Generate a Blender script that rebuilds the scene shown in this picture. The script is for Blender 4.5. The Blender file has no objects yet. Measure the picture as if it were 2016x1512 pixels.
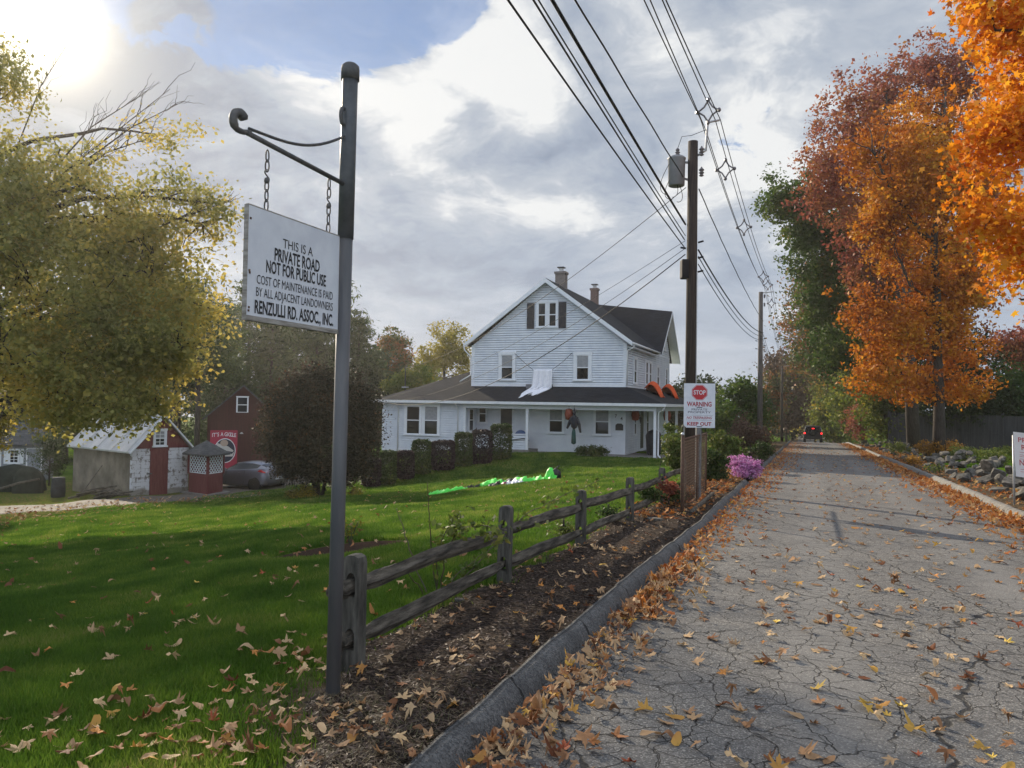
import bpy, bmesh, math, random
import numpy as np
from mathutils import Vector, Matrix
R_ = math.radians
rng = np.random.default_rng(7)
random.seed(7)
sc = bpy.context.scene
COL = sc.collection

# ---------------------------------------------------------------- camera, world, sun, exposure
F, CX, CY, EYE = 1514.0, 1008.0, 756.0, 1.55
PITCH, ROLL = R_(1.5), R_(0.9)
cd = bpy.data.cameras.new('camera'); cam = bpy.data.objects.new('camera', cd); COL.objects.link(cam)
cd.sensor_width = 36.0; cd.lens = 36.0 * F / 2016.0; cd.clip_start = 0.05; cd.clip_end = 3000
CR = Matrix.Rotation(math.pi / 2 + PITCH, 4, 'X') @ Matrix.Rotation(ROLL, 4, 'Z')
cam.matrix_world = Matrix.Translation((0, 0, EYE)) @ CR
sc.camera = cam
SUN_AZ, SUN_EL = -32.0, 22.5            # degrees, azimuth measured from the view axis to the right
SUND = Vector((math.sin(R_(SUN_AZ)) * math.cos(R_(SUN_EL)), math.cos(R_(SUN_AZ)) * math.cos(R_(SUN_EL)), math.sin(R_(SUN_EL))))
ld = bpy.data.lights.new('sun', 'SUN'); ld.energy = 5.0; ld.angle = R_(0.6); ld.color = (1.0, 0.87, 0.68)
sun = bpy.data.objects.new('sun', ld); COL.objects.link(sun)
sun.rotation_euler = (-SUND).to_track_quat('-Z', 'Y').to_euler()
sc.view_settings.view_transform = 'Standard'; sc.view_settings.look = 'None'
sc.view_settings.exposure = 0.50; sc.view_settings.gamma = 1.0; sc.view_settings.use_curve_mapping = False
sc.cycles.use_denoising = True
sc.cycles.max_bounces = 6; sc.cycles.diffuse_bounces = 3; sc.cycles.glossy_bounces = 2; sc.cycles.transmission_bounces = 4
sc.cycles.sample_clamp_indirect = 6.0

def sk(nt, node, key, val):
    s = node.inputs[key] if not isinstance(key, int) else node.inputs[key]
    if isinstance(val, bpy.types.NodeSocket): nt.links.new(val, s)
    else:
        if s.type == 'RGBA' and len(val) == 3: val = (*val, 1)
        s.default_value = val
def nd(nt, typ, ins=None, **attr):
    n = nt.nodes.new('ShaderNode' + typ)
    for k, v in attr.items(): setattr(n, k, v)
    for k, v in (ins or {}).items(): sk(nt, n, k, v)
    return n
def mth(nt, op, a, b=0.0, clamp=False):
    n = nd(nt, 'Math', {0: a, 1: b}, operation=op); n.use_clamp = clamp; return n.outputs[0]
def mix(nt, fac, a, b, bt='MIX'):
    return nd(nt, 'MixRGB', {'Fac': fac, 'Color1': a, 'Color2': b}, blend_type=bt).outputs[0]
def ramp(nt, fac, stops, interp='LINEAR'):
    n = nd(nt, 'ValToRGB', {'Fac': fac}); n.color_ramp.interpolation = interp
    el = n.color_ramp.elements
    while len(el) < len(stops): el.new(0.5)
    for e, (p, c) in zip(el, stops):
        e.position = p; e.color = (*c, 1) if len(c) == 3 else c
    return n.outputs[0]
def rng01(nt, v, a, b, c=0.0, d=1.0):
    n = nd(nt, 'MapRange', {0: v, 1: a, 2: b, 3: c, 4: d}); n.clamp = True; n.interpolation_type = 'SMOOTHSTEP'; return n.outputs[0]

def cam_dir(px, py):
    d = (CR.to_3x3() @ Vector(((px - CX) / F, -(py - CY) / F, -1.0))); return d.normalized()

world = bpy.data.worlds.new('World'); sc.world = world; world.use_nodes = True
wt = world.node_tree; wt.nodes.clear()
def build_sky():
    nt = wt
    sky = nd(nt, 'TexSky', sky_type='NISHITA', sun_disc=False, sun_elevation=R_(SUN_EL), sun_rotation=R_(SUN_AZ), air_density=1.0, dust_density=0.0, ozone_density=1.5)
    tc = nd(nt, 'TexCoord'); g = tc.outputs['Generated']
    sp = nd(nt, 'SeparateXYZ', {0: g}); z = sp.outputs[2]
    zz = mth(nt, 'ADD', mth(nt, 'MAXIMUM', z, 0.0), 0.30)
    px = mth(nt, 'DIVIDE', sp.outputs[0], zz); py = mth(nt, 'DIVIDE', sp.outputs[1], zz)
    p = nd(nt, 'CombineXYZ', {0: px, 1: py, 2: 0.37}).outputs[0]
    warp = nd(nt, 'TexNoise', {'Vector': p, 'Scale': 2.2, 'Detail': 5.0})
    pw = nd(nt, 'VectorMath', {0: warp.outputs[1], 1: (0.5, 0.5, 0.5)}, operation='SUBTRACT').outputs[0]
    pw = nd(nt, 'VectorMath', {0: pw, 'Scale': 0.42}, operation='SCALE').outputs[0]
    p2 = nd(nt, 'VectorMath', {0: p, 1: pw}, operation='ADD').outputs[0]
    def fbm(vec, s, det, ro=0.55): return nd(nt, 'TexNoise', {'Vector': vec, 'Scale': s, 'Detail': det, 'Roughness': ro}).outputs[0]
    off = (SUND.x * 0.16, SUND.y * 0.16, 0.0)
    p3 = nd(nt, 'VectorMath', {0: p2, 1: off}, operation='ADD').outputs[0]
    c1 = fbm(p2, 2.8, 10.0, .60); c2 = fbm(p3, 2.8, 6.0, .6)
    big = fbm(p, 0.9, 3.0)
    # brightness of the cloud deck: broad swells + self shading towards the sun
    sh = mth(nt, 'MULTIPLY', mth(nt, 'SUBTRACT', c2, c1), 1.5)
    br = mth(nt, 'ADD', mth(nt, 'MULTIPLY', mth(nt, 'SUBTRACT', big, 0.5), 1.5), mth(nt, 'ADD', 0.47, mth(nt, 'MULTIPLY', sh, -1.0)))
    br = mth(nt, 'ADD', br, mth(nt, 'MULTIPLY', mth(nt, 'SUBTRACT', c1, 0.5), 0.9))
    def lobe(pxy, width, soft):
        d = cam_dir(*pxy); dt = nd(nt, 'VectorMath', {0: g, 1: tuple(d)}, operation='DOT_PRODUCT').outputs['Value']
        return rng01(nt, dt, math.cos(R_(width + soft)), math.cos(R_(width)))
    for pxy, w, s, a in (((1150, 330), 2, 12, .14), ((1500, 420), 1, 8, .26), ((1500, 150), 2, 8, .05), ((900, 380), 1, 9, .14), ((240, 140), 4, 8, -.30), ((130, 300), 4, 7, -.15), ((420, 250), 2, 7, -.12), ((650, 190), 2, 9, .10), ((965, 60), .8, 4.5, .42), ((880, 130), .5, 4, .22), ((1040, 140), .5, 5, .2), ((700, 560), 2, 10, -.12), ((560, 350), 1, 8, -.06), ((1250, 250), 1, 6, -.16), ((1000, 470), 1, 8, -.08), ((1560, 60), 1, 6, -.08)):
        br = mth(nt, 'ADD', br, mth(nt, 'MULTIPLY', lobe(pxy, w, s), a))
    cl = ramp(nt, br, [(0.05, (1.70, 2.1, 2.85)), (0.42, (2.6, 3.05, 3.8)), (0.72, (3.6, 3.95, 4.5)), (1.0, (6.1, 6.2, 6.25))])
    # holes of blue
    e = mth(nt, 'ADD', mth(nt, 'MULTIPLY', c1, 1.0), 0.0)
    gaps = None
    for pxy, w, s, a in (((330, -60), 2, 4, 1.0), ((470, 0), 2, 4.0, 1.0), ((620, 5), 2, 4.0, .95), ((760, 0), 2, 3.9, .95), ((870, -30), 1.5, 3.6, .9), ((600, -260), 9, 6, 1.0), ((860, -220), 4, 5, 1.0), ((330, -260), 7, 5, 1.0), ((1470, 285), .3, 2.6, .62), ((1500, 245), .2, 2.0, .55), ((1440, 320), .1, 1.6, .5)):
        v = mth(nt, 'MULTIPLY', lobe(pxy, w, s), a); gaps = v if gaps is None else mth(nt, 'MAXIMUM', gaps, v)
    e = mth(nt, 'ADD', mth(nt, 'MULTIPLY', mth(nt, 'SUBTRACT', c1, .5), 1.6), mth(nt, 'MULTIPLY', mth(nt, 'SUBTRACT', fbm(p2, 8.0, 9.0, .62), .5), 1.7))
    cov = mth(nt, 'SUBTRACT', mth(nt, 'ADD', e, 0.92), gaps)
    cov = rng01(nt, cov, 0.20, 0.50)
    wisp = rng01(nt, fbm(p3, 3.7, 7.0, .6), 0.60, 0.74)
    cov = mth(nt, 'MAXIMUM', cov, mth(nt, 'MULTIPLY', wisp, 0.85))
    cov = mth(nt, 'MAXIMUM', cov, mth(nt, 'MULTIPLY', fbm(p3, 5.5, 9.0, .65), .62))
    cov = mth(nt, 'MAXIMUM', cov, mth(nt, 'MULTIPLY', mth(nt, 'MULTIPLY', lobe((340, 45), .8, 2.6), 1.5), rng01(nt, fbm(p2, 9.0, 8.0, .6), .44, .6)))
    blue = mix(nt, 1.0, sky.outputs[0], (0.62, 0.68, 0.80), 'MULTIPLY')
    col = mix(nt, cov, blue, cl)
    # pale band towards the horizon, sunlit veil round the sun
    hz = rng01(nt, z, 0.02, 0.30, 1.0, 0.0)
    col = mix(nt, mth(nt, 'MULTIPLY', hz, 0.55), col, (3.7, 4.2, 5.0))
    dt = nd(nt, 'VectorMath', {0: g, 1: tuple(SUND)}, operation='DOT_PRODUCT').outputs['Value']
    dt = mth(nt, 'MAXIMUM', dt, 0.0)
    g1 = mth(nt, 'MULTIPLY', mth(nt, 'POWER', dt, 1300.0), 18.0)
    g2 = mth(nt, 'MULTIPLY', mth(nt, 'POWER', dt, 260.0), 3.2)
    g3 = mth(nt, 'MULTIPLY', mth(nt, 'POWER', dt, 40.0), 0.9)
    gl = mth(nt, 'ADD', mth(nt, 'ADD', g1, g2), g3)
    # unseen sky behind the viewer and overhead, brightened as added fill for shaded sides
    sky_fill = mth(nt, 'ADD', mth(nt, 'MULTIPLY', rng01(nt, sp.outputs[1], 0.15, -0.6), 1.1), mth(nt, 'MULTIPLY', rng01(nt, z, 0.5, 0.85), 0.4))
    col = nd(nt, 'VectorMath', {0: col, 'Scale': mth(nt, 'ADD', sky_fill, 1.0)}, operation='SCALE').outputs[0]
    gc = nd(nt, 'VectorMath', {0: (1.0, 0.87, 0.62), 'Scale': gl}, operation='SCALE').outputs[0]
    col = mix(nt, 1.0, col, gc, 'ADD')
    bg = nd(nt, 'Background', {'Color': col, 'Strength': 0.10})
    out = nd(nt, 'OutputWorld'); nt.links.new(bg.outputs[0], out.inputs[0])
build_sky()
world.cycles.sampling_method = 'MANUAL'; world.cycles.sample_map_resolution = 1024

# ---------------------------------------------------------------- coordinates of the place
TH = R_(21.0)                                                   # the road runs 21 degrees right of the view axis
RD = Vector((math.sin(TH), math.cos(TH), 0)); RN = Vector((math.cos(TH), -math.sin(TH), 0))
HC = Vector((5.936, 40.0, -0.95))                               # front right corner of the house at ground level
def st(s, t): p = RD * s + RN * t; return p.x, p.y
def to_st(x, y): return x * RD.x + y * RD.y, x * RN.x + y * RN.y
def sstep(e0, e1, v): q = np.clip((v - e0) / (e1 - e0), 0, 1); return q * q * (3 - 2 * q)
def zroad(s):
    s = np.asarray(s, float)
    return np.where(s < 78, -.0205 * s, -.0205 * 78 - .048 * (np.minimum(s, 130) - 78)) - .0
def ground(x, y):
    x = np.asarray(x, float); y = np.asarray(y, float)
    s, t = to_st(x, y)
    z = zroad(np.clip(s, -40, 400))
    u = np.clip(-2.75 - t, 0, None)
    lo = -2.75 * (1 - np.exp(-np.power(u / 15.8, 1.35)))
    r = np.clip(t - 4.2, 0, None)
    hi = np.clip(.05 * r, 0, .8)
    z = z + lo + hi
    # the level pad the house stands on
    hu = (x - HC.x) * RN.x + (y - HC.y) * RN.y; hv = (x - HC.x) * RD.x + (y - HC.y) * RD.y
    du = np.maximum(np.maximum(-9.0 - hu, hu - 3.0), 0); dv = np.maximum(np.maximum(-2.4 - hv, hv - 15), 0)
    w = 1 - sstep(0.0, 6.5, np.hypot(du, dv))
    z = z * (1 - w) + (-1.0) * w
    # gentle unevenness away from the road
    k = np.clip((np.abs(t - 1) - 4) / 4, 0, 1) * .035
    z = z + k * (np.sin(x * .9 + .3 * y) + np.sin(y * 1.3 - .5 * x + 1) + .6 * np.sin(2.3 * x + 1.7 * y))
    return z
def gz(x, y): return float(ground(x, y))
def at(px, py, Y):
    d = cam_dir(px, py); return Vector((0, 0, EYE)) + d * (Y / d.y)
def gat(px, py):
    d = cam_dir(px, py); d = d / d.y; Y = 1.0
    while Y < 300:
        p = Vector((0, 0, EYE)) + d * Y
        if p.z < gz(p.x, p.y): return p
        Y *= 1.004
    return p
def gpt(px, Y):
    """the ground point at depth Y seen in picture column px"""
    p = at(px, 850, Y); return Vector((p.x, p.y, gz(p.x, p.y)))

# ---------------------------------------------------------------- objects and meshes
def tag(o, label=None, cat=None, group=None, kind=None):
    for k, v in (('label', label), ('category', cat), ('group', group), ('kind', kind)):
        if v: o[k] = v
    return o
def thing(name, label, cat, loc=(0, 0, 0), rz=0.0, group=None):
    o = bpy.data.objects.new(name, None); COL.objects.link(o); o.location = loc; o.rotation_euler = (0, 0, rz)
    o.empty_display_size = .2
    return tag(o, label, cat, group)
def link_mesh(name, me, mat=None, parent=None):
    o = bpy.data.objects.new(name, me); COL.objects.link(o)
    if mat is not None and len(me.materials) == 0: me.materials.append(mat)
    if parent is not None: o.parent = parent
    return o
def np_mesh(name, V, Fa, mat=None, parent=None, smooth=False):
    """V (n,3), Fa (m,k) all faces with the same corner count"""
    V = np.asarray(V, np.float32); Fa = np.asarray(Fa, np.int32); m, k = Fa.shape
    me = bpy.data.meshes.new(name)
    me.vertices.add(len(V)); me.vertices.foreach_set('co', V.ravel())
    me.loops.add(m * k); me.loops.foreach_set('vertex_index', Fa.ravel())
    me.polygons.add(m); me.polygons.foreach_set('loop_start', np.arange(0, m * k, k, dtype=np.int32))
    if smooth: me.polygons.foreach_set('use_smooth', np.ones(m, bool))
    me.update(calc_edges=True)
    return link_mesh(name, me, mat, parent)

class MB:
    def __init__(s, M=None): s.v = []; s.f = []; s.M = M
    def add(s, vs, fs):
        b = len(s.v)
        s.v += [tuple(s.M @ Vector(p)) if s.M is not None else tuple(p) for p in vs]
        s.f += [tuple(b + i for i in f) for f in fs]; return s
    def box(s, lo, hi):
        x0, y0, z0 = lo; x1, y1, z1 = hi
        return s.add([(x0, y0, z0), (x1, y0, z0), (x1, y1, z0), (x0, y1, z0), (x0, y0, z1), (x1, y0, z1), (x1, y1, z1), (x0, y1, z1)],
                     [(0, 3, 2, 1), (4, 5, 6, 7), (0, 1, 5, 4), (1, 2, 6, 5), (2, 3, 7, 6), (3, 0, 4, 7)])
    def tube(s, pts, r, n=8, cap=True):
        pts = [Vector(p) for p in pts]; rs = r if isinstance(r, (list, tuple)) else [r] * len(pts)
        vs = []; fs = []; up = None
        for i, p in enumerate(pts):
            d = (pts[min(i + 1, len(pts) - 1)] - pts[max(i - 1, 0)]).normalized()
            if up is None: a = d.orthogonal().normalized()
            else:
                a = (up - d * up.dot(d)); a = a.normalized() if a.length > 1e-6 else d.orthogonal().normalized()
            up = a; b = d.cross(a)
            vs += [p + (a * math.cos(2 * math.pi * k / n) + b * math.sin(2 * math.pi * k / n)) * rs[i] for k in range(n)]
        for i in range(len(pts) - 1):
            for k in range(n):
                fs.append((i * n + k, i * n + (k + 1) % n, (i + 1) * n + (k + 1) % n, (i + 1) * n + k))
        if cap: fs.append(tuple(range(n - 1, -1, -1))); fs.append(tuple((len(pts) - 1) * n + k for k in range(n)))
        return s.add(vs, fs)
    def lathe(s, prof, n=16, c=(0, 0, 0)):
        vs = []; fs = []
        for r, z in prof: vs += [(c[0] + r * math.cos(2 * math.pi * k / n), c[1] + r * math.sin(2 * math.pi * k / n), c[2] + z) for k in range(n)]
        for i in range(len(prof) - 1):
            for k in range(n): fs.append((i * n + k, i * n + (k + 1) % n, (i + 1) * n + (k + 1) % n, (i + 1) * n + k))
        fs.append(tuple(range(n - 1, -1, -1))); fs.append(tuple((len(prof) - 1) * n + k for k in range(n)))
        return s.add(vs, fs)
    def prism(s, poly, mp, d0, d1):
        """poly of (a,b) extruded between depths d0 and d1 through the mapping mp(a,b,d)"""
        n = len(poly); vs = [mp(a, b, d0) for a, b in poly] + [mp(a, b, d1) for a, b in poly]
        fs = [tuple(range(n - 1, -1, -1)), tuple(range(n, 2 * n))] + [(i, (i + 1) % n, n + (i + 1) % n, n + i) for i in range(n)]
        return s.add(vs, fs)
    def mbox(s, mp, a0, a1, b0, b1, d0, d1): return s.prism([(a0, b0), (a1, b0), (a1, b1), (a0, b1)], mp, d0, d1)
    def build(s, name, mat, parent=None, smooth=False, bevel=0.0, label=None, sub=0):
        me = bpy.data.meshes.new(name); me.from_pydata(s.v, [], s.f)
        bm = bmesh.new(); bm.from_mesh(me); bmesh.ops.recalc_face_normals(bm, faces=bm.faces)
        if bevel > 0: bmesh.ops.bevel(bm, geom=[e for e in bm.edges if e.is_manifold and e.calc_face_angle(0) > .5], offset=bevel, segments=2, affect='EDGES', profile=.6)
        bm.to_mesh(me); bm.free()
        if smooth: me.polygons.foreach_set('use_smooth', [True] * len(me.polygons))
        o = link_mesh(name, me, mat, parent)
        if label: o['label'] = label
        if sub:
            md = o.modifiers.new('s', 'SUBSURF'); md.levels = sub; md.render_levels = sub
        return o

def wob(p, seed=0.0, f=1.0):
    """cheap smooth 3-d noise, roughly -1..1; p is (n,3)"""
    p = np.asarray(p, float) * f; o = np.zeros(len(p)); g = np.random.default_rng(int(seed * 97) + 5)
    for k in range(6):
        d = g.normal(size=3) * (1 + .45 * k); o += np.sin(p @ d + g.uniform(0, 6.28)) / (1 + .3 * k)
    return o / 2.6

def haze():
    m = bpy.data.materials.new('haze_air'); m.use_nodes = True; nt = m.node_tree; nt.nodes.clear()
    v = nd(nt, 'VolumePrincipled', {'Color': (1.0, .97, .92), 'Density': 0.00048, 'Anisotropy': 0.64}); out = nd(nt, 'OutputMaterial'); nt.links.new(v.outputs[0], out.inputs[1])
    o = MB().box((-150, -24, -12), (210, 430, 27)).build('haze', m); o['kind'] = 'stuff'; tag(o, 'thin sunlit haze in the autumn air', 'haze')
# ---------------------------------------------------------------- materials
def mat_base(name):
    m = bpy.data.materials.new(name); m.use_nodes = True; nt = m.node_tree
    return m, nt, nt.nodes['Principled BSDF']
def pm(name, c1, c2=None, rough=.65, scale=6.0, bump=0.0, bscale=40.0, metal=0.0, spec=.35, det=6.0, lo=.35, hi=.65, stretch=None, coord='Object'):
    m, nt, b = mat_base(name)
    tc = nd(nt, 'TexCoord').outputs[coord]
    if stretch: tc = nd(nt, 'Mapping', {'Vector': tc, 'Scale': stretch}).outputs[0]
    if c2 is not None:
        n = nd(nt, 'TexNoise', {'Vector': tc, 'Scale': scale, 'Detail': det, 'Roughness': .6}).outputs[0]
        sk(nt, b, 'Base Color', ramp(nt, n, [(lo, c1), (hi, c2)]))
    else: sk(nt, b, 'Base Color', c1)
    b.inputs['Roughness'].default_value = rough; b.inputs['Metallic'].default_value = metal; b.inputs['Specular IOR Level'].default_value = spec
    if bump > 0:
        h = nd(nt, 'TexNoise', {'Vector': tc, 'Scale': bscale, 'Detail': 5.0}).outputs[0]
        sk(nt, b, 'Normal', nd(nt, 'Bump', {'Height': h, 'Strength': bump, 'Distance': .02}).outputs[0])
    return m
def leafmat(name, stops, trans=.45, nscale=.5, namp=.5, tint=None, rough=.6):
    """leaf colour picked per leaf (random per island) and drifting in patches through the crown"""
    m = bpy.data.materials.new(name); m.use_nodes = True; nt = m.node_tree; nt.nodes.clear()
    ri = nd(nt, 'NewGeometry').outputs['Random Per Island']
    tc = nd(nt, 'TexCoord').outputs['Object']
    n = nd(nt, 'TexNoise', {'Vector': tc, 'Scale': nscale, 'Detail': 3.0}).outputs[0]
    n = rng01(nt, n, .3, .7)
    f = mth(nt, 'ADD', mth(nt, 'MULTIPLY', ri, 1 - namp), mth(nt, 'MULTIPLY', n, namp))
    c = ramp(nt, f, stops)
    d = nd(nt, 'BsdfPrincipled', {'Base Color': c, 'Roughness': rough, 'Specular IOR Level': .25})
    t = nd(nt, 'BsdfTranslucent', {'Color': c})
    mx = nd(nt, 'MixShader', {0: trans, 1: d.outputs[0], 2: t.outputs[0]})
    out = nd(nt, 'OutputMaterial'); nt.links.new(mx.outputs[0], out.inputs[0])
    return m
# ================================================================ THE SETTING
KL, KR = -1.42, 3.50                     # kerb faces, metres to the right of the line through the camera
def ground_mat():
    m, nt, b = mat_base('lawn_ground')
    pos = nd(nt, 'NewGeometry').outputs['Position']
    sx = nd(nt, 'SeparateXYZ', {0: pos})
    t = mth(nt, 'ADD', mth(nt, 'MULTIPLY', sx.outputs[0], RN.x), mth(nt, 'MULTIPLY', sx.outputs[1], RN.y))
    n1 = nd(nt, 'TexNoise', {'Vector': pos, 'Scale': .35, 'Detail': 4.0}).outputs[0]
    n2 = nd(nt, 'TexNoise', {'Vector': pos, 'Scale': 9.0, 'Detail': 6.0, 'Roughness': .7}).outputs[0]
    n3 = nd(nt, 'TexNoise', {'Vector': pos, 'Scale': 60.0, 'Detail': 3.0}).outputs[0]
    gcol = ramp(nt, mth(nt, 'ADD', mth(nt, 'MULTIPLY', n1, .5), mth(nt, 'MULTIPLY', n2, .5)), [(.36, (.040, .090, .007)), (.5, (.072, .14, .011)), (.64, (.13, .19, .022))])
    n4 = nd(nt, 'TexNoise', {'Vector': pos, 'Scale': 1.6, 'Detail': 5.0, 'Roughness': .65}).outputs[0]
    gcol = mix(nt, rng01(nt, n4, .56, .72, 0, .6), gcol, (.13, .15, .03))
    gcol = mix(nt, rng01(nt, n3, .3, .8, .0, .55), gcol, (.018, .045, .006))
    dirt = ramp(nt, n2, [(.35, (.06, .043, .028)), (.65, (.15, .115, .078))])
    edge = mth(nt, 'ADD', t, mth(nt, 'MULTIPLY', mth(nt, 'SUBTRACT', n2, .5), 1.6))
    k = rng01(nt, edge, 4.9, 5.6, 1.0, 0.0)                      # bare strip along the right kerb
    k = mth(nt, 'MULTIPLY', k, rng01(nt, t, 3.2, 3.6))
    s_ = mth(nt, 'ADD', mth(nt, 'MULTIPLY', sx.outputs[0], RD.x), mth(nt, 'MULTIPLY', sx.outputs[1], RD.y))
    edge2 = mth(nt, 'SUBTRACT', edge, rng01(nt, s_, 2.5, 4.7, .62, 0.0))
    k2 = mth(nt, 'MULTIPLY', rng01(nt, edge2, -3.15, -2.75), rng01(nt, t, -1.0, -.9, 1, 0))
    sp = nd(nt, 'VectorMath', {0: pos, 1: (-.94, 4.19, -.1)}, operation='DISTANCE').outputs['Value']
    k3 = rng01(nt, mth(nt, 'ADD', sp, mth(nt, 'MULTIPLY', n2, .5)), .45, 1.0, 1.0, 0.0)
    k = mth(nt, 'MAXIMUM', mth(nt, 'MAXIMUM', k, k2), mth(nt, 'MULTIPLY', k3, .9))
    bed = nd(nt, 'VectorMath', {0: pos, 1: tuple(BEDC)}, operation='SUBTRACT').outputs[0]
    bed = nd(nt, 'VectorMath', {0: bed, 1: (1 / 1.15, 1 / .8, 0)}, operation='MULTIPLY').outputs[0]
    bl = nd(nt, 'VectorMath', {0: bed}, operation='LENGTH').outputs['Value']
    bedk = rng01(nt, mth(nt, 'ADD', bl, mth(nt, 'MULTIPLY', mth(nt, 'SUBTRACT', n2, .5), .4)), .82, .95, 1.0, 0.0)
    col = mix(nt, k, gcol, dirt)
    col = mix(nt, bedk, col, ramp(nt, n3, [(.35, (.03, .02, .016)), (.65, (.09, .06, .045))]))
    # far left: leaf-strewn thin grass before the sheds
    lf = mth(nt, 'MULTIPLY', mth(nt, 'MULTIPLY', rng01(nt, t, -25.5, -23.0, 1.0, 0.0), rng01(nt, t, -45, -36)), rng01(nt, n2, .42, .58))
    col = mix(nt, mth(nt, 'MULTIPLY', lf, .85), col, ramp(nt, n3, [(.3, (.09, .055, .02)), (.7, (.26, .18, .09))]))
    sk(nt, b, 'Base Color', col); b.inputs['Roughness'].default_value = 1.0; b.inputs['Specular IOR Level'].default_value = 0.0
    sk(nt, b, 'Normal', nd(nt, 'Bump', {'Height': mth(nt, 'ADD', n2, n3), 'Strength': .7, 'Distance': .05}).outputs[0])
    return m
BEDC = gpt(672, 10.6)
def tedge(s): return -2.95 + .62 * sstep(4.7, 2.5, s) if False else -2.95 + .62 * (1 - sstep(2.5, 4.7, s))
def axis(a, b, near, far, lo, hi):
    """grid lines, fine between lo and hi"""
    q = [lo]
    while q[-1] < hi: q.append(q[-1] + near)
    r = []; d = near; p = q[-1]
    while p < b: d = min(d * 1.12, far); p += d; r.append(p)
    l = []; d = near; p = lo
    while p > a: d = min(d * 1.12, far); p -= d; l.append(p)
    return np.array(l[::-1] + q + r)
def grid_sheet(name, X, Y, fz, mat, kind='structure'):
    gx, gy = np.meshgrid(X, Y); n, mm = gx.shape
    V = np.stack([gx.ravel(), gy.ravel(), fz(gx, gy).ravel()], 1)
    idx = np.arange(n * mm).reshape(n, mm)
    Fa = np.stack([idx[:-1, :-1].ravel(), idx[:-1, 1:].ravel(), idx[1:, 1:].ravel(), idx[1:, :-1].ravel()], 1)
    o = np_mesh(name, V, Fa, mat, smooth=True); o['kind'] = kind; return o
def road_cut(x, y):
    """ground pressed below the paving so that the sheets never touch"""
    s, t = to_st(x, y); w = 1 - sstep(0.25, .6, np.maximum(np.maximum(KL - t, t - KR), 0))
    w = np.where((t > KL - .3) & (t < KR + .3), 1.0, w)
    return ground(x, y) - .10 * w
grid_sheet('lawn', axis(-140, 200, .4, 14, -14, 16), axis(-14, 420, .4, 14, 0, 44), road_cut, ground_mat())

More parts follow.
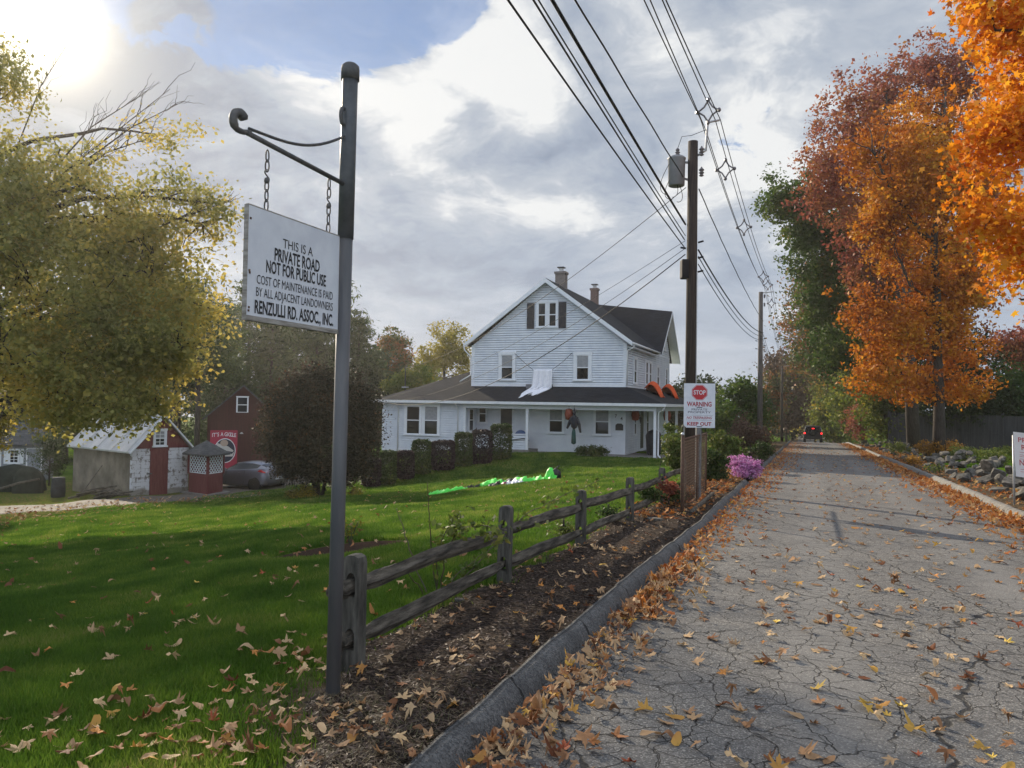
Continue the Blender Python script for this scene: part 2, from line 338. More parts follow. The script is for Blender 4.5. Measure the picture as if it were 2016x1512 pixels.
def strip_sheet(name, S, T, fz, mat, kind='structure'):
    """sheet in road coordinates: S along, T across"""
    ss, tt = np.meshgrid(S, T, indexing='ij'); n, mm = ss.shape
    x = RD.x * ss + RN.x * tt; y = RD.y * ss + RN.y * tt
    V = np.stack([x.ravel(), y.ravel(), fz(ss, tt).ravel()], 1)
    idx = np.arange(n * mm).reshape(n, mm)
    Fa = np.stack([idx[:-1, :-1].ravel(), idx[:-1, 1:].ravel(), idx[1:, 1:].ravel(), idx[1:, :-1].ravel()], 1)
    o = np_mesh(name, V, Fa, mat, smooth=True); o['kind'] = kind; return o
def asphalt():
    m, nt, b = mat_base('cracked_asphalt')
    pos = nd(nt, 'NewGeometry').outputs['Position']
    wn = nd(nt, 'TexNoise', {'Vector': pos, 'Scale': 3.0, 'Detail': 5.0})
    w = nd(nt, 'VectorMath', {0: nd(nt, 'VectorMath', {0: wn.outputs[1], 1: (.5, .5, .5)}, operation='SUBTRACT').outputs[0], 'Scale': .34}, operation='SCALE').outputs[0]
    p = nd(nt, 'VectorMath', {0: pos, 1: w}, operation='ADD').outputs[0]
    def cracks(sc_, wid, stretch=(1, 1, 1)):
        q = nd(nt, 'Mapping', {'Vector': p, 'Rotation': (0, 0, TH), 'Scale': stretch}).outputs[0]
        v = nd(nt, 'TexVoronoi', {'Vector': q, 'Scale': sc_}, feature='DISTANCE_TO_EDGE', voronoi_dimensions='2D').outputs[0]
        return rng01(nt, v, wid * .35, wid, 1.0, 0.0)
    amount = nd(nt, 'TexNoise', {'Vector': pos, 'Scale': .45, 'Detail': 2.0}).outputs[0]
    ln = nd(nt, 'VectorMath', {0: pos}, operation='LENGTH').outputs['Value']
    near = rng01(nt, ln, 7, 20, 1.0, .35)
    c1 = mth(nt, 'MULTIPLY', cracks(2.6, .013, (1, .8, 1)), mth(nt, 'MULTIPLY', near, rng01(nt, amount, .28, .42)))
    c2 = mth(nt, 'MULTIPLY', cracks(6.0, .027), mth(nt, 'MULTIPLY', near, rng01(nt, amount, .34, .46, 0, .95)))
    c3 = mth(nt, 'MULTIPLY', cracks(.42, .006, (1, .45, 1)), .9)
    cr = mth(nt, 'MAXIMUM', mth(nt, 'MAXIMUM', c1, c2), c3)
    agg = nd(nt, 'TexVoronoi', {'Vector': pos, 'Scale': 135.0}); ag = nd(nt, 'SeparateColor', {0: agg.outputs['Color']}).outputs[0]
    blot = nd(nt, 'TexNoise', {'Vector': pos, 'Scale': 1.3, 'Detail': 6.0, 'Roughness': .65}).outputs[0]
    base = ramp(nt, ag, [(0.0, (.085, .082, .078)), (.55, (.144, .139, .132)), (.85, (.200, .193, .182)), (1.0, (.36, .345, .315))])
    base = mix(nt, 1.0, base, ramp(nt, blot, [(.3, (.72, .72, .74)), (.7, (1.12, 1.09, 1.05))]), 'MULTIPLY')
    # worn wheel tracks, oil stains and a tar-dark edge
    sx = nd(nt, 'SeparateXYZ', {0: pos}); tt = mth(nt, 'ADD', mth(nt, 'MULTIPLY', sx.outputs[0], RN.x), mth(nt, 'MULTIPLY', sx.outputs[1], RN.y))
    trk = mth(nt, 'SINE', mth(nt, 'MULTIPLY', mth(nt, 'ADD', tt, mth(nt, 'MULTIPLY', blot, .6)), 3.6)); base = mix(nt, rng01(nt, trk, .2, 1.0, 0, .35), base, (.21, .203, .192))
    st_ = nd(nt, 'TexNoise', {'Vector': pos, 'Scale': .55, 'Detail': 7.0, 'Roughness': .7}).outputs[0]; base = mix(nt, rng01(nt, st_, .56, .70, 0, .5), base, (.075, .072, .069))
    base = mix(nt, rng01(nt, mth(nt, 'ADD', tt, mth(nt, 'MULTIPLY', blot, .5)), -1.1, -.5, .45, 0), base, (.07, .066, .062))
    col = mix(nt, mth(nt, 'MULTIPLY', cr, .93), base, (.012, .011, .010))
    sk(nt, b, 'Base Color', col)
    sk(nt, b, 'Roughness', .8); b.inputs['Specular IOR Level'].default_value = .3
    h = mth(nt, 'SUBTRACT', mth(nt, 'MULTIPLY', agg.outputs['Distance'], .35), mth(nt, 'MULTIPLY', cr, 1.0))
    sk(nt, b, 'Normal', nd(nt, 'Bump', {'Height': h, 'Strength': .8, 'Distance': .012}).outputs[0])
    return m
def pave_z(s, t): return zroad(s) + .012 * np.sin(s * .7 + t) * 0 - .012 * ((t - 1.0) / 2.4) ** 2
S_ROAD = np.concatenate([np.arange(-14, 20, .5), np.arange(20, 180, 1.5)])
strip_sheet('road', S_ROAD, np.linspace(KL - .06, KR + .06, 15), pave_z, asphalt())
def kerb(name, side, s0, s1, mat, w, h, gap=None):
    """rounded asphalt or concrete kerb swept along the road"""
    prof = [(-.02, -.06), (0.0, 0.0), (.035, h * .62), (.075, h * .9), (.12, h), (w * .75, h * .97), (w, h * .75), (w + .03, -.06)]
    S = np.concatenate([np.arange(s0, min(s1, 26), .12), np.arange(max(26, s0), s1, .8)])
    vs = []
    for a in S:
        j = wob([[a, 0, side]], 3, 1.3)[0] * .018 + .02 * math.sin(a * .35)
        e = 1 + .14 * wob([[a, 3, side]], 4, 2.1)[0] + .10 * math.sin(int(a / 1.35) * 12.9); j += .014 * math.sin(int(a / 1.35) * 7.7)
        for q, z in prof:
            t = (KL - q - j) if side < 0 else (KR + q + j)
            x, y = st(a, t); vs.append((x, y, float(zroad(a)) + z * (e if z > 0 else 1)))
    k = len(prof); fs = [(i * k + j, i * k + j + 1, (i + 1) * k + j + 1, (i + 1) * k + j) for i in range(len(S) - 1) for j in range(k - 1)]
    b = MB().add(vs, fs); o = b.build(name, mat, smooth=True); o['kind'] = 'structure'; return o
def kerb_mat(name, c1, c2, joint):
    m, nt, b = mat_base(name)
    pos = nd(nt, 'NewGeometry').outputs['Position']; sx = nd(nt, 'SeparateXYZ', {0: pos})
    s = mth(nt, 'ADD', mth(nt, 'MULTIPLY', sx.outputs[0], RD.x), mth(nt, 'MULTIPLY', sx.outputs[1], RD.y))
    n = nd(nt, 'TexNoise', {'Vector': pos, 'Scale': 5.0, 'Detail': 6.0}).outputs[0]
    v = nd(nt, 'TexVoronoi', {'Vector': pos, 'Scale': 100.0}); ag = nd(nt, 'SeparateColor', {0: v.outputs['Color']}).outputs[0]
    c = mix(nt, ag, c1, c2); c = mix(nt, rng01(nt, n, .4, .7, 0, .5), c, tuple(q * .6 for q in c1))
    sj = mth(nt, 'ADD', s, mth(nt, 'MULTIPLY', mth(nt, 'SUBTRACT', n, .5), .25))
    fr = mth(nt, 'FRACT', mth(nt, 'DIVIDE', sj, joint)); cr = mth(nt, 'LESS_THAN', fr, .022 / joint)
    sk(nt, b, 'Base Color', mix(nt, cr, c, (.012, .011, .01))); b.inputs['Roughness'].default_value = .85
    sk(nt, b, 'Normal', nd(nt, 'Bump', {'Height': mth(nt, 'SUBTRACT', v.outputs['Distance'], mth(nt, 'MULTIPLY', cr, 2.0)), 'Strength': .7, 'Distance': .012}).outputs[0])
    return m
KM1 = kerb_mat('asphalt_kerb', (.045, .045, .046), (.16, .157, .15), 1.35)
kerb('kerb', -1, -14, 21.5, KM1, .125, .095)
kerb('kerb', -1, 22.6, 80, KM1, .125, .095)
kerb('kerb', 1, -14, 95, kerb_mat('concrete_kerb', (.13, .123, .11), (.26, .245, .22), 2.4), .2, .13)

# bark mulch between the fence and the kerb
def mulch_mat():
    m, nt, b = mat_base('bark_mulch')
    pos = nd(nt, 'NewGeometry').outputs['Position']
    q = nd(nt, 'Mapping', {'Vector': pos, 'Scale': (1, 2.2, 1), 'Rotation': (0, 0, .9)}).outputs[0]
    v = nd(nt, 'TexVoronoi', {'Vector': q, 'Scale': 42.0}); ag = nd(nt, 'SeparateColor', {0: v.outputs['Color']}).outputs[0]
    n = nd(nt, 'TexNoise', {'Vector': pos, 'Scale': 2.0, 'Detail': 5.0}).outputs[0]
    c = ramp(nt, ag, [(0, (.012, .009, .007)), (.6, (.042, .028, .020)), (.9, (.10, .068, .048)), (1, (.18, .14, .105))])
    c = mix(nt, rng01(nt, n, .55, .7, 0, .45), c, (.10, .072, .048))
    sk(nt, b, 'Base Color', c); b.inputs['Roughness'].default_value = .9; b.inputs['Specular IOR Level'].default_value = .1
    sk(nt, b, 'Normal', nd(nt, 'Bump', {'Height': v.outputs['Distance'], 'Strength': .9, 'Distance': .03}).outputs[0])
    return m
def mulch_z(s, t):
    x = RD.x * s + RN.x * t; y = RD.y * s + RN.y * t
    P3 = np.stack([x.ravel(), y.ravel(), np.zeros(x.size)], 1)
    e = np.minimum(np.abs(t - (KL - .19)), 1); edge = sstep(0, .25, (t - tedge(s) + .25 * wob(P3, 9, 1.5).reshape(t.shape)))
    return ground(x, y) + .045 * edge + .018 * wob(P3, 8, 5).reshape(t.shape) * edge - .05 * (1 - edge)
strip_sheet('mulch_strip', np.concatenate([np.arange(2.6, 22, .14), np.arange(22, 40, .5)]), np.linspace(-3.35, KL - .12, 22), mulch_z, mulch_mat())

# gravelly drive between the lawn and the sheds
def drive_mat():
    m, nt, b = mat_base('worn_drive')
    pos = nd(nt, 'NewGeometry').outputs['Position']
    n = nd(nt, 'TexNoise', {'Vector': pos, 'Scale': 2.2, 'Detail': 7.0, 'Roughness': .7}).outputs[0]
    v = nd(nt, 'TexVoronoi', {'Vector': pos, 'Scale': 14.0}); ag = nd(nt, 'SeparateColor', {0: v.outputs['Color']}).outputs[0]
    c = ramp(nt, n, [(.3, (.040, .035, .030)), (.7, (.095, .082, .070))])
    c = mix(nt, mth(nt, 'MULTIPLY', rng01(nt, ag, .74, .8), .7), c, (.19, .14, .075))
    sk(nt, b, 'Base Color', c); b.inputs['Roughness'].default_value = .9
    sk(nt, b, 'Normal', nd(nt, 'Bump', {'Height': n, 'Strength': .5, 'Distance': .05}).outputs[0])
    return m
def drive():
    near = [(-260, 1036, 27.0), (0, 1018, 27.6), (150, 1006, 28.8), (260, 1000, 29.6), (400, 985, 31.0), (500, 975, 32.2), (620, 962, 34.0), (720, 948, 36.5), (800, 935, 40.5), (830, 930, 46)]
    rows = []
    for px, py, Y in near:
        p = gpt(px, Y); rows.append(Vector((p.x, p.y, 0)))
    wid = [3.5, 3.6, 4.5, 5.2, 8.5, 11, 14, 14, 12, 12]
    vs = []; n = 14; pts = []
    def cr(a, k):
        i = min(int(a), len(k) - 2); f = a - i; return k[i] * (1 - f) + k[i + 1] * f
    A = np.linspace(0, len(rows) - 1, 70)
    for a in A:
        p = cr(a, rows); w = cr(a, wid); d = Vector((-.25, 1, 0)).normalized() if a < 6 else Vector((-.75, .66, 0)).normalized()
        for j in range(n):
            q = p + d * (w * j / (n - 1)); q += Vector((0, .35 * wob([[q.x, q.y, 0]], 2, .8)[0], 0)) * (1 if j in (0, n - 1) else .3)
            vs.append((q.x, q.y, gz(q.x, q.y) + .015 + (.02 if 0 < j < n - 1 else -.05)))
    fs = [(i * n + j, i * n + j + 1, (i + 1) * n + j + 1, (i + 1) * n + j) for i in range(len(A) - 1) for j in range(n - 1)]
    o = MB().add(vs, fs).build('driveway', drive_mat(), smooth=True); o['kind'] = 'structure'
drive()

# ---------------------------------------------------------------- grass blades on the near lawn
def visible(P3, pad=260):
    Rm = np.array(CR.to_3x3().transposed()); q = (P3 - np.array([0, 0, EYE])) @ Rm.T
    zz = -q[:, 2]; X = CX + F * q[:, 0] / zz; Y = CY - F * q[:, 1] / zz
    return (zz > .3) & (X > -pad) & (X < 2016 + pad) & (Y > -pad) & (Y < 1512 + pad)
def grass():
    N = 1900000
    # density falls with distance: sample polar
    az = rng.uniform(R_(-41), R_(30), N); r = 1.9 * np.exp(rng.uniform(0, 1, N) ** .8 * math.log(44 / 1.9))
    x = r * np.sin(az); y = r * np.cos(az); s, t = to_st(x, y)
    ed = wob(np.stack([x, y, 0 * x], 1), 9, 1.5) * .25
    keep = (t < tedge(s) - ed + .12 * rng.normal(size=N)) & (y > 1.2)
    sp = np.hypot(x + .94, y - 4.19); keep &= (sp > .55 + .5 * rng.uniform(size=N)) | (rng.uniform(size=N) < .12)
    bd = np.hypot((x - BEDC.x) / 1.15, (y - BEDC.y) / .8); keep &= bd > .93
    keep &= (s > 1.9)
    hu = (x - HC.x) * RN.x + (y - HC.y) * RN.y; hv = (x - HC.x) * RD.x + (y - HC.y) * RD.y
    keep &= ~((hv > -2.2) & (hu > -14))
    keep &= t > -24.2 + .3 * ed
    x, y, r = x[keep], y[keep], r[keep]; z = ground(x, y)
    P3 = np.stack([x, y, z], 1); k = visible(P3); P3 = P3[k]; r = r[k]; n = len(P3)
    h = rng.uniform(.022, .062, n) * (1 + .38 * wob(P3, 5, 1.6) + .2 * wob(P3, 6, 5)); w = .0022 + .0011 * r * .55
    h = h * (1 + .02 * r)
    a = rng.uniform(0, 6.283, n); l = rng.uniform(.1, .9, n) * h; b = rng.uniform(0, 6.283, n)
    dx = np.stack([np.cos(a), np.sin(a), 0 * a], 1) * w[:, None]
    tip = P3 + np.stack([np.cos(b) * l, np.sin(b) * l, h], 1)
    V = np.stack([P3 - dx, P3 + dx, tip], 1).reshape(-1, 3); V[:, 2] -= .004 * (np.arange(len(V)) % 3 < 2)
    Fa = np.arange(3 * n).reshape(n, 3)
    m = leafmat('grass_blade', [(0, (.036, .090, .008)), (.45, (.078, .155, .015)), (.8, (.155, .23, .027)), (1, (.30, .26, .09))], .5, 1.1, .55)
    o = np_mesh('grass', V, Fa, m); tag(o, 'mown green lawn grass beside the split rail fence', 'grass', kind='stuff')
grass()

# ---------------------------------------------------------------- fallen leaves
def maple_shape():
    half = [(0, 1), (9, .70), (15, .74), (24, .40), (38, .70), (48, .94), (57, .66), (72, .40), (88, .54), (106, .64), (126, .42), (150, .33)]
    pts = [(0.0, 0.0)]
    for a, r in half: pts.append((math.sin(R_(a)) * r, math.cos(R_(a)) * r))
    pts.append((0, -.12))
    for a, r in half[:0:-1]: pts.append((-math.sin(R_(a)) * r, math.cos(R_(a)) * r))
    return np.array(pts)
def oval_shape():
    pts = [(0.0, 0.0)] + [(.42 * math.sin(a) * (1 + .12 * math.sin(5 * a)), .9 * math.cos(a)) for a in np.linspace(0, 2 * math.pi, 15)[:-1]]
    return np.array(pts)
MAPLE, OVAL = maple_shape(), oval_shape()
LEAFRAMP = [(0, (.10, .028, .012)), (.18, (.19, .075, .03)), (.4, (.38, .23, .12)), (.66, (.52, .36, .20)), (.82, (.36, .14, .05)), (.94, (.58, .36, .07)), (1, (.30, .30, .12))]
M_FALL = leafmat('fallen_leaf', LEAFRAMP, .22, 1.2, .15, rough=.7)
M_FALLO = leafmat('fallen_leaf_orange', [(0, (.16, .035, .012)), (.3, (.36, .11, .022)), (.6, (.50, .20, .045)), (.85, (.46, .27, .12)), (1, (.62, .36, .04))], .25, 1.0, .2, rough=.7)
def leaf_verts(shape, n, size, curl):
    """n leaves in their own frame: random aspect, curl and folding"""
    k = len(shape); x = shape[None, :, 0] * size[:, None] * rng.uniform(.8, 1.1, (n, 1)); y = shape[None, :, 1] * size[:, None]
    c1 = rng.normal(0, 1, (n, 1)) * curl; c2 = np.abs(rng.normal(0, 1, (n, 1))) * curl; tw = rng.normal(0, 1, (n, 1)) * curl
    z = (c2 * x * x + c1 * y * y + tw * x * y) / size[:, None] + .10 * curl * size[:, None] * np.sin(7 * shape[None, :, 0] + 9 * shape[None, :, 1] + rng.uniform(0, 6, (n, 1)))
    return np.stack([x, y, z], 2)
def fan(k): return np.array([(0, i, i % (k - 1) + 1) for i in range(1, k)])
def place(Lv, pos, tilt):
    n = len(pos); a = rng.uniform(0, 6.283, n); ca, sa = np.cos(a), np.sin(a)
    x = Lv[:, :, 0] * ca[:, None] - Lv[:, :, 1] * sa[:, None]; y = Lv[:, :, 0] * sa[:, None] + Lv[:, :, 1] * ca[:, None]
    tx = rng.normal(0, 1, n) * tilt; ty = rng.normal(0, 1, n) * tilt
    z = Lv[:, :, 2] + x * tx[:, None] + y * ty[:, None]
    z = z - z.min(1, keepdims=True) * .9
    return np.stack([x + pos[:, :1], y + pos[:, 1:2], z + pos[:, 2:3]], 2)
def road_pts(n, s0, s1, tf, lift=.004, bias=1.0):
    s = s0 + (s1 - s0) * rng.uniform(0, 1, n) ** bias; t = tf(s, n)
    x = RD.x * s + RN.x * t; y = RD.y * s + RN.y * t
    on = (t > KL) & (t < KR); dt = np.where(t < KL, KL - t, t - KR)
    z = np.where(on, pave_z(s, t), np.where(dt < .19, zroad(s) + .12, ground(x, y) + np.where((t < KL) & (t > -2.8), .045, .02)))
    return np.stack([x, y, z + lift], 1)
def litter(name, pos, label, mat, size=(.045, .085), curl=.5, tilt=.25, oval=.25):
    pos = pos[visible(pos)]; n = len(pos); sz = rng.uniform(size[0], size[1], n)
    no = int(n * oval); Vs = []; Fs = []; b = 0
    for sh, sl in ((MAPLE, slice(no, n)), (OVAL, slice(0, no))):
        p = pos[sl]
        if not len(p): continue
        L = place(leaf_verts(sh, len(p), sz[sl], curl), p, tilt); k = len(sh)
        Fs.append((fan(k)[None] + (np.arange(len(p)) * k)[:, None, None] + b).reshape(-1, 3)); Vs.append(L.reshape(-1, 3)); b += len(p) * k
    o = np_mesh(name, np.concatenate(Vs), np.concatenate(Fs), mat); tag(o, label, 'leaves', kind='stuff'); return o
U = lambda a, b: (lambda s, n: rng.uniform(a, b, n))
litter('fallen_leaves', road_pts(2000, 2.5, 60, U(KL + .1, KR), bias=2.0), 'dry maple leaves scattered over the cracked asphalt road', M_FALL, (.04, .075), .45, .15)
gut = lambda s, n: KL + .03 + np.abs(rng.normal(0, 1, n)) * (.10 + .012 * s)
lift = lambda p: p + rng.uniform(0, .04, (len(p), 1)) * [0, 0, 1]
litter('fallen_leaves', lift(road_pts(640, 2.6, 8.5, gut)), 'brown leaves drifted along the near left kerb', M_FALL, (.030, .058), .8, .28)
litter('fallen_leaves', lift(road_pts(2300, 6.0, 75, gut, bias=1.25)), 'orange brown leaves drifted along the left kerb farther up', M_FALLO, (.032, .062), .7, .28)
gut2 = lambda s, n: KR - .02 - np.abs(rng.normal(0, 1, n)) * .38
litter('fallen_leaves', road_pts(4200, 9, 75, gut2, bias=1.3), 'orange leaves drifted along the concrete kerb', M_FALLO, (.045, .08), .6, .35)
litter('fallen_leaves', road_pts(560, 2.6, 24, U(-3.0, KL - .2), bias=1.4), 'tan leaves lying on the bark mulch strip', M_FALL, (.028, .055), .5, .2)
litter('fallen_leaves', road_pts(900, 12, 26, U(-2.9, KL - .2)), 'orange leaves lying round the wire gate', M_FALLO, (.04, .08), .5, .3)
litter('fallen_leaves', road_pts(1500, 12, 70, U(KR + .2, 5.2)), 'brown leaves on bare earth behind the concrete kerb', M_FALLO, (.05, .09), .5, .3)
def lawn_pts(n, r0, r1, a0, a1, tmax=-2.9):
    az = rng.uniform(R_(a0), R_(a1), n); r = np.sqrt(rng.uniform(r0 * r0, r1 * r1, n)); x = r * np.sin(az); y = r * np.cos(az)
    s, t = to_st(x, y); k = t < tmax; x, y = x[k], y[k]; return np.stack([x, y, ground(x, y) + .035], 1)
litter('fallen_leaves', lawn_pts(700, 4.5, 30, -36, 8), 'pale leaves dotted over the green lawn', M_FALL, (.04, .075), .5, .3)
def pile_pts(n, c, rad):
    p = np.array([gat(*q)[:] for q in c]); i = rng.integers(0, len(p), n); q = p[i, :2] + rng.normal(0, rad, (n, 2))
    return np.stack([q[:, 0], q[:, 1], ground(q[:, 0], q[:, 1]) + .03 + rng.uniform(0, .03, n)], 1)
litter('fallen_leaves', pile_pts(175, [(60, 1480), (150, 1440), (240, 1460), (330, 1490), (420, 1500), (500, 1420), (560, 1460), (640, 1470), (700, 1490), (780, 1480), (540, 1330), (620, 1300)], .30), 'curled brown leaves gathered on the grass round the sign post', M_FALL, (.030, .060), .6, .16)
litter('fallen_leaves', np.concatenate([lawn_pts(1500, 24, 36, -40, -8, -22)]), 'yellow brown leaves under the trees by the drive', M_FALL, (.06, .11), .5, .3)

# the leaves one could pick out: individual leaves lying nearest the camera
def single_leaves():
    kinds = [('tan', (.46, .29, .14), (.58, .40, .21)), ('brown', (.16, .075, .032), (.28, .14, .06)), ('orange', (.46, .17, .03), (.52, .24, .06)), ('yellow', (.62, .40, .05), (.66, .47, .12)), ('rust red', (.27, .05, .02), (.36, .10, .03))]
    mats = [pm('leaf_' + k.replace(' ', '_'), c1, c2, .7, 18, .3, 60) for k, c1, c2 in kinds]
    protos = []
    for ki in range(5):
        for v in range(3):
            sh = OVAL if v == 2 and ki == 1 else MAPLE
            V = leaf_verts(sh, 1, np.array([.058 if sh is MAPLE else .045]), .55 if ki != 1 else .95)[0]; V[:, 2] -= V[:, 2].min()
            me = bpy.data.meshes.new('fallen_leaf'); me.from_pydata(V.tolist(), [], fan(len(sh)).tolist()); me.materials.append(mats[ki]); me.update()
            protos.append((ki, me))
    cnt = 0
    def put(p, where, ki=None):
        nonlocal cnt
        w = [.46, .2, .17, .1, .07]; k = ki if ki is not None else rng.choice(5, p=w)
        me = protos[k * 3 + int(rng.integers(0, 3))][1]
        o = bpy.data.objects.new('fallen_leaf', me); COL.objects.link(o); o.location = p
        o.rotation_euler = (rng.normal(0, .2), rng.normal(0, .2), rng.uniform(0, 6.28)); f = rng.uniform(.6, 1.15); o.scale = (f, f, f)
        nm = kinds[k][0]
        tag(o, f'{nm} leaf lying {where}', 'leaf', f'{nm} leaves {where}'); cnt += 1
    for p in road_pts(150, 2.75, 9.5, U(KL + .3, KR - .1), .006, 1.2):
        if visible(p[None], 0)[0]: put(p, 'on the cracked asphalt near the camera')
    for p in lawn_pts(70, 3.0, 9, -36, -4, -3.0):
        if visible(p[None], 0)[0]: put(p + np.array([0, 0, .012]), 'on the near lawn beside the sign post')
    for p in road_pts(34, 3, 9.5, U(-2.75, KL - .25), .02, 1.1):
        if visible(p[None], 0)[0]: put(p, 'on the bark mulch beside the near kerb')
    for q in [(100, 1455), (225, 1400), (235, 1470), (50, 1500), (190, 1475), (130, 1370), (150, 1345), (420, 1440), (500, 1360), (340, 1320), (560, 1430), (490, 1355), (700, 1440), (610, 1470), (330, 1480)]:
        put(gat(*q) + Vector((0, 0, .05)), 'on the near lawn beside the sign post')
single_leaves()

# bark chips give the mulch its grain
def chips():
    n = 15000; s = 2.7 + 16 * rng.uniform(0, 1, n) ** 1.8; t = rng.uniform(-2.9, KL - .18, n)
    x = RD.x * s + RN.x * t; y = RD.y * s + RN.y * t; P3 = np.stack([x, y, mulch_z(s[:, None], t[:, None])[:, 0] + .004], 1); P3 = P3[visible(P3)]; n = len(P3)
    a = rng.uniform(0, 6.283, n); L = rng.uniform(.008, .032, n); W = rng.uniform(.003, .007, n); tz = rng.normal(0, .3, n)
    u = np.stack([np.cos(a), np.sin(a), tz], 1) * L[:, None]; v = np.stack([-np.sin(a), np.cos(a), rng.normal(0, .4, n)], 1) * W[:, None]
    V = np.stack([P3 - u, P3 + v, P3 + u * .9, P3 - v], 1).reshape(-1, 3)
    m = leafmat('bark_chip', [(0, (.018, .012, .009)), (.6, (.06, .038, .028)), (.9, (.14, .095, .07)), (1, (.30, .24, .18))], .0, 2, .1)
    o = np_mesh('mulch_chips', V, np.arange(4 * n).reshape(n, 4), m); tag(o, 'dark bark chips spread along the fence', 'mulch', kind='stuff')
chips()
def dry_grass():
    n = 9000; s = rng.uniform(2.4, 4.4, n); t = rng.uniform(-2.9, KL - .2, n)
    k = rng.uniform(size=n) < sstep(4.4, 3.0, s) if False else rng.uniform(size=n) < np.clip((4.5 - s) / 1.6, 0, 1)
    s, t = s[k], t[k]; x = RD.x * s + RN.x * t; y = RD.y * s + RN.y * t; P3 = np.stack([x, y, mulch_z(s[:, None], t[:, None])[:, 0]], 1); n = len(P3)
    a = rng.uniform(0, 6.283, n); L = rng.uniform(.02, .06, n); h = rng.uniform(.005, .03, n)
    u = np.stack([np.cos(a) * L, np.sin(a) * L, h], 1); w = np.stack([-np.sin(a), np.cos(a), 0 * a], 1) * .0016
    V = np.stack([P3 - w, P3 + w, P3 + u], 1).reshape(-1, 3)
    m = leafmat('dry_grass', [(0, (.11, .085, .05)), (.6, (.22, .17, .10)), (1, (.06, .10, .02))], .2, 1, .3)
    o = np_mesh('dry_grass', V, np.arange(3 * n).reshape(n, 3), m); tag(o, 'straw coloured dry grass at the foot of the sign post', 'grass', kind='stuff')
dry_grass()
# ================================================================ SIGNS, FENCE, POLES
M_STEEL = pm('weathered_steel', (.075, .078, .085), (.125, .122, .122), .55, 9, .15, 60, .2, .4, stretch=(1, 1, .15))
M_SLEEVE = pm('painted_steel', (.055, .060, .064), (.085, .09, .095), .5, 14, .12, 80, .2, .4)
M_IRON = pm('wrought_iron', (.06, .06, .062), (.11, .105, .10), .6, 30, .15, 90, .3, .4)
M_SIGNW = pm('sign_white', (.54, .56, .61), (.63, .65, .69), .45, 7, .03, 60)
M_BLACKP = pm('sign_black', (.018, .018, .02), None, .5)
M_SIGNWD = pm('sign_edge_wood', (.16, .14, .12), (.36, .34, .31), .8, 8, .3, 50, stretch=(1, 1, 8))
M_RED = pm('sign_red', (.42, .022, .03), None, .45)
M_REDT = pm('sign_letter_red', (.30, .02, .03), None, .5)
M_GREYP = pm('sign_grey', (.10, .10, .12), None, .5)
M_OLDW = pm('weathered_wood', (.032, .030, .025), (.12, .112, .095), .9, 4, .6, 30, stretch=(6, 6, 1))
M_RAIL = pm('weathered_rail', (.034, .029, .023), (.20, .174, .138), .9, 3, .8, 22, stretch=(1.2, 9, 9), lo=.38, hi=.72)
M_RUST = pm('rusty_wire', (.055, .032, .022), (.115, .062, .04), .8, 20)
M_GALV = pm('galvanised', (.35, .36, .37), (.52, .52, .52), .5, 25, 0, 1, .5)
M_POLE = pm('creosoted_pole', (.018, .013, .011), (.055, .040, .031), .85, 5, .4, 30, stretch=(5, 5, .4))
M_POLEG = pm('grey_pole', (.07, .06, .055), (.15, .135, .12), .85, 5, .4, 30, stretch=(5, 5, .4))
M_TRANS = pm('transformer_grey', (.19, .19, .205), (.25, .25, .26), .5, 4)
M_WIRE = pm('black_cable', (.012, .012, .014), None, .7, spec=.2)
M_CERA = pm('insulator', (.10, .09, .10), (.2, .18, .18), .3, 9)

FCACHE = {}
def lettering(mb, s, size, mp, a, b, d, bold=0.0, xs=1.0, shear=0.0, width=None, al='CENTER', thick=.0012):
    """a line of raised letters; mp maps (across, up, out) to local space. width forces the total width"""
    c = bpy.data.curves.new('letters', 'FONT'); c.body = s; c.size = 1.0; c.align_x = 'LEFT'; c.offset = bold; c.shear = shear; c.resolution_u = 3; c.extrude = 0
    o = bpy.data.objects.new('letters', c); COL.objects.link(o)
    dg = bpy.context.evaluated_depsgraph_get(); me = bpy.data.meshes.new_from_object(o.evaluated_get(dg))
    v = np.array([q.co[:] for q in me.vertices]); x0, x1 = v[:, 0].min(), v[:, 0].max()
    h = .729
    k = size / h; kx = k * xs if width is None else width / (x1 - x0)
    off = -(x0 + x1) / 2 * kx if al == 'CENTER' else -x0 * kx
    mb.add([mp(a + q[0] * kx + off, b + q[1] * k, d + thick) for q in v], [tuple(p.vertices) for p in me.polygons])
    bpy.data.objects.remove(o); bpy.data.curves.remove(c); bpy.data.meshes.remove(me)

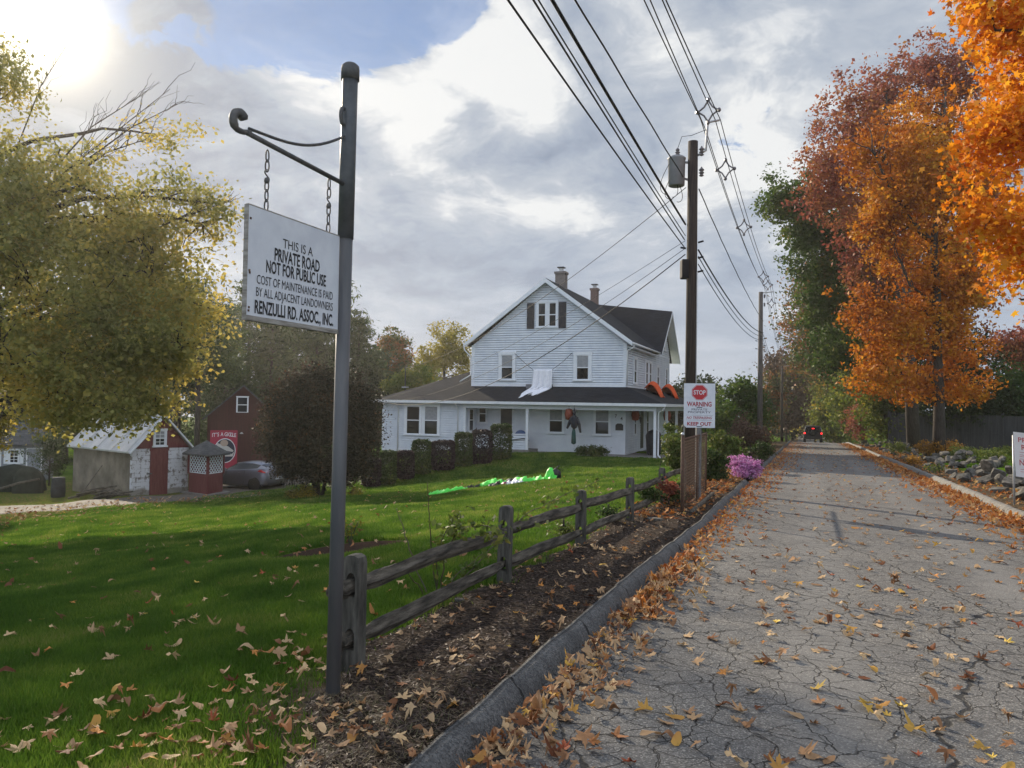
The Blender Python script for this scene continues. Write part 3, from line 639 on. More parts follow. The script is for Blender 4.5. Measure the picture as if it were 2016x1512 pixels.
# -- private road sign post
def sign_post():
    base = gat(655, 1385); top = at(690, 128, base.y)
    A = at(487.5, 516, 3.50); B = at(667, 560, 4.16)
    e = Vector((A.x - B.x, A.y - B.y, 0)).normalized()                  # from the post outwards
    t = thing('sign_post', 'grey steel post with scrolled arm at the lawn corner', 'sign post', base)
    hgt = top.z - base.z
    lean = Vector((top.x - base.x, 0, 0))
    def pt(z): return Vector((lean.x * z / hgt, 0, z))
    r = .040
    MB().tube([pt(-.2), pt(2.46 - base.z)], r * .97, 14).build('lower_pole', M_STEEL, t, smooth=True)
    MB().tube([pt(2.44 - base.z), pt(hgt - .05)], r * 1.08, 14).build('upper_pole', M_SLEEVE, t, smooth=True)
    p = pt(hgt); MB().lathe([(r * 1.28, -.085), (r * 1.28, -.03), (r * 1.2, -.008), (r * .8, .006), (.002, .010)], 14, p).build('cap', M_IRON, t, smooth=True)
    za = 2.75 - base.z; q = pt(za)
    arm = MB(); end = q + e * .80
    arm.tube([q + e * .03 + Vector((0, 0, -.015)), end + Vector((0, 0, .012))], .0125, 8)
    arm.build('arm', M_IRON, t, smooth=True)
    zb = 3.0 - base.z; qb = pt(zb); br = []
    for i in range(15):
        f = i / 14; p = (qb + e * .03).lerp(end - e * .02 + Vector((0, 0, .035)), f); p.z -= .075 * math.sin(math.pi * f) * (1 - .35 * f); br.append(p)
    MB().tube(br, .0075, 8).build('brace', M_IRON, t, smooth=True)
    sc_ = []; c0 = end + e * .045 + Vector((0, 0, .045))
    sc_.append(end - e * .03 + Vector((0, 0, .02))); sc_.append(end + e * .02 + Vector((0, 0, .006)))
    for i in range(14):
        a = R_(-100 + i * 255 / 13); sc_.append(c0 + e * (math.cos(a) * .036) + Vector((0, 0, math.sin(a) * .040)))
    m = MB(); n = len(sc_); side = Vector((-e.y, e.x, 0)) * .021; vs = []
    m.tube(sc_, [.012] * 2 + [.014] * 3 + [.019] * (n - 9) + [.022, .024, .025, .018], 8)
    for i in range(2, n - 1):
        pass
    m.build('scroll', M_IRON, t, smooth=True)
    rg = MB(); cz = 3.10 - base.z; cc = pt(cz) + e * (r + .014)
    rg.tube([cc + e * (.022 * math.cos(a)) + Vector((0, 0, .045 * math.sin(a))) for a in np.linspace(math.pi * .42, math.pi * 1.58, 12) * -1 + math.pi], .011, 8)
    rg.build('hook_loop', M_IRON, t, smooth=True)
    # the hanging board
    zt, zb2 = 2.445, 1.915; W = (A - B).length if False else math.hypot(A.x - B.x, A.y - B.y)
    s = thing('hanging_sign', 'white wooden private road sign hung from the scrolled post arm', 'sign', (B.x, B.y, 0))
    ex = -e; nrm = Vector((ex.y, -ex.x, 0))
    def mp(a, b, d): return tuple(e * W + ex * a + nrm * d + Vector((0, 0, b)))          # a: 0..W left to right
    MB().mbox(mp, 0, W, zb2 + .022, zt, -.02, 0).build('board', M_SIGNW, s, bevel=.002)
    fr = MB().mbox(mp, -.004, W + .002, zb2, zb2 + .024, -.024, .004).mbox(mp, -.006, .0, zb2 + .024, zt + .002, -.022, .001).mbox(mp, 0, W, zt, zt + .007, -.021, -.001)
    fr.build('edge_strip', M_SIGNWD, s, bevel=.0015)
    nl = MB()
    for a, b in ((.012, zt - .06), (.012, zt - .30), (.014, zt - .31), (.012, zb2 + .045), (.014, zb2 + .06)): nl.mbox(mp, a - .005, a + .005, b - .005, b + .005, 0, .003)
    nl.build('rivets', M_RUST, s)
    L = MB(); xm = W * .505
    def yy(f): return zt - (zt - zb2) * f
    lettering(L, 'THIS IS A', .047, mp, xm, yy(.285), .0005, 0, width=.235)
    lettering(L, 'PRIVATE ROAD', .062, mp, xm, yy(.42), .0005, .022, width=.355)
    lettering(L, 'NOT FOR PUBLIC USE', .060, mp, xm, yy(.545), .0005, .022, width=.47)
    lettering(L, 'COST OF MAINTENANCE IS PAID', .044, mp, xm, yy(.665), .0005, 0, width=.595)
    lettering(L, 'BY ALL ADJACENT LANDOWNERS', .044, mp, xm, yy(.775), .0005, 0, width=.60)
    lettering(L, 'RENZULLI RD. ASSOC., INC.', .062, mp, xm, yy(.925), .0005, .026, width=.615)
    L.build('lettering', M_BLACKP, s)
    for a in (W * .18, W * .87):
        o = bpy.data.objects.new('chain', None); ch = MB()
        top_z = 2.745 - .012; pa = Vector(mp(a, 0, -.010)); ztop = top_z; zbot = zt + .004
        n = 6; seg = (ztop - zbot) / n
        for i in range(n):
            zc = zbot + seg * (i + .5); rr = seg * .62
            axis_ = (ex if i % 2 else nrm); pts = []
            if i == 3:
                pts = [pa + axis_ * (.016 * math.sin(u * 2 * math.pi)) + Vector((0, 0, zc - rr + 2 * rr * u)) for u in np.linspace(0, 1, 12)]
            else:
                pts = [pa + axis_ * (.011 * math.cos(u)) + Vector((0, 0, zc + rr * math.sin(u))) for u in np.linspace(0, 2 * math.pi, 13)]
            ch.tube(pts, .0036, 6, cap=False)
        ch.lathe([(.002, -.014), (.012, -.01), (.014, 0), (.011, .012), (.002, .016)], 8, pa + Vector((0, 0, zbot + seg * 3.0)))
        bpy.data.objects.remove(o)
        ch.build('chain', M_IRON, s, smooth=True)
sign_post()

# -- split rail fence
def rail_fence():
    pxs = [(695, 1320), (992, 1150), (1143, 1078), (1240, 1030), (1303, 995)]
    P5 = [gat(*q) for q in pxs]
    d = (P5[-1] - P5[0]); d.z = 0; d.normalize(); P0 = P5[0] - d * 2.3; P0.z = gz(P0.x, P0.y)
    P6 = P5[-1] + d * 2.6; P6.z = gz(P6.x, P6.y) + .05; ALL = P5 + [P6]
    root = thing('split_rail_fence', 'weathered grey split rail fence along the mulch strip', 'fence', P5[0])
    o0 = P5[0]; nn = Vector((d.y, -d.x, 0))
    for i, p in enumerate(ALL):
        q = p - o0; w, th = .058, .045
        ln = rng.normal(0, .012, 2)
        def mp(a, b, c, q=q, ln=ln): return tuple(q + nn * (a + ln[0] * b) + d * (c + ln[1] * b) + Vector((0, 0, b)))
        m = MB(); H = .735 if i == 1 else .705
        for b0, b1 in ((-.25, .135), (.265, .455), (.60, H - .05)): m.mbox(mp, -w, w, b0, b1, -th, th)
        for b0, b1 in ((.135, .265), (.455, .60)):
            m.mbox(mp, -w, -.030, b0, b1, -th, th); m.mbox(mp, .030, w, b0, b1, -th, th)
        for b1 in (.265, .60):                                             # arched tops of the mortices
            m.prism([(-.030, b1), (-.030, b1 - .03), (-.018, b1 - .008), (0, b1 - .0005)], mp, -th, th); m.prism([(.030, b1), (0, b1 - .0005), (.018, b1 - .008), (.030, b1 - .03)], mp, -th, th)
        m.prism([(-w, H - .05), (w, H - .05), (w * .86, H - .015), (w * .3, H), (-w * .5, H - .004), (-w * .9, H - .02)], mp, -th * .98, th * .98)
        m.build('post', M_OLDW, root)
    def rail(a, b, seed):
        n = 26; k = 10; L = b - a; ax = L.normalized(); g = np.random.default_rng(seed)
        sag = g.uniform(-.03, .005); up = Vector((0, 0, 1)); sd = ax.cross(up).normalized(); vs = []; ph = g.uniform(0, 6, 4)
        for i in range(n):
            f = i / (n - 1); end = min(f, 1 - f); tp = .45 + .55 * min(1, end / .13)
            c = a + L * f + up * (sag * math.sin(math.pi * f) + .007 * math.sin(3 * f * 3.1 + ph[0]) * tp) + sd * (.014 * math.sin(5 * f + ph[1]))
            for j in range(k):
                an = 2 * math.pi * j / k + .5 * math.sin(ph[3] + 2 * f)
                r = .047 * tp * (1 + .20 * math.cos(4 * an + ph[2] * .2) + .05 * math.sin(9 * f + 2.7 * j) + .04 * math.sin(31 * f + 1.3 * j))
                vs.append(c + up * (r * 1.12 * math.sin(an)) + sd * (r * .62 * math.cos(an)))
        fs = [(i * k + j, i * k + (j + 1) % k, (i + 1) * k + (j + 1) % k, (i + 1) * k + j) for i in range(n - 1) for j in range(k)] + [tuple(range(k - 1, -1, -1)), tuple((n - 1) * k + j for j in range(k))]
        b2 = MB(); b2.M = None
        o = MB().add([tuple(v - a) for v in vs], fs).build('rail', M_RAIL, root); o.location = a
        # grain runs along the rail: turn the mesh so that its x axis is the rail
        Rm = Matrix((ax, sd, ax.cross(sd) * -1)).transposed().to_4x4() if False else Vector((1, 0, 0)).rotation_difference(ax).to_matrix().to_4x4()
        o.data.transform(Rm.inverted()); o.rotation_euler = Rm.to_euler()
    hs = ((.515, .49), (.195, .185))
    for i in range(len(ALL) - 1):
        for k, (h0, h1) in enumerate(hs):
            a = ALL[i] - o0; b = ALL[i + 1] - o0; s = 1 if (i + k) % 2 else -1; sh = .018 * s
            rail(a - d * .09 + nn * sh + Vector((0, 0, h0)), b + d * .09 + nn * -sh + Vector((0, 0, h1)), 100 + i * 7 + k)
    for h in (.53, .215):
        a = P5[0] - o0; rail(a - d * .17 - nn * .07 + Vector((0, 0, h - .03)), a + d * .07 + Vector((0, 0, h - .015)), 300 + int(h * 100))
rail_fence()

# -- rusty chain link gate leaf beside the kerb
def gate():
    a = gat(1343, 1015); b = gat(1389, 975); d = b - a; L = math.hypot(d.x, d.y); dz = d.z; ax = Vector((d.x / L, d.y / L, 0)); nn = Vector((ax.y, -ax.x, 0))
    root = thing('chain_link_gate', 'rusty chain link gate leaf standing along the kerb', 'gate', a)
    H0, H1 = 1.24, 1.30
    def mp(u, v, w=0): return ax * u + nn * w + Vector((0, 0, dz * u / L + .03 + v * (H0 + (H1 - H0) * u / L)))
    m = MB(); nd_ = 26; step = .10; rows = int(1 / (step / 1.2))
    k = L / step; n = int(k); hh = 1.22
    segs = int(hh / step)
    for i in range(-segs, n):
        for sgn in (0, 1):
            u0 = i * step; u1 = u0 + hh; pts = []
            v0, v1 = (0, 1) if sgn == 0 else (1, 0)
            f0 = max(0, -u0 / hh); f1 = min(1, (L - u0) / hh)
            if f1 - f0 < .03: continue
            p0 = mp(u0 + hh * f0, v0 + (v1 - v0) * f0, .004 * (1 if sgn else -1)); p1 = mp(u0 + hh * f1, v0 + (v1 - v0) * f1, .004 * (1 if sgn else -1))
            m.tube([p0, p1],   .0027, 4, cap=False)
    m.build('mesh', M_RUST, root)
    fr = MB(); fr.tube([mp(0, 1.0), mp(L, 1.0)], .022, 8); fr.tube([mp(0, 0), mp(L, .0)], .018, 8); fr.tube([mp(L, 0), mp(L, 1.0)], .022, 8); fr.tube([mp(L * .55, 0), mp(L * .55, 1)], .018, 8)
    fr.build('frame', M_RUST, root, smooth=True)
    MB().tube([mp(-.03, -.15), mp(-.03, 1.06)], .028, 8).build('post', M_RUST, root, smooth=True)
    MB().lathe([(.03, 0), (.034, .02), (.02, .04), (.002, .05)], 8, mp(-.03, 1.06)).build('post_cap', M_GALV, root, smooth=True)
    p0 = gpt(1346, 12.9); p1 = gpt(1390, 15.7)
    lg = MB().tube([Vector((0, 0, .05)), Vector((p1.x - p0.x, p1.y - p0.y, p1.z - p0.z + .12))], [.045, .04], 8).build('log', M_RAIL, None, smooth=True); lg.location = p0 + Vector((.1, -.15, .02)); tag(lg, 'thin bare log lying along the foot of the rusty gate', 'log')
gate()

# -- stop warning sign
M_POSTW = pm('grey_sign_post', (.10, .098, .095), (.19, .185, .18), .8, 6, .3, 40, stretch=(6, 6, 1))
def warning():
    base = gpt(1376, 15.5); C = at(1377, 798.5, 15.38); W, H = .612, .885
    root = thing('warning_sign', 'white stop warning private property sign on a grey timber post', 'sign', base)
    rz = R_(-6); cx, sn = math.cos(rz), math.sin(rz)
    o = C - base
    def mp(a, b, d): return (o.x + a * cx + d * -(-sn) , o.y + a * sn - d * cx, o.z + b)
    c = .03; W2, H2 = W / 2, H / 2
    MB().prism([(-W2 + c * 1.6, -H2), (W2, -H2), (W2, H2), (-W2, H2), (-W2, -H2 + c * 1.6)], mp, 0, .006).build('board', M_SIGNW, root)
    MB().box((o.x - .05, o.y + .008, -.3), (o.x + .05, o.y + .10, o.z + H2 * .96)).build('post', M_POSTW, root, bevel=.006)
    def octo(r): return [(r * math.cos(math.pi / 8 + k * math.pi / 4), r * math.sin(math.pi / 8 + k * math.pi / 4) + .262) for k in range(8)]
    MB().prism(octo(.165), mp, .0065, .0075).build('stop_rim', M_RED, root)
    MB().prism(octo(.156), mp, .0078, .0088).build('stop_line', M_SIGNW, root)
    MB().prism(octo(.150), mp, .0090, .0100).build('stop_face', M_RED, root)
    S = MB(); lettering(S, 'STOP', .088, mp, 0, .222, .0100, .02, width=.235); S.build('stop_lettering', M_SIGNW, root)
    T = MB(); lettering(T, 'WARNING', .094, mp, -.005, -.015, .0065, .028, width=.485); T.build('red_lettering', M_REDT, root); T = MB()
    lettering(T, 'NO TRESPASSING', .052, mp, 0, -.268, .0065, .018, shear=.25, width=.50); T.build('red_lettering', M_REDT, root); T = MB()
    lettering(T, 'KEEP OUT', .072, mp, 0, -.398, .0065, .03, width=.475); T.build('red_lettering', M_REDT, root)
    G = MB(); lettering(G, 'PRIVATE', .042, mp, 0, -.098, .0065, .012, width=.31); lettering(G, 'PROPERTY', .042, mp, 0, -.152, .0065, .012, width=.45)
    G.mbox(mp, -.265, .265, -.196, -.192, .0065, .0075).mbox(mp, -.265, .265, -.293, -.289, .0065, .0075); G.build('grey_lettering', M_GREYP, root)
    K = MB().mbox(mp, -.055, .055, -.045, -.031, .0065, .010).mbox(mp, -.055, .055, -.425, -.412, .0065, .010); K.build('staples', M_BLACKP, root)
warning()

# -- white notice at the right edge
def notice():
    base = gpt(1998, 16.3); root = thing('notice_sign', 'white private road notice on a thin post among the stones', 'sign', base)
    rz = R_(-38); cx, sn = math.cos(rz), math.sin(rz); zc = 1.02; W2, H2 = .33, .47
    def mp(a, b, d): return (.34 * cx - .02 + a * cx + d * sn - .06 * b, .34 * sn + a * sn - d * cx, zc + b + .0 - .10 * a)
    MB().prism([(-W2, -H2), (W2, -H2), (W2, H2), (-W2, H2)], mp, 0, .006).build('board', pm('notice_white', (.78, .77, .77), (.84, .83, .83), .5, 5), root)
    T = MB(); M2 = pm('notice_red', (.55, .13, .14), None, .6)
    lettering(T, 'PRIVATE', .10, mp, 0, .27, .0065, .02, width=.50); lettering(T, 'ROAD', .11, mp, 0, .11, .0065, .02, width=.40)
    lettering(T, 'NO EXIT', .12, mp, 0, -.22, .0065, .02, width=.50)
    for b in (.05, -.005, -.04, -.09, -.31, -.36): T.mbox(mp, -.24, .24, b, b + .008, .0065, .0075)
    T.build('lettering', M2, root)
    MB().tube([(-.0, .02, -.2), (-.02, .02, 1.45)], .022, 6).build('post', M_GALV, root, smooth=True)
notice()

# ---------------------------------------------------------------- utility poles
PT = -2.6
def pole_base(s, t=PT): x, y = st(s, t); return Vector((x, y, gz(x, y)))
S1, S2, S3, S0 = 18.7, 47.9, 90.6, -13.0
def utility_pole(s, topz, r0, r1, label, kind, m):
    b = pole_base(s); root = thing('utility_pole', label, 'utility pole', b, group=None); H = topz - b.z
    if kind == 1: H -= .05
    MB().tube([(0, 0, -.3), (0, 0, H * .5), (0, 0, H)], [r0, (r0 + r1) / 2, r1], 16).build('shaft', m, root, smooth=True)
    br = MB(); q = Vector((0, 0, H - .35)); a = RN
    br.tube([q + a * r1, q + a * .30 + Vector((0, 0, .10)), q + a * .34 + Vector((0, 0, .75)), q + a * .36 + Vector((0, 0, .78)), q + a * .62 + Vector((0, 0, .80))] if kind == 1 else [q + a * r1 + Vector((0, 0, .3)), q + a * .75 + Vector((0, 0, .34))], .028, 6)
    br.build('bracket', M_GALV, root, smooth=True)
    for z in (H - .25, H - .75): ins = MB().lathe([(.02, -.12), (.06, -.1), (.03, -.06), (.07, -.03), (.03, 0), (.07, .04), (.03, .08), (.01, .12)], 8, q * 0 + a * (r1 + .09) + Vector((0, 0, z))); ins.build('insulator', M_CERA, root)
    for z, dd in ((H * .705, 1), (H * .69, -1), (H * .66, 1), (H * .64, -1), (H * .62, 1)):
        MB().tube([a * (dd * (r0 + .0)) + Vector((0, 0, z)), a * (dd * (r0 + .13)) + Vector((0, 0, z + .03))], .022, 6).build('cable_clamp', M_WIRE, root)
    if kind == 1:
        tp = -RN * .37 - RD * .10 + Vector((0, 0, H - .72)); tr = MB()
        tr.lathe([(.175, -.36), (.195, -.345), (.205, .27), (.22, .29), (.22, .315), (.16, .36), (.05, .38)], 20, tp); o = tr.build('transformer', M_TRANS, root, smooth=True)
        MB().lathe([(.04, 0), (.07, .03), (.035, .06), (.065, .09), (.03, .12), (.055, .15), (.02, .2)], 8, tp + Vector((.02, 0, .37))).build('bushing', M_CERA, o)
        MB().tube([tp + RN * .2 + Vector((0, 0, .2)), RN * -.1 + Vector((0, 0, H - .5))], .03, 6).tube([tp + RN * .2 + Vector((0, 0, -.2)), RN * -.1 + Vector((0, 0, H - .92))], .03, 6).build('hanger', M_GALV, o)
        for k in range(4):
            c = tp + Vector((-.20 + .06 * k, -.1, .15 - .1 * k)); MB().tube([c + Vector((.16 * math.sin(u * 3.0) * (1 if k % 2 else -1.3), .02 * k, -.75 * math.sin(u * 1.57) + .05 * k * u)) for u in np.linspace(0, 1, 10)], .008, 5).build('lead_wire', M_WIRE, o)
        MB().tube([tp + Vector((.02, 0, .55)), tp + Vector((.12, 0, .85)), tp + Vector((.35, 0, .88)), RN * .3 + Vector((0, 0, H + .25))], .007, 5).build('lead_wire', M_WIRE, o)
        MB().box((-.27, -.16, H * .60), (-.10, .10, H * .655)).build('splice_case', M_WIRE, root, bevel=.03)
        MB().tube([(r0 * .75, -r0 * .72, 0), (r0 * .73, -r0 * .68, H * .62)], .012, 5).build('ground_wire', M_GALV, root)
    return root
utility_pole(S1, 8.0, .142, .118, 'tall dark utility pole carrying the grey transformer', 1, M_POLE)
utility_pole(S2, 8.46, .165, .12, 'grey utility pole behind the brown shrub past the house', 2, M_POLEG)
utility_pole(S3, 6.3, .165, .12, 'dark distant utility pole next to the far road crest', 2, M_POLE)

# ---------------------------------------------------------------- overhead wires
def on_t(px, py, t):
    d = cam_dir(px, py); k = (t) / (d.x * RN.x + d.y * RN.y); p = Vector((0, 0, EYE)) + d * k
    return to_st(p.x, p.y)[0], p.z
WG = 'overhead wires along the poles'
def wire(name, pts, r, label, n=5, group=WG, cat='wire'):
    base = Vector(pts[0]); o = MB().tube([Vector(p) - base for p in pts], r, n).build(name, M_WIRE, None, smooth=True); o.location = base
    tag(o, label, cat, group); return o
def span(s0, t0, z0, s1, t1, z1, sag, n=24, wav=0.0):
    out = []
    for i in range(n + 1):
        f = i / n; x, y = st(s0 + (s1 - s0) * f, t0 + (t1 - t0) * f); out.append((x, y, z0 + (z1 - z0) * f - 4 * sag * f * (1 - f) + wav * math.sin(f * 60)))
    return out
def z_of(py, s, t, px): return on_t(px, py, t)[1]
def near_span(pxtop, t, pole_px, r, label, sag=.25, wav=0, n=24, name='power_line', spole=S1):
    s_, z_ = on_t(pxtop, 0, t)
    bx, by = st(spole, t); d = cam_dir(*pole_px); Y = by; zp = EYE + d.z / d.y * Y
    # straight line from the pole through the picture's top edge, on to the pole behind the camera
    zz = zp + (z_ - zp) * (S0 - spole) / (s_ - spole)
    f = (s_ - S0) / (spole - S0); corr = 4 * sag * f * (1 - f)
    zz += corr / (1 - f)
    wire(name, span(S0, t, zz, spole, t, zp, sag, n, wav), r, label); return zp
for k, (px, t, pp, r, lb, wv) in enumerate([
        (1000, -2.78, (1350, 487), .013, 'lowest telephone cable crossing the sky to the transformer pole', 0),
        (1050, -2.78, (1350, 472), .013, 'left cable of the close pair above the lowest telephone cable', 0),
        (1060, -2.76, (1350, 464), .010, 'right cable of the close pair above the lowest telephone cable', 0),
        (1087, -2.76, (1352, 442), .024, 'thickest black cable ending half way up the transformer pole', 0),
        (1133, -2.80, (1352, 352), .014, 'wavy twisted cable passing in front of the transformer', .010)]):
    near_span(px, t, pp, r, lb, .22, wv, 60 if wv else 24)
PRT = [(-2.42, 1268, (1376, 236), 'leftmost'), (-2.30, 1280, (1383, 256), 'second'), (-2.08, 1304, (1390, 236), 'third'), (-1.96, 1311, (1397, 236), 'rightmost')]
zprim = []
for t, px, pp, w in PRT: zprim.append(near_span(px, t, pp, .011, f'{w} thin line of the four held by diamond spacers overhead', .15))
# past the transformer pole
def far_span(t, z0, z1, sA, sB, r, label, sag, wav=0, tb=None): wire('power_line', span(sA, t, z0, sB, tb if tb is not None else t, z1, sag, 28, wav), r, label)
def zat(s, t, px, py): x, y = st(s, t); d = cam_dir(px, py); return EYE + d.z / d.y * y
for (p1, p2, lb, r, sg, wv) in [((1374, 372), (1494, 632), 'wavy secondary cable between the two nearest utility poles', .014, .25, .012), ((1377, 492), (1494, 655), 'thick telephone cable sagging to the grey second pole', .020, .45, 0),
        ((1377, 505), (1494, 662), 'middle telephone cable sagging to the grey second pole', .012, .5, 0), ((1377, 520), (1494, 668), 'lowest telephone cable sagging to the grey second pole', .012, .55, 0)]:
    far_span(-2.45, zat(S1, -2.45, *p1), zat(S2, -2.45, *p2), S1, S2, r, lb, sg, wv)
for k, (t, px, pp, w) in enumerate(PRT):
    z1 = zat(S2, t, 1508, 562 + (8 if k in (1,) else 0)); far_span(t, zprim[k], z1, S1, S2, .011, f'{w} spacer line running on to the grey second pole', .45)
    z2 = zat(S3, t, 1545, 722); far_span(t, z1, z2, S2, S3, .011, f'{w} spacer line running on to the far dark pole', .5)
for p2, p3, lb in [((1499, 658), (1541, 762), 'upper'), ((1499, 668), (1541, 770), 'lower'), ((1499, 676), (1541, 776), 'bottom')]:
    far_span(-2.45, zat(S2, -2.45, *p2), zat(S3, -2.45, *p3), S2, S3, .013, f'{lb} telephone cable beyond the grey second pole', .4)
# diamond spacers on the primary lines
def spacer_mesh():
    m = MB(); a, h = .23, .25
    P_ = [(0, h), (a, 0), (0, -h), (-a, 0)]
    for i in range(4):
        p, q = P_[i], P_[(i + 1) % 4]; m.tube([(p[0], 0, p[1]), ((p[0] + q[0]) * .40, 0, (p[1] + q[1]) * .40), (q[0], 0, q[1])], .022, 5)
    for p in P_: m.lathe([(.02, -.05), (.045, -.02), (.045, .02), (.02, .05)], 6, (p[0] * 1.08, 0, p[1] * 1.08))
    return m
sp0 = None
for sps, w in ((18.2, 'above the pole with the transformer'), (22.3, 'just past the transformer'), (29.2, 'midway to the grey second pole'), (42.5, 'shortly before the grey second pole'), (47.6, 'beside the top of the grey second pole'), (52.5, 'just beyond the grey second pole'), (66, 'midway to the far dark pole'), (80, 'near the far dark pole')):
    zc = []
    for k in (0, 2):
        t = PRT[k][0]; z1 = zat(S2, t, 1508, 562); z2 = zat(S3, t, 1545, 722)
        f = (sps - S1) / (S2 - S1); g = (sps - S2) / (S3 - S2)
        zc.append(zprim[k] + (z1 - zprim[k]) * f - 4 * .45 * f * (1 - f) if sps < S2 else z1 + (z2 - z1) * g - 4 * .5 * g * (1 - g))
    x, y = st(sps, -2.19); 
    if sp0 is None: o = spacer_mesh().build('cable_spacer', M_CERA, None); sp0 = o
    else: o = sp0.copy(); COL.objects.link(o)
    o.location = (x, y, sum(zc) / 2); o.rotation_euler = (0, 0, -TH); tag(o, f'diamond shaped cable spacer {w}', 'cable spacer', 'diamond cable spacers')
# ================================================================ BUILDINGS
def siding_mat(name, c, c2, scale=1.5):
    return pm(name, c, c2, .55, scale, .06, 30, spec=.3)
M_SIDE = siding_mat('white_clapboard', (.58, .63, .70), (.70, .74, .79), 2.2)
M_TRIM = pm('white_trim', (.66, .69, .73), (.74, .76, .79), .5, 4)
M_PLAIN = pm('white_plaster', (.60, .63, .68), (.67, .70, .74), .7, 2, .1, 20)
def shingle(name, c1, c2, sx=3.2, rough=.9):
    m, nt, b = mat_base(name)
    tc = nd(nt, 'TexCoord').outputs['UV']
    br = nd(nt, 'TexBrick', {'Vector': tc, 'Color1': c1, 'Color2': c2, 'Mortar': tuple(q * .45 for q in c1), 'Scale': sx, 'Mortar Size': .02, 'Bias': .0, 'Brick Width': .9, 'Row Height': .42})
    n = nd(nt, 'TexNoise', {'Vector': nd(nt, 'TexCoord').outputs['Object'], 'Scale': .8, 'Detail': 5.0}).outputs[0]
    sk(nt, b, 'Base Color', mix(nt, 1.0, br.outputs[0], ramp(nt, n, [(.3, (.75, .75, .75)), (.7, (1.2, 1.18, 1.15))]), 'MULTIPLY'))
    b.inputs['Roughness'].default_value = rough; b.inputs['Specular IOR Level'].default_value = .25
    sk(nt, b, 'Normal', nd(nt, 'Bump', {'Height': br.outputs[1], 'Strength': -.6, 'Distance': .02}).outputs[0])
    return m
M_SHING = shingle('dark_shingle', (.009, .011, .016), (.018, .020, .028))
M_SHING2 = shingle('grey_shingle', (.055, .058, .064), (.10, .105, .11))
M_BRICK = None
def brick(name, c1, c2):
    m, nt, b = mat_base(name); tc = nd(nt, 'TexCoord').outputs['UV']
    br = nd(nt, 'TexBrick', {'Vector': tc, 'Color1': c1, 'Color2': c2, 'Mortar': (.22, .20, .19), 'Scale': 6.0, 'Mortar Size': .03, 'Brick Width': .6, 'Row Height': .28})
    sk(nt, b, 'Base Color', br.outputs[0]); b.inputs['Roughness'].default_value = .9
    sk(nt, b, 'Normal', nd(nt, 'Bump', {'Height': br.outputs[1], 'Strength': -.6, 'Distance': .02}).outputs[0]); return m
M_BRICK = brick('brick', (.10, .055, .045), (.17, .09, .07))
M_BRICKG = brick('grey_brick', (.10, .085, .08), (.17, .14, .13))
def glass_mat(name, c, r=.06):
    m, nt, b = mat_base(name); sk(nt, b, 'Base Color', c); b.inputs['Roughness'].default_value = r; b.inputs['Specular IOR Level'].default_value = .35; return m
M_GLASS = glass_mat('window_glass', (.012, .014, .017)); M_BLIND = pm('window_blind', (.22, .23, .25), (.29, .30, .31), .6, 9)
M_SHUT = pm('shutter_black', (.022, .022, .028), (.035, .035, .042), .6, 9, .3, 60, stretch=(.2, .2, 3))
M_CONC = pm('concrete', (.13, .125, .12), (.22, .21, .20), .9, 3, .3, 30)
M_DARK = pm('dark_door', (.018, .020, .020), None, .4)
M_GUT = pm('gutter_white', (.62, .64, .66), (.72, .73, .74), .4, 6)

def uv_box(o):
    """box-projected UVs in metres along each face's own slope"""
    me = o.data; uv = me.uv_layers.new(name='uv')
    for p in me.polygons:
        n = p.normal; up = Vector((0, 0, 1)); a = up.cross(n)
        a = a.normalized() if a.length > 1e-3 else Vector((1, 0, 0)); b = n.cross(a)
        for li in p.loop_indices:
            c = me.vertices[me.loops[li].vertex_index].co; uv.data[li].uv = (c.dot(a) * 1.0, c.dot(b) * 1.0)
    return o
def clip_u(poly, w):
    xs = []
    for i in range(len(poly)):
        (a0, b0), (a1, b1) = poly[i], poly[(i + 1) % len(poly)]
        if (b0 <= w < b1) or (b1 <= w < b0): xs.append(a0 + (a1 - a0) * (w - b0) / (b1 - b0))
    return (min(xs), max(xs)) if len(xs) > 1 else None
def siding(mb, poly, mp, ex=.128, out=.045):
    """clapboards: every course leans out at its lower edge"""
    b0 = min(q[1] for q in poly); b1 = max(q[1] for q in poly); w = b0
    while w < b1 - 1e-4:
        w2 = min(w + ex, b1 - 1e-4); c0 = clip_u(poly, w + 1e-5); c1 = clip_u(poly, w2 - 1e-5)
        if c0 and c1:
            wg = w2 - .034 if w2 - w > .06 else w2; cg = clip_u(poly, wg - 1e-5) or c1
            vs = [mp(c0[0], w, out), mp(c0[1], w, out), mp(cg[1], wg, out * .62), mp(cg[0], wg, out * .62), mp(c0[0], w, -.05), mp(c0[1], w, -.05), mp(cg[1], wg, -.05), mp(cg[0], wg, -.05)]
            mb.add(vs, [(0, 1, 2, 3), (4, 5, 1, 0), (3, 2, 6, 7)])
        w = w2
    return mb
def front(v=0.0): return lambda a, b, d: (a, v - d, b)
def side(u=0.0): return lambda a, b, d: (u + d, a, b)
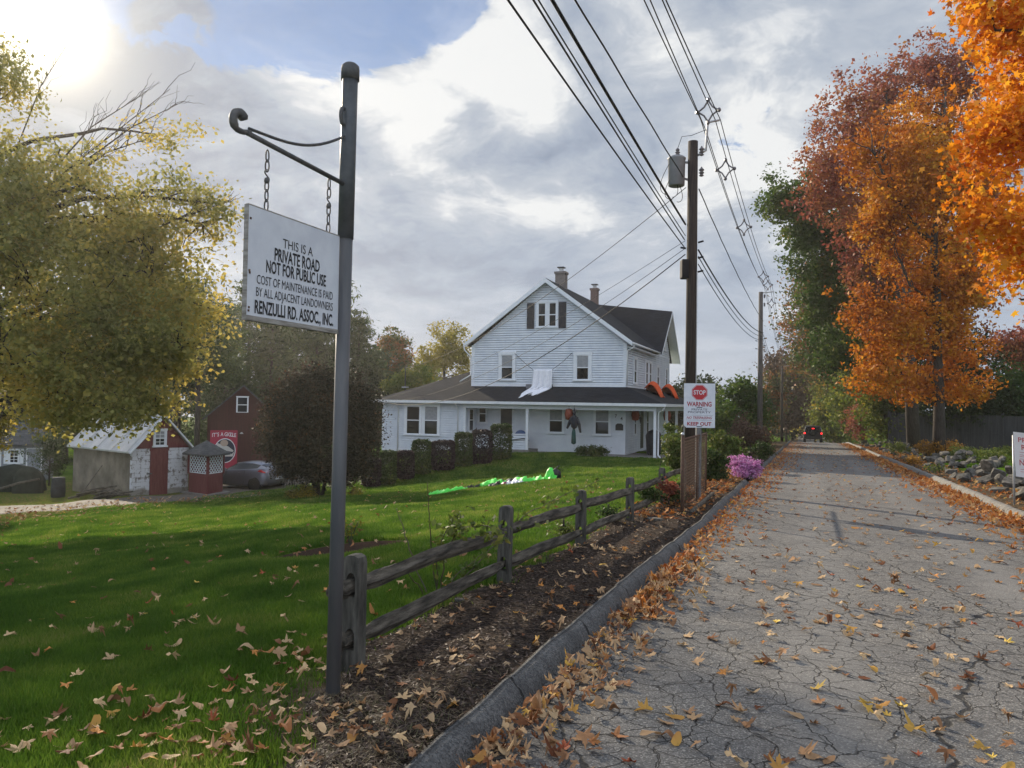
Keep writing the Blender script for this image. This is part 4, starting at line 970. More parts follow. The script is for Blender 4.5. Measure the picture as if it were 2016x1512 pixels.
def window(root, mp, a0, a1, b0, b1, casing=.11, blind=.5, sash=True, name='window', mat=None, sill=True, muntin=False):
    mat = mat or M_TRIM; c = casing; m = MB(); mp0 = mp; mp = lambda a, b, d: mp0(a, b, d + .034)
    d1 = .055
    m.mbox(mp, a0 - c, a0, b0, b1, 0, d1).mbox(mp, a1, a1 + c, b0, b1, 0, d1).mbox(mp, a0 - c - .02, a1 + c + .02, b1, b1 + c * 1.15, 0, d1 + .01)
    bm_ = (b0 + b1) / 2; s = .04
    m.mbox(mp, a0, a0 + s, b0, b1, .012, .036).mbox(mp, a1 - s, a1, b0, b1, .012, .036).mbox(mp, a0 + s, a1 - s, b1 - s, b1, .012, .036).mbox(mp, a0 + s, a1 - s, b0, b0 + s, .012, .036)
    if sash: m.mbox(mp, a0 + s, a1 - s, bm_ - .03, bm_ + .02, .010, .046)
    if muntin:
        m.mbox(mp, (a0 + a1) / 2 - .012, (a0 + a1) / 2 + .012, b0 + s, b1 - s, .014, .034)
        for f in (.25, .75): m.mbox(mp, a0 + s, a1 - s, b0 + (b1 - b0) * f - .012, b0 + (b1 - b0) * f + .012, .013, .033)
    o = m.build(name, mat, root)
    MB().mbox(mp, a0, a1, b0, b1, .004, .022).build('pane', M_GLASS, o)
    if blind > 0: MB().mbox(mp, a0 + s, a1 - s, b1 - (b1 - b0) * blind + .02, b1 - s, .023, .026).build('blind', M_BLIND, o)
    if sill: MB().mbox(mp, a0 - c - .04, a1 + c + .04, b0 - .07, b0, 0, .09).build('sill', mat, o)
    return o
def roof_slab(mb, corners, th=.12):
    """a roof plane: corners anticlockwise seen from above, thickened downwards"""
    n = len(corners); c = [Vector(p) for p in corners]; vs = [tuple(p) for p in c] + [(p.x, p.y, p.z - th) for p in c]
    return mb.add(vs, [tuple(range(n)), tuple(range(2 * n - 1, n - 1, -1))] + [(i, n + i, n + (i + 1) % n, (i + 1) % n) for i in range(n)])

def house():
    H = thing('farmhouse', 'white clapboard farmhouse with dark roofs and a wraparound porch', 'house', HC, -TH)
    W, L, EV, RG = 8.78, 13.3, 5.72, 9.33; um = -W / 2
    f0, s0 = front(0), side(0)
    # walls
    m = MB(); siding(m, [(-W, 3.35), (0, 3.35), (0, EV), (um, RG - .12), (-W, EV)], f0)
    m.add([f0(-W, 3.35, -.06), f0(0, 3.35, -.06), f0(0, EV, -.06), f0(um, RG - .12, -.06), f0(-W, EV, -.06)], [(0, 1, 2, 3, 4)])
    m.build('front_wall', M_SIDE, H)
    m = MB(); siding(m, [(0, -.1), (L, -.1), (L, EV), (0, EV)], s0)
    siding(m, [(7.45, EV), (L, EV), (L, 5.75), ((7.45 + 14.2) / 2, 8.6), (7.45, 5.78)], s0)
    m.add([s0(0, -.1, -.06), s0(L, -.1, -.06), s0(L, EV, -.06), s0((7.45 + 14.2) / 2, 8.55, -.06), s0(7.45, EV, -.06), s0(0, EV, -.06)], [(0, 1, 2, 3, 4, 5)])
    m.build('side_wall', M_SIDE, H)
    m = MB(); m.add([(-W, .0, -.6), (-W, L, -.6), (-W, L, EV), (-W, 0, EV), (0, L, -.6), (0, L, EV), (um, L, RG - .12)], [(0, 1, 2, 3), (1, 4, 5, 6, 2)]); m.build('rear_wall', M_SIDE, H)
    MB().mbox(f0, -W, 0, -.05, 3.36, -.12, .004).build('porch_wall', M_PLAIN, H)
    tr = MB()
    for a in (-W, -.16): tr.mbox(f0, a - (.02 if a < -1 else 0), a + .16 + (.02 if a > -1 else 0), 3.45, EV + .05, 0, .035)
    tr.mbox(f0, -W, .0, 3.42, 3.62, 0, .04).mbox(s0, -.0, .14, 3.4, EV, .001, .034).mbox(s0, 0, L, 3.36, 3.56, .001, .036)
    tr.build('corner_boards', M_TRIM, H)
    # roofs
    OV, e = .38, .36; sl = (RG - 5.84) / (W / 2 + OV)
    r = MB(); zE = 5.84; vB = 11.05
    roof_slab(r, [(um, -e, RG), (um, vB + 3, RG), (-W - OV, vB + 3, zE), (-W - OV, -e, zE)][::-1])
    roof_slab(r, [(um, -e, RG), (OV, -e, zE), (OV, 7.45, zE), (um, vB, RG)])
    roof_slab(r, [(um, vB, RG - .002), (OV, 7.45, zE - .002), (.55, 7.45, 5.80), (.55, vB, 8.72)])
    roof_slab(r, [(um, vB, RG - .004), (.55, vB, 8.72), (.55, 14.5, 5.62), (OV - .6, 14.5, 5.62)])
    uv_box(r.build('main_roof', M_SHING, H))
    for sgn in (-1, 1):                                                   # barge boards of the front gable
        b = MB(); x1 = um + sgn * (W / 2 + OV); vs = []
        for (x, z) in ((um, RG - .01), (x1, zE - .01), (x1, zE - .24), (um, RG - .25)): vs += [(x, -e - .03, z), (x, -e + .02, z)]
        b.add(vs, [(0, 2, 4, 6), (1, 7, 5, 3), (0, 1, 3, 2), (2, 3, 5, 4), (4, 5, 7, 6), (6, 7, 1, 0)])
        b.add([(um, -e, RG - .14), (x1, -e, zE - .14), (x1, 0, zE - .14), (um, 0, RG - .14)], [(0, 1, 2, 3)]); b.build('barge_board', M_TRIM, H)
    for (v1, z1) in ((7.45, 5.80), (14.5, 5.62)):                          # and of the cross gable
        vs = []; b = MB()
        for (v, z) in ((vB, 8.71), (v1, z1 - .01), (v1, z1 - .2), (vB, 8.5)): vs += [(.57, v, z), (.52, v, z)]
        b.add(vs, [(0, 2, 4, 6), (1, 7, 5, 3), (0, 1, 3, 2), (2, 3, 5, 4), (4, 5, 7, 6), (6, 7, 1, 0)])
        b.add([(.55, vB, 8.58), (.55, v1, z1 - .14), (0, v1, z1 - .14), (0, vB, 8.58)], [(0, 1, 2, 3)]); b.build('barge_board', M_TRIM, H)
    g = MB(); g.tube([(OV + .04, -e, zE - .10), (OV + .04, 7.4, zE - .10)], .06, 8); g.build('eaves_gutter', M_GUT, H, smooth=True)
    sf = MB(); sf.box((0.0, -.05, zE - .30), (OV, 7.45, zE - .27)); sf.build('soffit', M_TRIM, H)
    ds = MB(); ds.tube([(OV + .04, -.1, zE - .14), (OV + .02, -.1, zE - .3), (.06, -.06, zE - .46), (.06, -.06, 3.55)], .038, 8); ds.build('downspout', M_GUT, H, smooth=True); ds = MB()
    ds.tube([(-W - OV, -.3, zE - .2), (-W - OV + .04, -.3, zE - .35), (-W - .04, -.06, zE - .75), (-W - .04, -.06, 4.1), (-W - .55, -.4, 3.72)], .038, 8)
    ds.build('downspout', M_GUT, H, smooth=True)
    # chimneys on the ridge
    for (v, w, z1, mt) in ((2.5, .29, 9.98, M_BRICKG), (9.9, .23, 10.12, M_BRICK)):
        c = MB().box((um - w, v - w * .9, RG - .5), (um + w, v + w * .9, z1)); c.box((um - w - .05, v - w * .9 - .05, z1), (um + w + .05, v + w * .9 + .05, z1 + .13))
        o = uv_box(c.build('chimney', mt, H))
        MB().lathe([(.13, 0), (.12, .22)], 10, (um, v, z1 + .13)).build('flue', M_GALV, o); MB().box((um - .2, v - .2, z1 + .36), (um + .2, v + .2, z1 + .41)).build('chimney_cap', M_DARK, o)
    # windows
    window(H, f0, -6.99, -6.30, 3.86, 5.21, .16, .5); window(H, f0, -2.68, -2.0, 3.85, 5.16, .16, .5)
    window(H, f0, -4.88, -4.44, 6.72, 8.02, .10, 0); window(H, f0, -4.26, -3.84, 6.72, 8.02, .10, 0)
    for a0, a1 in ((-5.52, -5.10), (-3.70, -3.29)):
        q = MB().mbox(f0, a0, a1, 6.62, 8.03, .048, .08)
        for i in range(16): q.mbox(f0, a0 + .05, a1 - .05, 6.70 + i * .08, 6.75 + i * .08, .08, .09)
        q.build('shutter', M_SHUT, H)
    window(H, f0, -4.16, -3.40, 1.02, 2.30, .09, .5); window(H, f0, -1.62, -.86, .98, 2.34, .09, .5)
    window(H, f0, -8.28, -7.84, 1.45, 2.46, .07, 0, muntin=False)
    for (a0, a1, b0, b1, bl) in ((1.70, 2.33, 3.75, 5.07, .5), (4.95, 5.55, 3.78, 5.08, 0), (6.05, 6.65, 3.78, 5.08, 0), (8.5, 9.2, 3.75, 4.98, .5), (11.6, 12.3, 3.75, 4.98, .5), (1.9, 2.4, .95, 2.2, 0), (5.3, 5.95, .95, 2.2, 0)): window(H, s0, a0, a1, b0, b1, .09, bl)
    window(H, s0, vB - .35, vB + .25, 6.2, 7.7, .09, 0)
    d = MB().mbox(f0, -7.05, -6.98, .1, 2.36, 0, .06).mbox(f0, -6.30, -6.23, .1, 2.36, 0, .06).mbox(f0, -7.05, -6.23, 2.30, 2.38, 0, .062).build('door_frame', M_TRIM, H)
    dd = MB().mbox(f0, -6.98, -6.30, .12, 2.30, .005, .035).build('front_door', M_DARK, H); MB().mbox(f0, -6.40, -6.36, 1.1, 1.16, .035, .09).build('handle', M_GALV, dd)
    dd = MB().mbox(s0, 3.65, 4.45, .12, 2.35, .026, .05).build('side_door', M_DARK, H); MB().mbox(s0, 4.30, 4.36, 1.1, 1.16, .05, .1).build('handle', M_GALV, dd)
    # porch: one roof sweeping over the wing, the front and the right side
    EZ, vE, uE = 2.62, -1.78, 2.30; k = (3.5 - EZ) / 1.78
    r = MB()
    roof_slab(r, [(-W - 5.35, vE, EZ), (uE, vE, EZ), (0, 0, 3.5), (-W, 0, 3.5), (-W - .02, 2.4, 4.70)], .10)
    roof_slab(r, [(uE, vE, EZ - .002), (uE, L - 1, EZ - .002), (0, L - 1, 3.5), (0, 0, 3.5)], .10)
    roof_slab(r, [(-W - 5.35, vE, EZ), (-W - .02, 2.4, 4.70), (-W - .02, 4.6, 4.70), (-W - 5.35, 8.8, EZ)], .10)
    roof_slab(r, [(-W - 5.35, 8.8, EZ), (-W - .02, 4.6, 4.70), (-W - .02, 8.8, EZ)], .10)
    uv_box(r.build('porch_roof', M_SHING, H))
    g = MB(); g.box((-W - 5.40, vE - .09, EZ - .13), (uE + .09, vE - .005, EZ + .012)); g.box((uE + .005, vE, EZ - .13), (uE + .09, L - 1, EZ + .010)); g.box((-W - 5.44, vE, EZ - .13), (-W - 5.355, 8.8, EZ + .01))
    g.build('porch_gutter', M_GUT, H)
    c = MB().box((-8.6, vE + .1, EZ - .16), (uE - .1, 0.0, EZ - .125)); c.box((.02, .0, EZ - .16), (uE - .1, L - 1, EZ - .125)); c.box((-8.5, -1.50, EZ - .36), (1.86, -1.36, EZ - .16)); c.box((1.72, -1.36, EZ - .36), (1.86, L - 1, EZ - .16)); c.build('porch_ceiling', M_PLAIN, H)
    for (u, v) in ((-4.92, -1.43), (1.79, -1.43), (1.79, 1.9), (1.79, 5.2), (1.79, 8.5)):
        MB().box((u - .065, v - .065, -.12), (u + .065, v + .065, EZ - .36)).build('porch_post', M_TRIM, H, bevel=.01)
    ds = MB().tube([(2.3, -1.70, EZ - .1), (2.25, -1.68, EZ - .28), (1.98, -1.50, EZ - .42), (1.96, -1.48, .1), (2.1, -1.6, -.02)], .04, 8); ds.build('downspout', M_GUT, H, smooth=True); ds = MB()
    ds.tube([(-12.62, -1.8, EZ - .1), (-12.60, -1.66, EZ - .3), (-12.60, -1.46, EZ - .45), (-12.60, -1.46, -.6)], .04, 8); ds.build('downspout', M_GUT, H, smooth=True); ds = MB(); ds.tube([(-8.95, -1.8, EZ - .1), (-8.92, -1.62, EZ - .3), (-8.92, -1.45, EZ - .45), (-8.92, -1.45, .1)], .04, 8)
    ds.build('downspout', M_GUT, H, smooth=True)
    pf = MB().box((-8.5, -1.5, -.25), (-4.8, -.005, .12)); pf.box((-4.8, -1.75, -.5), (1.1, -.006, -.03)); pf.box((.03, -2.0, -.5), (2.3, 8, -.04)); pf.box((-5.4, -2.25, -.7), (-1.9, -1.75, -.10)); pf.build('porch_floor', M_CONC, H)
    pr = front(-1.40); q = MB(); siding(q, [(-8.5, .10), (-4.99, .10), (-4.99, .88), (-8.5, .88)], pr); q.mbox(pr, -8.5, -4.99, .1, .88, -.1, -.055); q.build('parapet', M_SIDE, H)
    MB().mbox(pr, -8.5, -4.98, .88, .94, -.13, .05).build('parapet_cap', M_TRIM, H)
    MB().tube([(-6.2, -1.46, .55), (-5.1, -1.50, .70), (-5.02, -1.50, .70)], .022, 6).build('hand_rail', M_DARK, H)
    # the wing
    wf = front(-1.40); x0 = -13.62; m = MB(); siding(m, [(x0, -.12), (-8.5, -.12), (-8.5, EZ - .1), (x0, EZ - .1)], wf)
    m.mbox(wf, x0, -8.5, -.12, EZ - .1, -.14, -.055); m.box((-8.62, -1.28, -.12), (-8.5, 0, EZ - .1)); m.box((x0, -1.28, -.12), (x0 + .12, 8, EZ - .1)); m.build('wing_wall', M_SIDE, H)
    q = MB()
    for a in (x0 - .02, -8.62): q.mbox(wf, a, a + .15, -.12, EZ - .1, 0, .035)
    q.mbox(wf, x0, -8.5, -.22, -.121, -.1, .03); q.build('wing_trim', M_TRIM, H)
    MB().mbox(wf, x0 + .05, -4.8, -1.8, -.221, -.1, .005).build('foundation', M_CONC, H)
    window(H, wf, -12.08, -11.24, .75, 2.31, .13, .0); window(H, wf, -10.96, -10.13, .75, 2.33, .13, .5)
    window(H, side(-8.5), -1.0, -.45, 1.0, 2.2, .06, 0)
    # small things fixed to the wall
    n = MB(); lettering(n, '7', .19, f0, -.52, 1.88, .005, .01); lettering(n, '4', .19, f0, -.22, 1.75, .005, .01); n.build('house_number', M_BLACKP, H)
    MB().prism([(-.53, 1.22), (-.12, 1.22), (-.12, 1.50), (-.22, 1.58), (-.43, 1.58), (-.53, 1.50)], f0, .005, .03).build('plaque', M_BLACKP, H)
    lp = MB().tube([(.02, 3.0, 1.95), (.18, 3.0, 2.0), (.18, 3.0, 1.9)], .02, 5); lp.lathe([(.03, -.3), (.09, -.05), (.11, 0), (.02, .08)], 8, (.18, 3.0, 1.85)); lp.build('wall_lantern', M_DARK, H)
    MB().tube([(-13.0, .0, 3.2), (-13.0, .0, 4.55), (-12.9, .0, 4.6)], .035, 8).build('service_mast', M_IRON, H, smooth=True)
    MB().box((-13.15, -.15, 3.36), (-12.85, .15, 3.42)).build('mast_flashing', M_GALV, H)
    return H
HOUSE = house()
def hw(u, v, w): p = HC + RN * u + RD * v; return Vector((p.x, p.y, HC.z + w))

# service drops from the transformer pole to the house
def drop(a, b, sag, r, label, n=20):
    a, b = Vector(a), Vector(b); pts = [a.lerp(b, i / n) - Vector((0, 0, 4 * sag * (i / n) * (1 - i / n))) for i in range(n + 1)]
    wire('service_drop', pts, r, label, group='service wires to the farmhouse')
pp = lambda py: Vector((*st(S1, PT - .16), zat(S1, PT, 1352, py)))
drop(pp(368), hw(-13.0, 0, 4.5), .75, .009, 'upper service wire from the transformer to the mast on the low roof')
drop(pp(473), hw(-13.6, -1.9, 2.62), .55, .006, 'thin service wire from the pole to the low eaves')
drop(pp(488), hw(-13.4, -1.9, 2.55), .95, .007, 'middle service wire sagging to the low eaves')
drop(pp(500), hw(-13.0, -1.85, 2.45), 1.25, .013, 'lowest thick service cable sagging to the low eaves')

# ---------------------------------------------------------------- decorations about the house
def cloth_grid(name, fn, nu, nv, mat, label, cat, th=.01, loc=None, rz=-TH, group=None):
    vs = [fn(i / (nu - 1), j / (nv - 1)) for i in range(nu) for j in range(nv)]
    fs = [(i * nv + j, (i + 1) * nv + j, (i + 1) * nv + j + 1, i * nv + j + 1) for i in range(nu - 1) for j in range(nv - 1)]
    me = bpy.data.meshes.new(name); me.from_pydata(vs, [], fs); me.polygons.foreach_set('use_smooth', [True] * len(fs))
    o = link_mesh(name, me, mat); o.location = loc if loc is not None else HC; o.rotation_euler = (0, 0, rz)
    md = o.modifiers.new('th', 'SOLIDIFY'); md.thickness = th
    tag(o, label, cat, group); return o
M_GHOST = pm('white_gauze', (.76, .76, .82), (.84, .84, .88), .8, 9)
def ghost(i, j):
    a = i - .5; j = j * (.80 + .20 * math.sin(i * 37) * math.sin(i * 11 + 1)); j = max(0, min(1, j))
    if j < .45: u = -4.45 + a * (1.05 + .25 * j) - .15 * j; w = 4.38 - 1.15 * j / .45 * .9 - .10 * math.cos(a * 3.1) * 0; v = -.36 - .06 * math.sin(i * 21) * (.4 + j)
    else:
        f = (j - .45) / .55; w0 = 3.36; u = -4.58 + a * (1.15 - .35 * f) - .55 * f + (.22 * math.sin(i * 15) * f); v = -.38 - 1.0 * f - .12 * math.sin(i * 17 + 2) * f; w = 3.5 + .494 * v + .06 + .05 * math.sin(i * 25 + 3 * f)
    return (u, v, w)
cloth_grid('ghost_sheet', ghost, 30, 24, M_GHOST, 'white ghost sheet draped on the wall and black porch roof', 'decoration', .012)
for x0, w0, x1, w1 in ((-6.2, 5.3, -5.0, 4.36), (-2.9, 5.3, -3.95, 4.36)):
    wire('rope', [hw(x0, -.09, w0), hw((x0 + x1) / 2, -.2, (w0 + w1) / 2 - .05), hw(x1, -.35, w1)], .012, 'thin rope tying the ghost sheet to the ' + ('left' if x0 < -5 else 'right') + ' upper window', group='ropes of the ghost sheet', cat='rope')
bx = MB().box((-5.45, -.30, 3.30), (-3.98, -.06, 3.60)).build('roof_box', pm('box_grey', (.13, .13, .15), (.18, .18, .2), .7, 4), None, bevel=.02); bx.location = HC; bx.rotation_euler = (0, 0, -TH); tag(bx, 'long grey box on the porch roof behind the ghost sheet', 'box')
M_ORG = pm('orange_cloth', (.62, .075, .018), (.72, .12, .03), .7, 6)
for (v0, lb) in ((2.9, 'orange cloth hood on the side porch roof nearer the corner'), (8.0, 'orange cloth hood farther back on the side porch roof')):
    def hood(i, j, v0=v0):
        h = .62 * math.exp(-((i - .10) / .26) ** 2) * min(1, .55 + i * 6) + .16 * (1 - i) + .03; v = v0 + i * 2.3; u = .35 + .95 * j + .1 * math.sin(9 * i); w = 3.5 - .494 * u + h * math.sin(math.pi * (j * .9 + .05)) + .04 * math.sin(i * 20 + 5 * j) + .05
        return (u, v, w)
    cloth_grid('orange_hood', hood, 22, 12, M_ORG, lb, 'decoration', .015)
def witch():
    root = thing('hanging_witch', 'dark hanging witch figure in a pointed hat before the porch', 'decoration', hw(-2.27, -1.72, 0), -TH); M_W = pm('witch_cloth', (.012, .014, .022), (.03, .035, .045), .9, 8); M_WG = pm('witch_skirt', (.012, .05, .045), (.02, .075, .065), .9, 8)
    MB().lathe([(.17, 0), (.17, .01), (.07, .03), (.045, .12), (.01, .22)], 10, (0, 0, 2.14)).build('hat', M_W, root, smooth=True)
    b = MB().lathe([(.05, 0), (.08, .06), (.09, .14), (.06, .2)], 10, (0, 0, 1.96)); b.lathe([(.04, 0), (.16, .1), (.20, .35), (.17, .6), (.06, .72)], 10, (0, 0, 1.28)); b.tube([(.12, 0, 1.88), (.26, 0, 1.5), (.34, .0, 1.1)], [.08, .09, .05], 8); b.tube([(-.12, 0, 1.88), (-.25, 0, 1.6), (-.38, 0, 1.3)], [.08, .09, .05], 8); b.build('body', M_W, root, smooth=True)
    MB().lathe([(.02, 0), (.13, .06), (.12, .35), (.10, .62), (.05, .82)], 10, (-.02, 0, .5)).build('skirt', M_WG, root, smooth=True)
    MB().tube([(0, 0, 2.3), (0, 0, 2.5)], .006, 4).build('cord', M_WIRE, root)
witch()
def ball(name, loc, prof, mat, label, cat, n=12, rz=0):
    o = MB().lathe(prof, n).build(name, mat, None, smooth=True); o.location = loc; tag(o, label, cat); return o
M_PUMP = pm('pumpkin_red', (.19, .035, .02), (.26, .06, .03), .6, 6)
def lantern(u, v, w, label, su=1):
    root = thing('paper_lantern', label, 'lantern', hw(u, v, w))
    MB().lathe([(.04, -.30), (.17, -.26), (.22, 0), (.17, .26), (.04, .30)], 10).build('shade', M_PUMP, root, smooth=True); MB().tube([(0, 0, .28), (0, 0, .42)], .01, 4).build('hook', M_WIRE, root)
lantern(-2.62, -1.5, 2.02, 'dark red round lantern hanging left of the witch figure'); lantern(.28, 1.1, 2.02, 'dark red lantern hanging by the side wall near the corner'); lantern(1.6, 3.2, 2.0, 'small dark red lantern hanging deeper in the side porch')
def chairs():
    M_BL = pm('blue_fabric', (.07, .12, .24), (.10, .16, .30), .8, 6)
    for u, lb in ((-7.65, 'blue round-backed chair behind the porch parapet left of the door'), (-5.55, 'blue round-backed chair behind the porch parapet by the post')):
        r = thing('porch_chair', lb, 'chair', hw(u, -.7, .12), -TH + math.pi, 'blue chairs on the porch')
        MB().prism([(-.32, .45)] + [(.32 * math.cos(a), .72 + .28 * math.sin(a)) for a in np.linspace(math.pi, 0, 10)] + [(.32, .45)], lambda a, b, d: (a, d, b), -.04, .02).build('backrest', M_BL, r); MB().box((-.30, -.5, .40), (.30, -.04, .46)).build('seat', M_BL, r)
        for x in (-.27, .27):
            for y in (-.46, -.06): MB().tube([(x, y, 0), (x, y, .41)], .015, 6).build('leg', M_DARK, r)
chairs()
def grill():
    r = thing('covered_grill', 'black covered grill standing behind the porch corner post', 'grill', hw(1.35, .6, -.04), -TH); M_C = pm('black_cover', (.012, .012, .014), (.03, .03, .035), .5, 6)
    MB().lathe([(.30, 0), (.36, .1), (.40, .7), (.42, 1.0), (.34, 1.2), (.12, 1.32), (.02, 1.34)], 14).build('cover', M_C, r, smooth=True)
    for x in (-.2, .2): MB().tube([(x, -.32, .08), (x + .06, -.32, .08)], .08, 10).build('wheel', M_DARK, r)
grill()

# -- deflated green inflatable on the lawn
def inflatable():
    M_G = pm('lime_nylon', (.07, .62, .05), (.12, .78, .10), .45, 5); M_K = pm('black_nylon', (.012, .012, .014), (.03, .03, .03), .5, 6); M_Wh = pm('white_nylon', (.7, .7, .76), None, .5); M_B = pm('blue_nylon', (.03, .04, .25), (.4, .05, .05), .5, 3)
    c = gpt(980, 26.5); root = thing('deflated_inflatable', 'deflated lime green and black yard inflatable lying on the lawn', 'yard inflatable', c)
    def blob(name, pts, mat, seed, hgt=.16):
        vs = []; fs = []; n = 12; P_ = [gpt(px, Y) for px, Y, w in pts]; ws = [w for *_, w in pts]; M = 30
        for i in range(M):
            f = i / (M - 1) * (len(P_) - 1); k = min(int(f), len(P_) - 2); p = P_[k].lerp(P_[k + 1], f - k); w = ws[k] * (1 - f + k) + ws[k + 1] * (f - k)
            w *= .35 + .65 * min(1, math.sin(math.pi * (i + .6) / (M + .2)) * 2.2)
            for j in range(n):
                a = math.pi * j / (n - 1); nz = wob([[p.x * 3 + seed, math.cos(a) * 2, i * .35]], seed, 1.4)[0]
                q = Vector((p.x + .05 * nz, p.y + math.cos(a) * w * (1 + .25 * nz), 0)); z = math.sin(a) * hgt * .62 * (1 + .8 * nz) * min(1, w / .2)
                vs.append((q.x - c.x, q.y - c.y, gz(q.x, q.y) - c.z + max(z, .0) + .01))
        for i in range(M - 1):
            for j in range(n - 1): fs.append((i * n + j, i * n + j + 1, (i + 1) * n + j + 1, (i + 1) * n + j))
        MB().add(vs, fs).build(name, mat, root, smooth=True)
    blob('green_leg', [(845, 25.6, .28), (880, 25.6, .4), (922, 26.0, .22)], M_G, 1, .17); blob('black_sleeve', [(898, 26.6, .25), (920, 26.6, .32), (945, 27.2, .25)], M_K, 2, .18)
    blob('green_body', [(944, 27.2, .3), (975, 27.6, .5), (1000, 27.4, .3)], M_G, 3, .2); blob('black_trim', [(975, 28.4, .2), (1010, 28.5, .3), (1060, 28.7, .2)], M_K, 4, .2); blob('black_boot', [(962, 26.4, .25), (985, 26.5, .25)], M_K, 5, .2)
    blob('printed_patch', [(980, 26.45, .2), (1000, 26.6, .2)], M_B, 6, .15); blob('white_beard', [(992, 26.6, .3), (1015, 26.6, .4), (1032, 27.0, .3)], M_Wh, 7, .17)
    blob('green_robe', [(1010, 27.4, .3), (1050, 27.2, .4), (1078, 27.0, .45), (1096, 26.8, .4)], M_G, 8, .26)
    h = gpt(1088, 27.0) - c; MB().lathe([(.30, 0), (.22, .18), (.14, .40), (.05, .52)], 12, h + Vector((-.05, 0, .0))).build('green_hood', M_G, root, smooth=True)
    MB().tube([h + Vector((.05, 0, .45)), h + Vector((.16, 0, .30)), h + Vector((.24, 0, .12))], [.10, .17, .10], 8).tube([h + Vector((.12, 0, .48)), h + Vector((.26, 0, .60))], .02, 5).build('black_hat', M_K, root, smooth=True)
inflatable()

# ---------------------------------------------------------------- outbuildings
M_BARN = pm('barn_red', (.045, .013, .012), (.068, .019, .017), .8, 2, .5, 18, stretch=(6, 6, .3))
M_REDP = pm('faded_red_paint', (.115, .022, .024), (.175, .05, .05), .8, 5, .4, 25, stretch=(5, 5, .5))
M_STUCCO = pm('stained_stucco', (.10, .085, .062), (.27, .235, .18), .95, 1.1, .5, 14, det=10, lo=.3, hi=.7)
def peel():
    m, nt, b = mat_base('peeling_white'); tc = nd(nt, 'TexCoord').outputs['Object']
    n = nd(nt, 'TexNoise', {'Vector': tc, 'Scale': 3.4, 'Detail': 9.0, 'Roughness': .68}).outputs[0]; n2 = nd(nt, 'TexNoise', {'Vector': tc, 'Scale': 1.2, 'Detail': 3.0}).outputs[0]
    br = nd(nt, 'TexBrick', {'Vector': nd(nt, 'Mapping', {'Vector': tc, 'Rotation': (math.pi / 2, 0, 0)}).outputs[0], 'Scale': 1.0, 'Brick Width': .4, 'Row Height': .2, 'Mortar Size': .008}).outputs[1]
    c = mix(nt, rng01(nt, mth(nt, 'ADD', n, mth(nt, 'MULTIPLY', br, .09)), .53, .60), (.62, .63, .66), (.20, .18, .165))
    sz = nd(nt, 'SeparateXYZ', {0: tc}).outputs[2]
    c = mix(nt, mth(nt, 'MULTIPLY', rng01(nt, mth(nt, 'ADD', sz, mth(nt, 'MULTIPLY', n2, 1.0)), .65, .85, 1, 0), .8), c, (.19, .165, .13))
    sk(nt, b, 'Base Color', c); b.inputs['Roughness'].default_value = .9; sk(nt, b, 'Normal', nd(nt, 'Bump', {'Height': n, 'Strength': .4, 'Distance': .03}).outputs[0]); return m
M_PEEL = peel()
M_METALR = pm('metal_roof', (.36, .37, .38), (.50, .50, .50), .38, 1.2, .05, 5, .35)
def oriented(name, label, cat, A, B):
    """a building standing on its front wall line A to B; local x runs along it, y goes back"""
    d = (B - A); rz = math.atan2(d.y, d.x); return thing(name, label, cat, A, rz), math.hypot(d.x, d.y)
def stone_shed():
    A = gpt(262, 35.0); B = gpt(373, 37.1); B.z = A.z
    root, W = oriented('stone_shed', 'old stucco shed with peeling white front and red plank door', 'shed', A, B); EV, RG, L = 2.12, 3.72, 6.3; f = front(0)
    MB().mbox(f, 0, W, -.4, EV, -.2, 0).build('front_wall', M_PEEL, root)
    m = MB(); m.box((.0, .201, -.4), (.2, L, EV)); m.box((W - .2, .201, -.4), (W, L, EV)); m.box((.2, L - .2, -.4), (W - .2, L, EV)); m.build('stucco_wall', M_STUCCO, root)
    g = MB(); g.prism([(0, EV + .001), (W, EV + .001), (W / 2, RG - .1)], f, -.12, .02); g.build('gable', M_REDP, root)
    r = MB(); o = .25; zE = EV - .12
    roof_slab(r, [(W / 2, -o, RG), (W / 2, L + .2, RG), (-o, L + .2, zE), (-o, -o, zE)], .07); roof_slab(r, [(W / 2, -o, RG), (W + o, -o, zE), (W + o, L + .2, zE), (W / 2, L + .2, RG)], .07)
    for y in np.linspace(0, L, 5):
        r.add([(W / 2, y, RG + .004), (-o, y, zE + .004), (-o, y + .04, zE + .004), (W / 2, y + .04, RG + .004), (W / 2, y, RG + .03), (-o, y, zE + .03), (-o, y + .04, zE + .03), (W / 2, y + .04, RG + .03)], [(4, 5, 6, 7), (0, 1, 5, 4), (3, 7, 6, 2), (1, 2, 6, 5)])
    r.build('roof', M_METALR, root)
    b = MB()
    for s in (-1, 1): b.tube([(W / 2, -o - .02, RG - .07), (W / 2 + s * (W / 2 + o), -o - .02, zE - .07)], .05, 4)
    b.build('barge_board', M_TRIM, root)
    d0, d1 = W * .30, W * .615; dd = MB(); k = 5
    for i in range(k): dd.mbox(f, d0 + (d1 - d0) * i / k + .004, d0 + (d1 - d0) * (i + 1) / k - .004, -.05, EV - .12, .004, .05)
    dd.mbox(f, d0 - .03, d1 + .03, EV - .12, EV + .0, .004, .06); o_ = dd.build('door', M_REDP, root); MB().mbox(f, d0 - .16, d0 + .08, .93, .99, .05, .075).build('hasp', M_IRON, o_)
    window(root, f, W / 2 - .36, W / 2 + .12, EV + .12, EV + .82, .08, .5, muntin=True)
stone_shed()
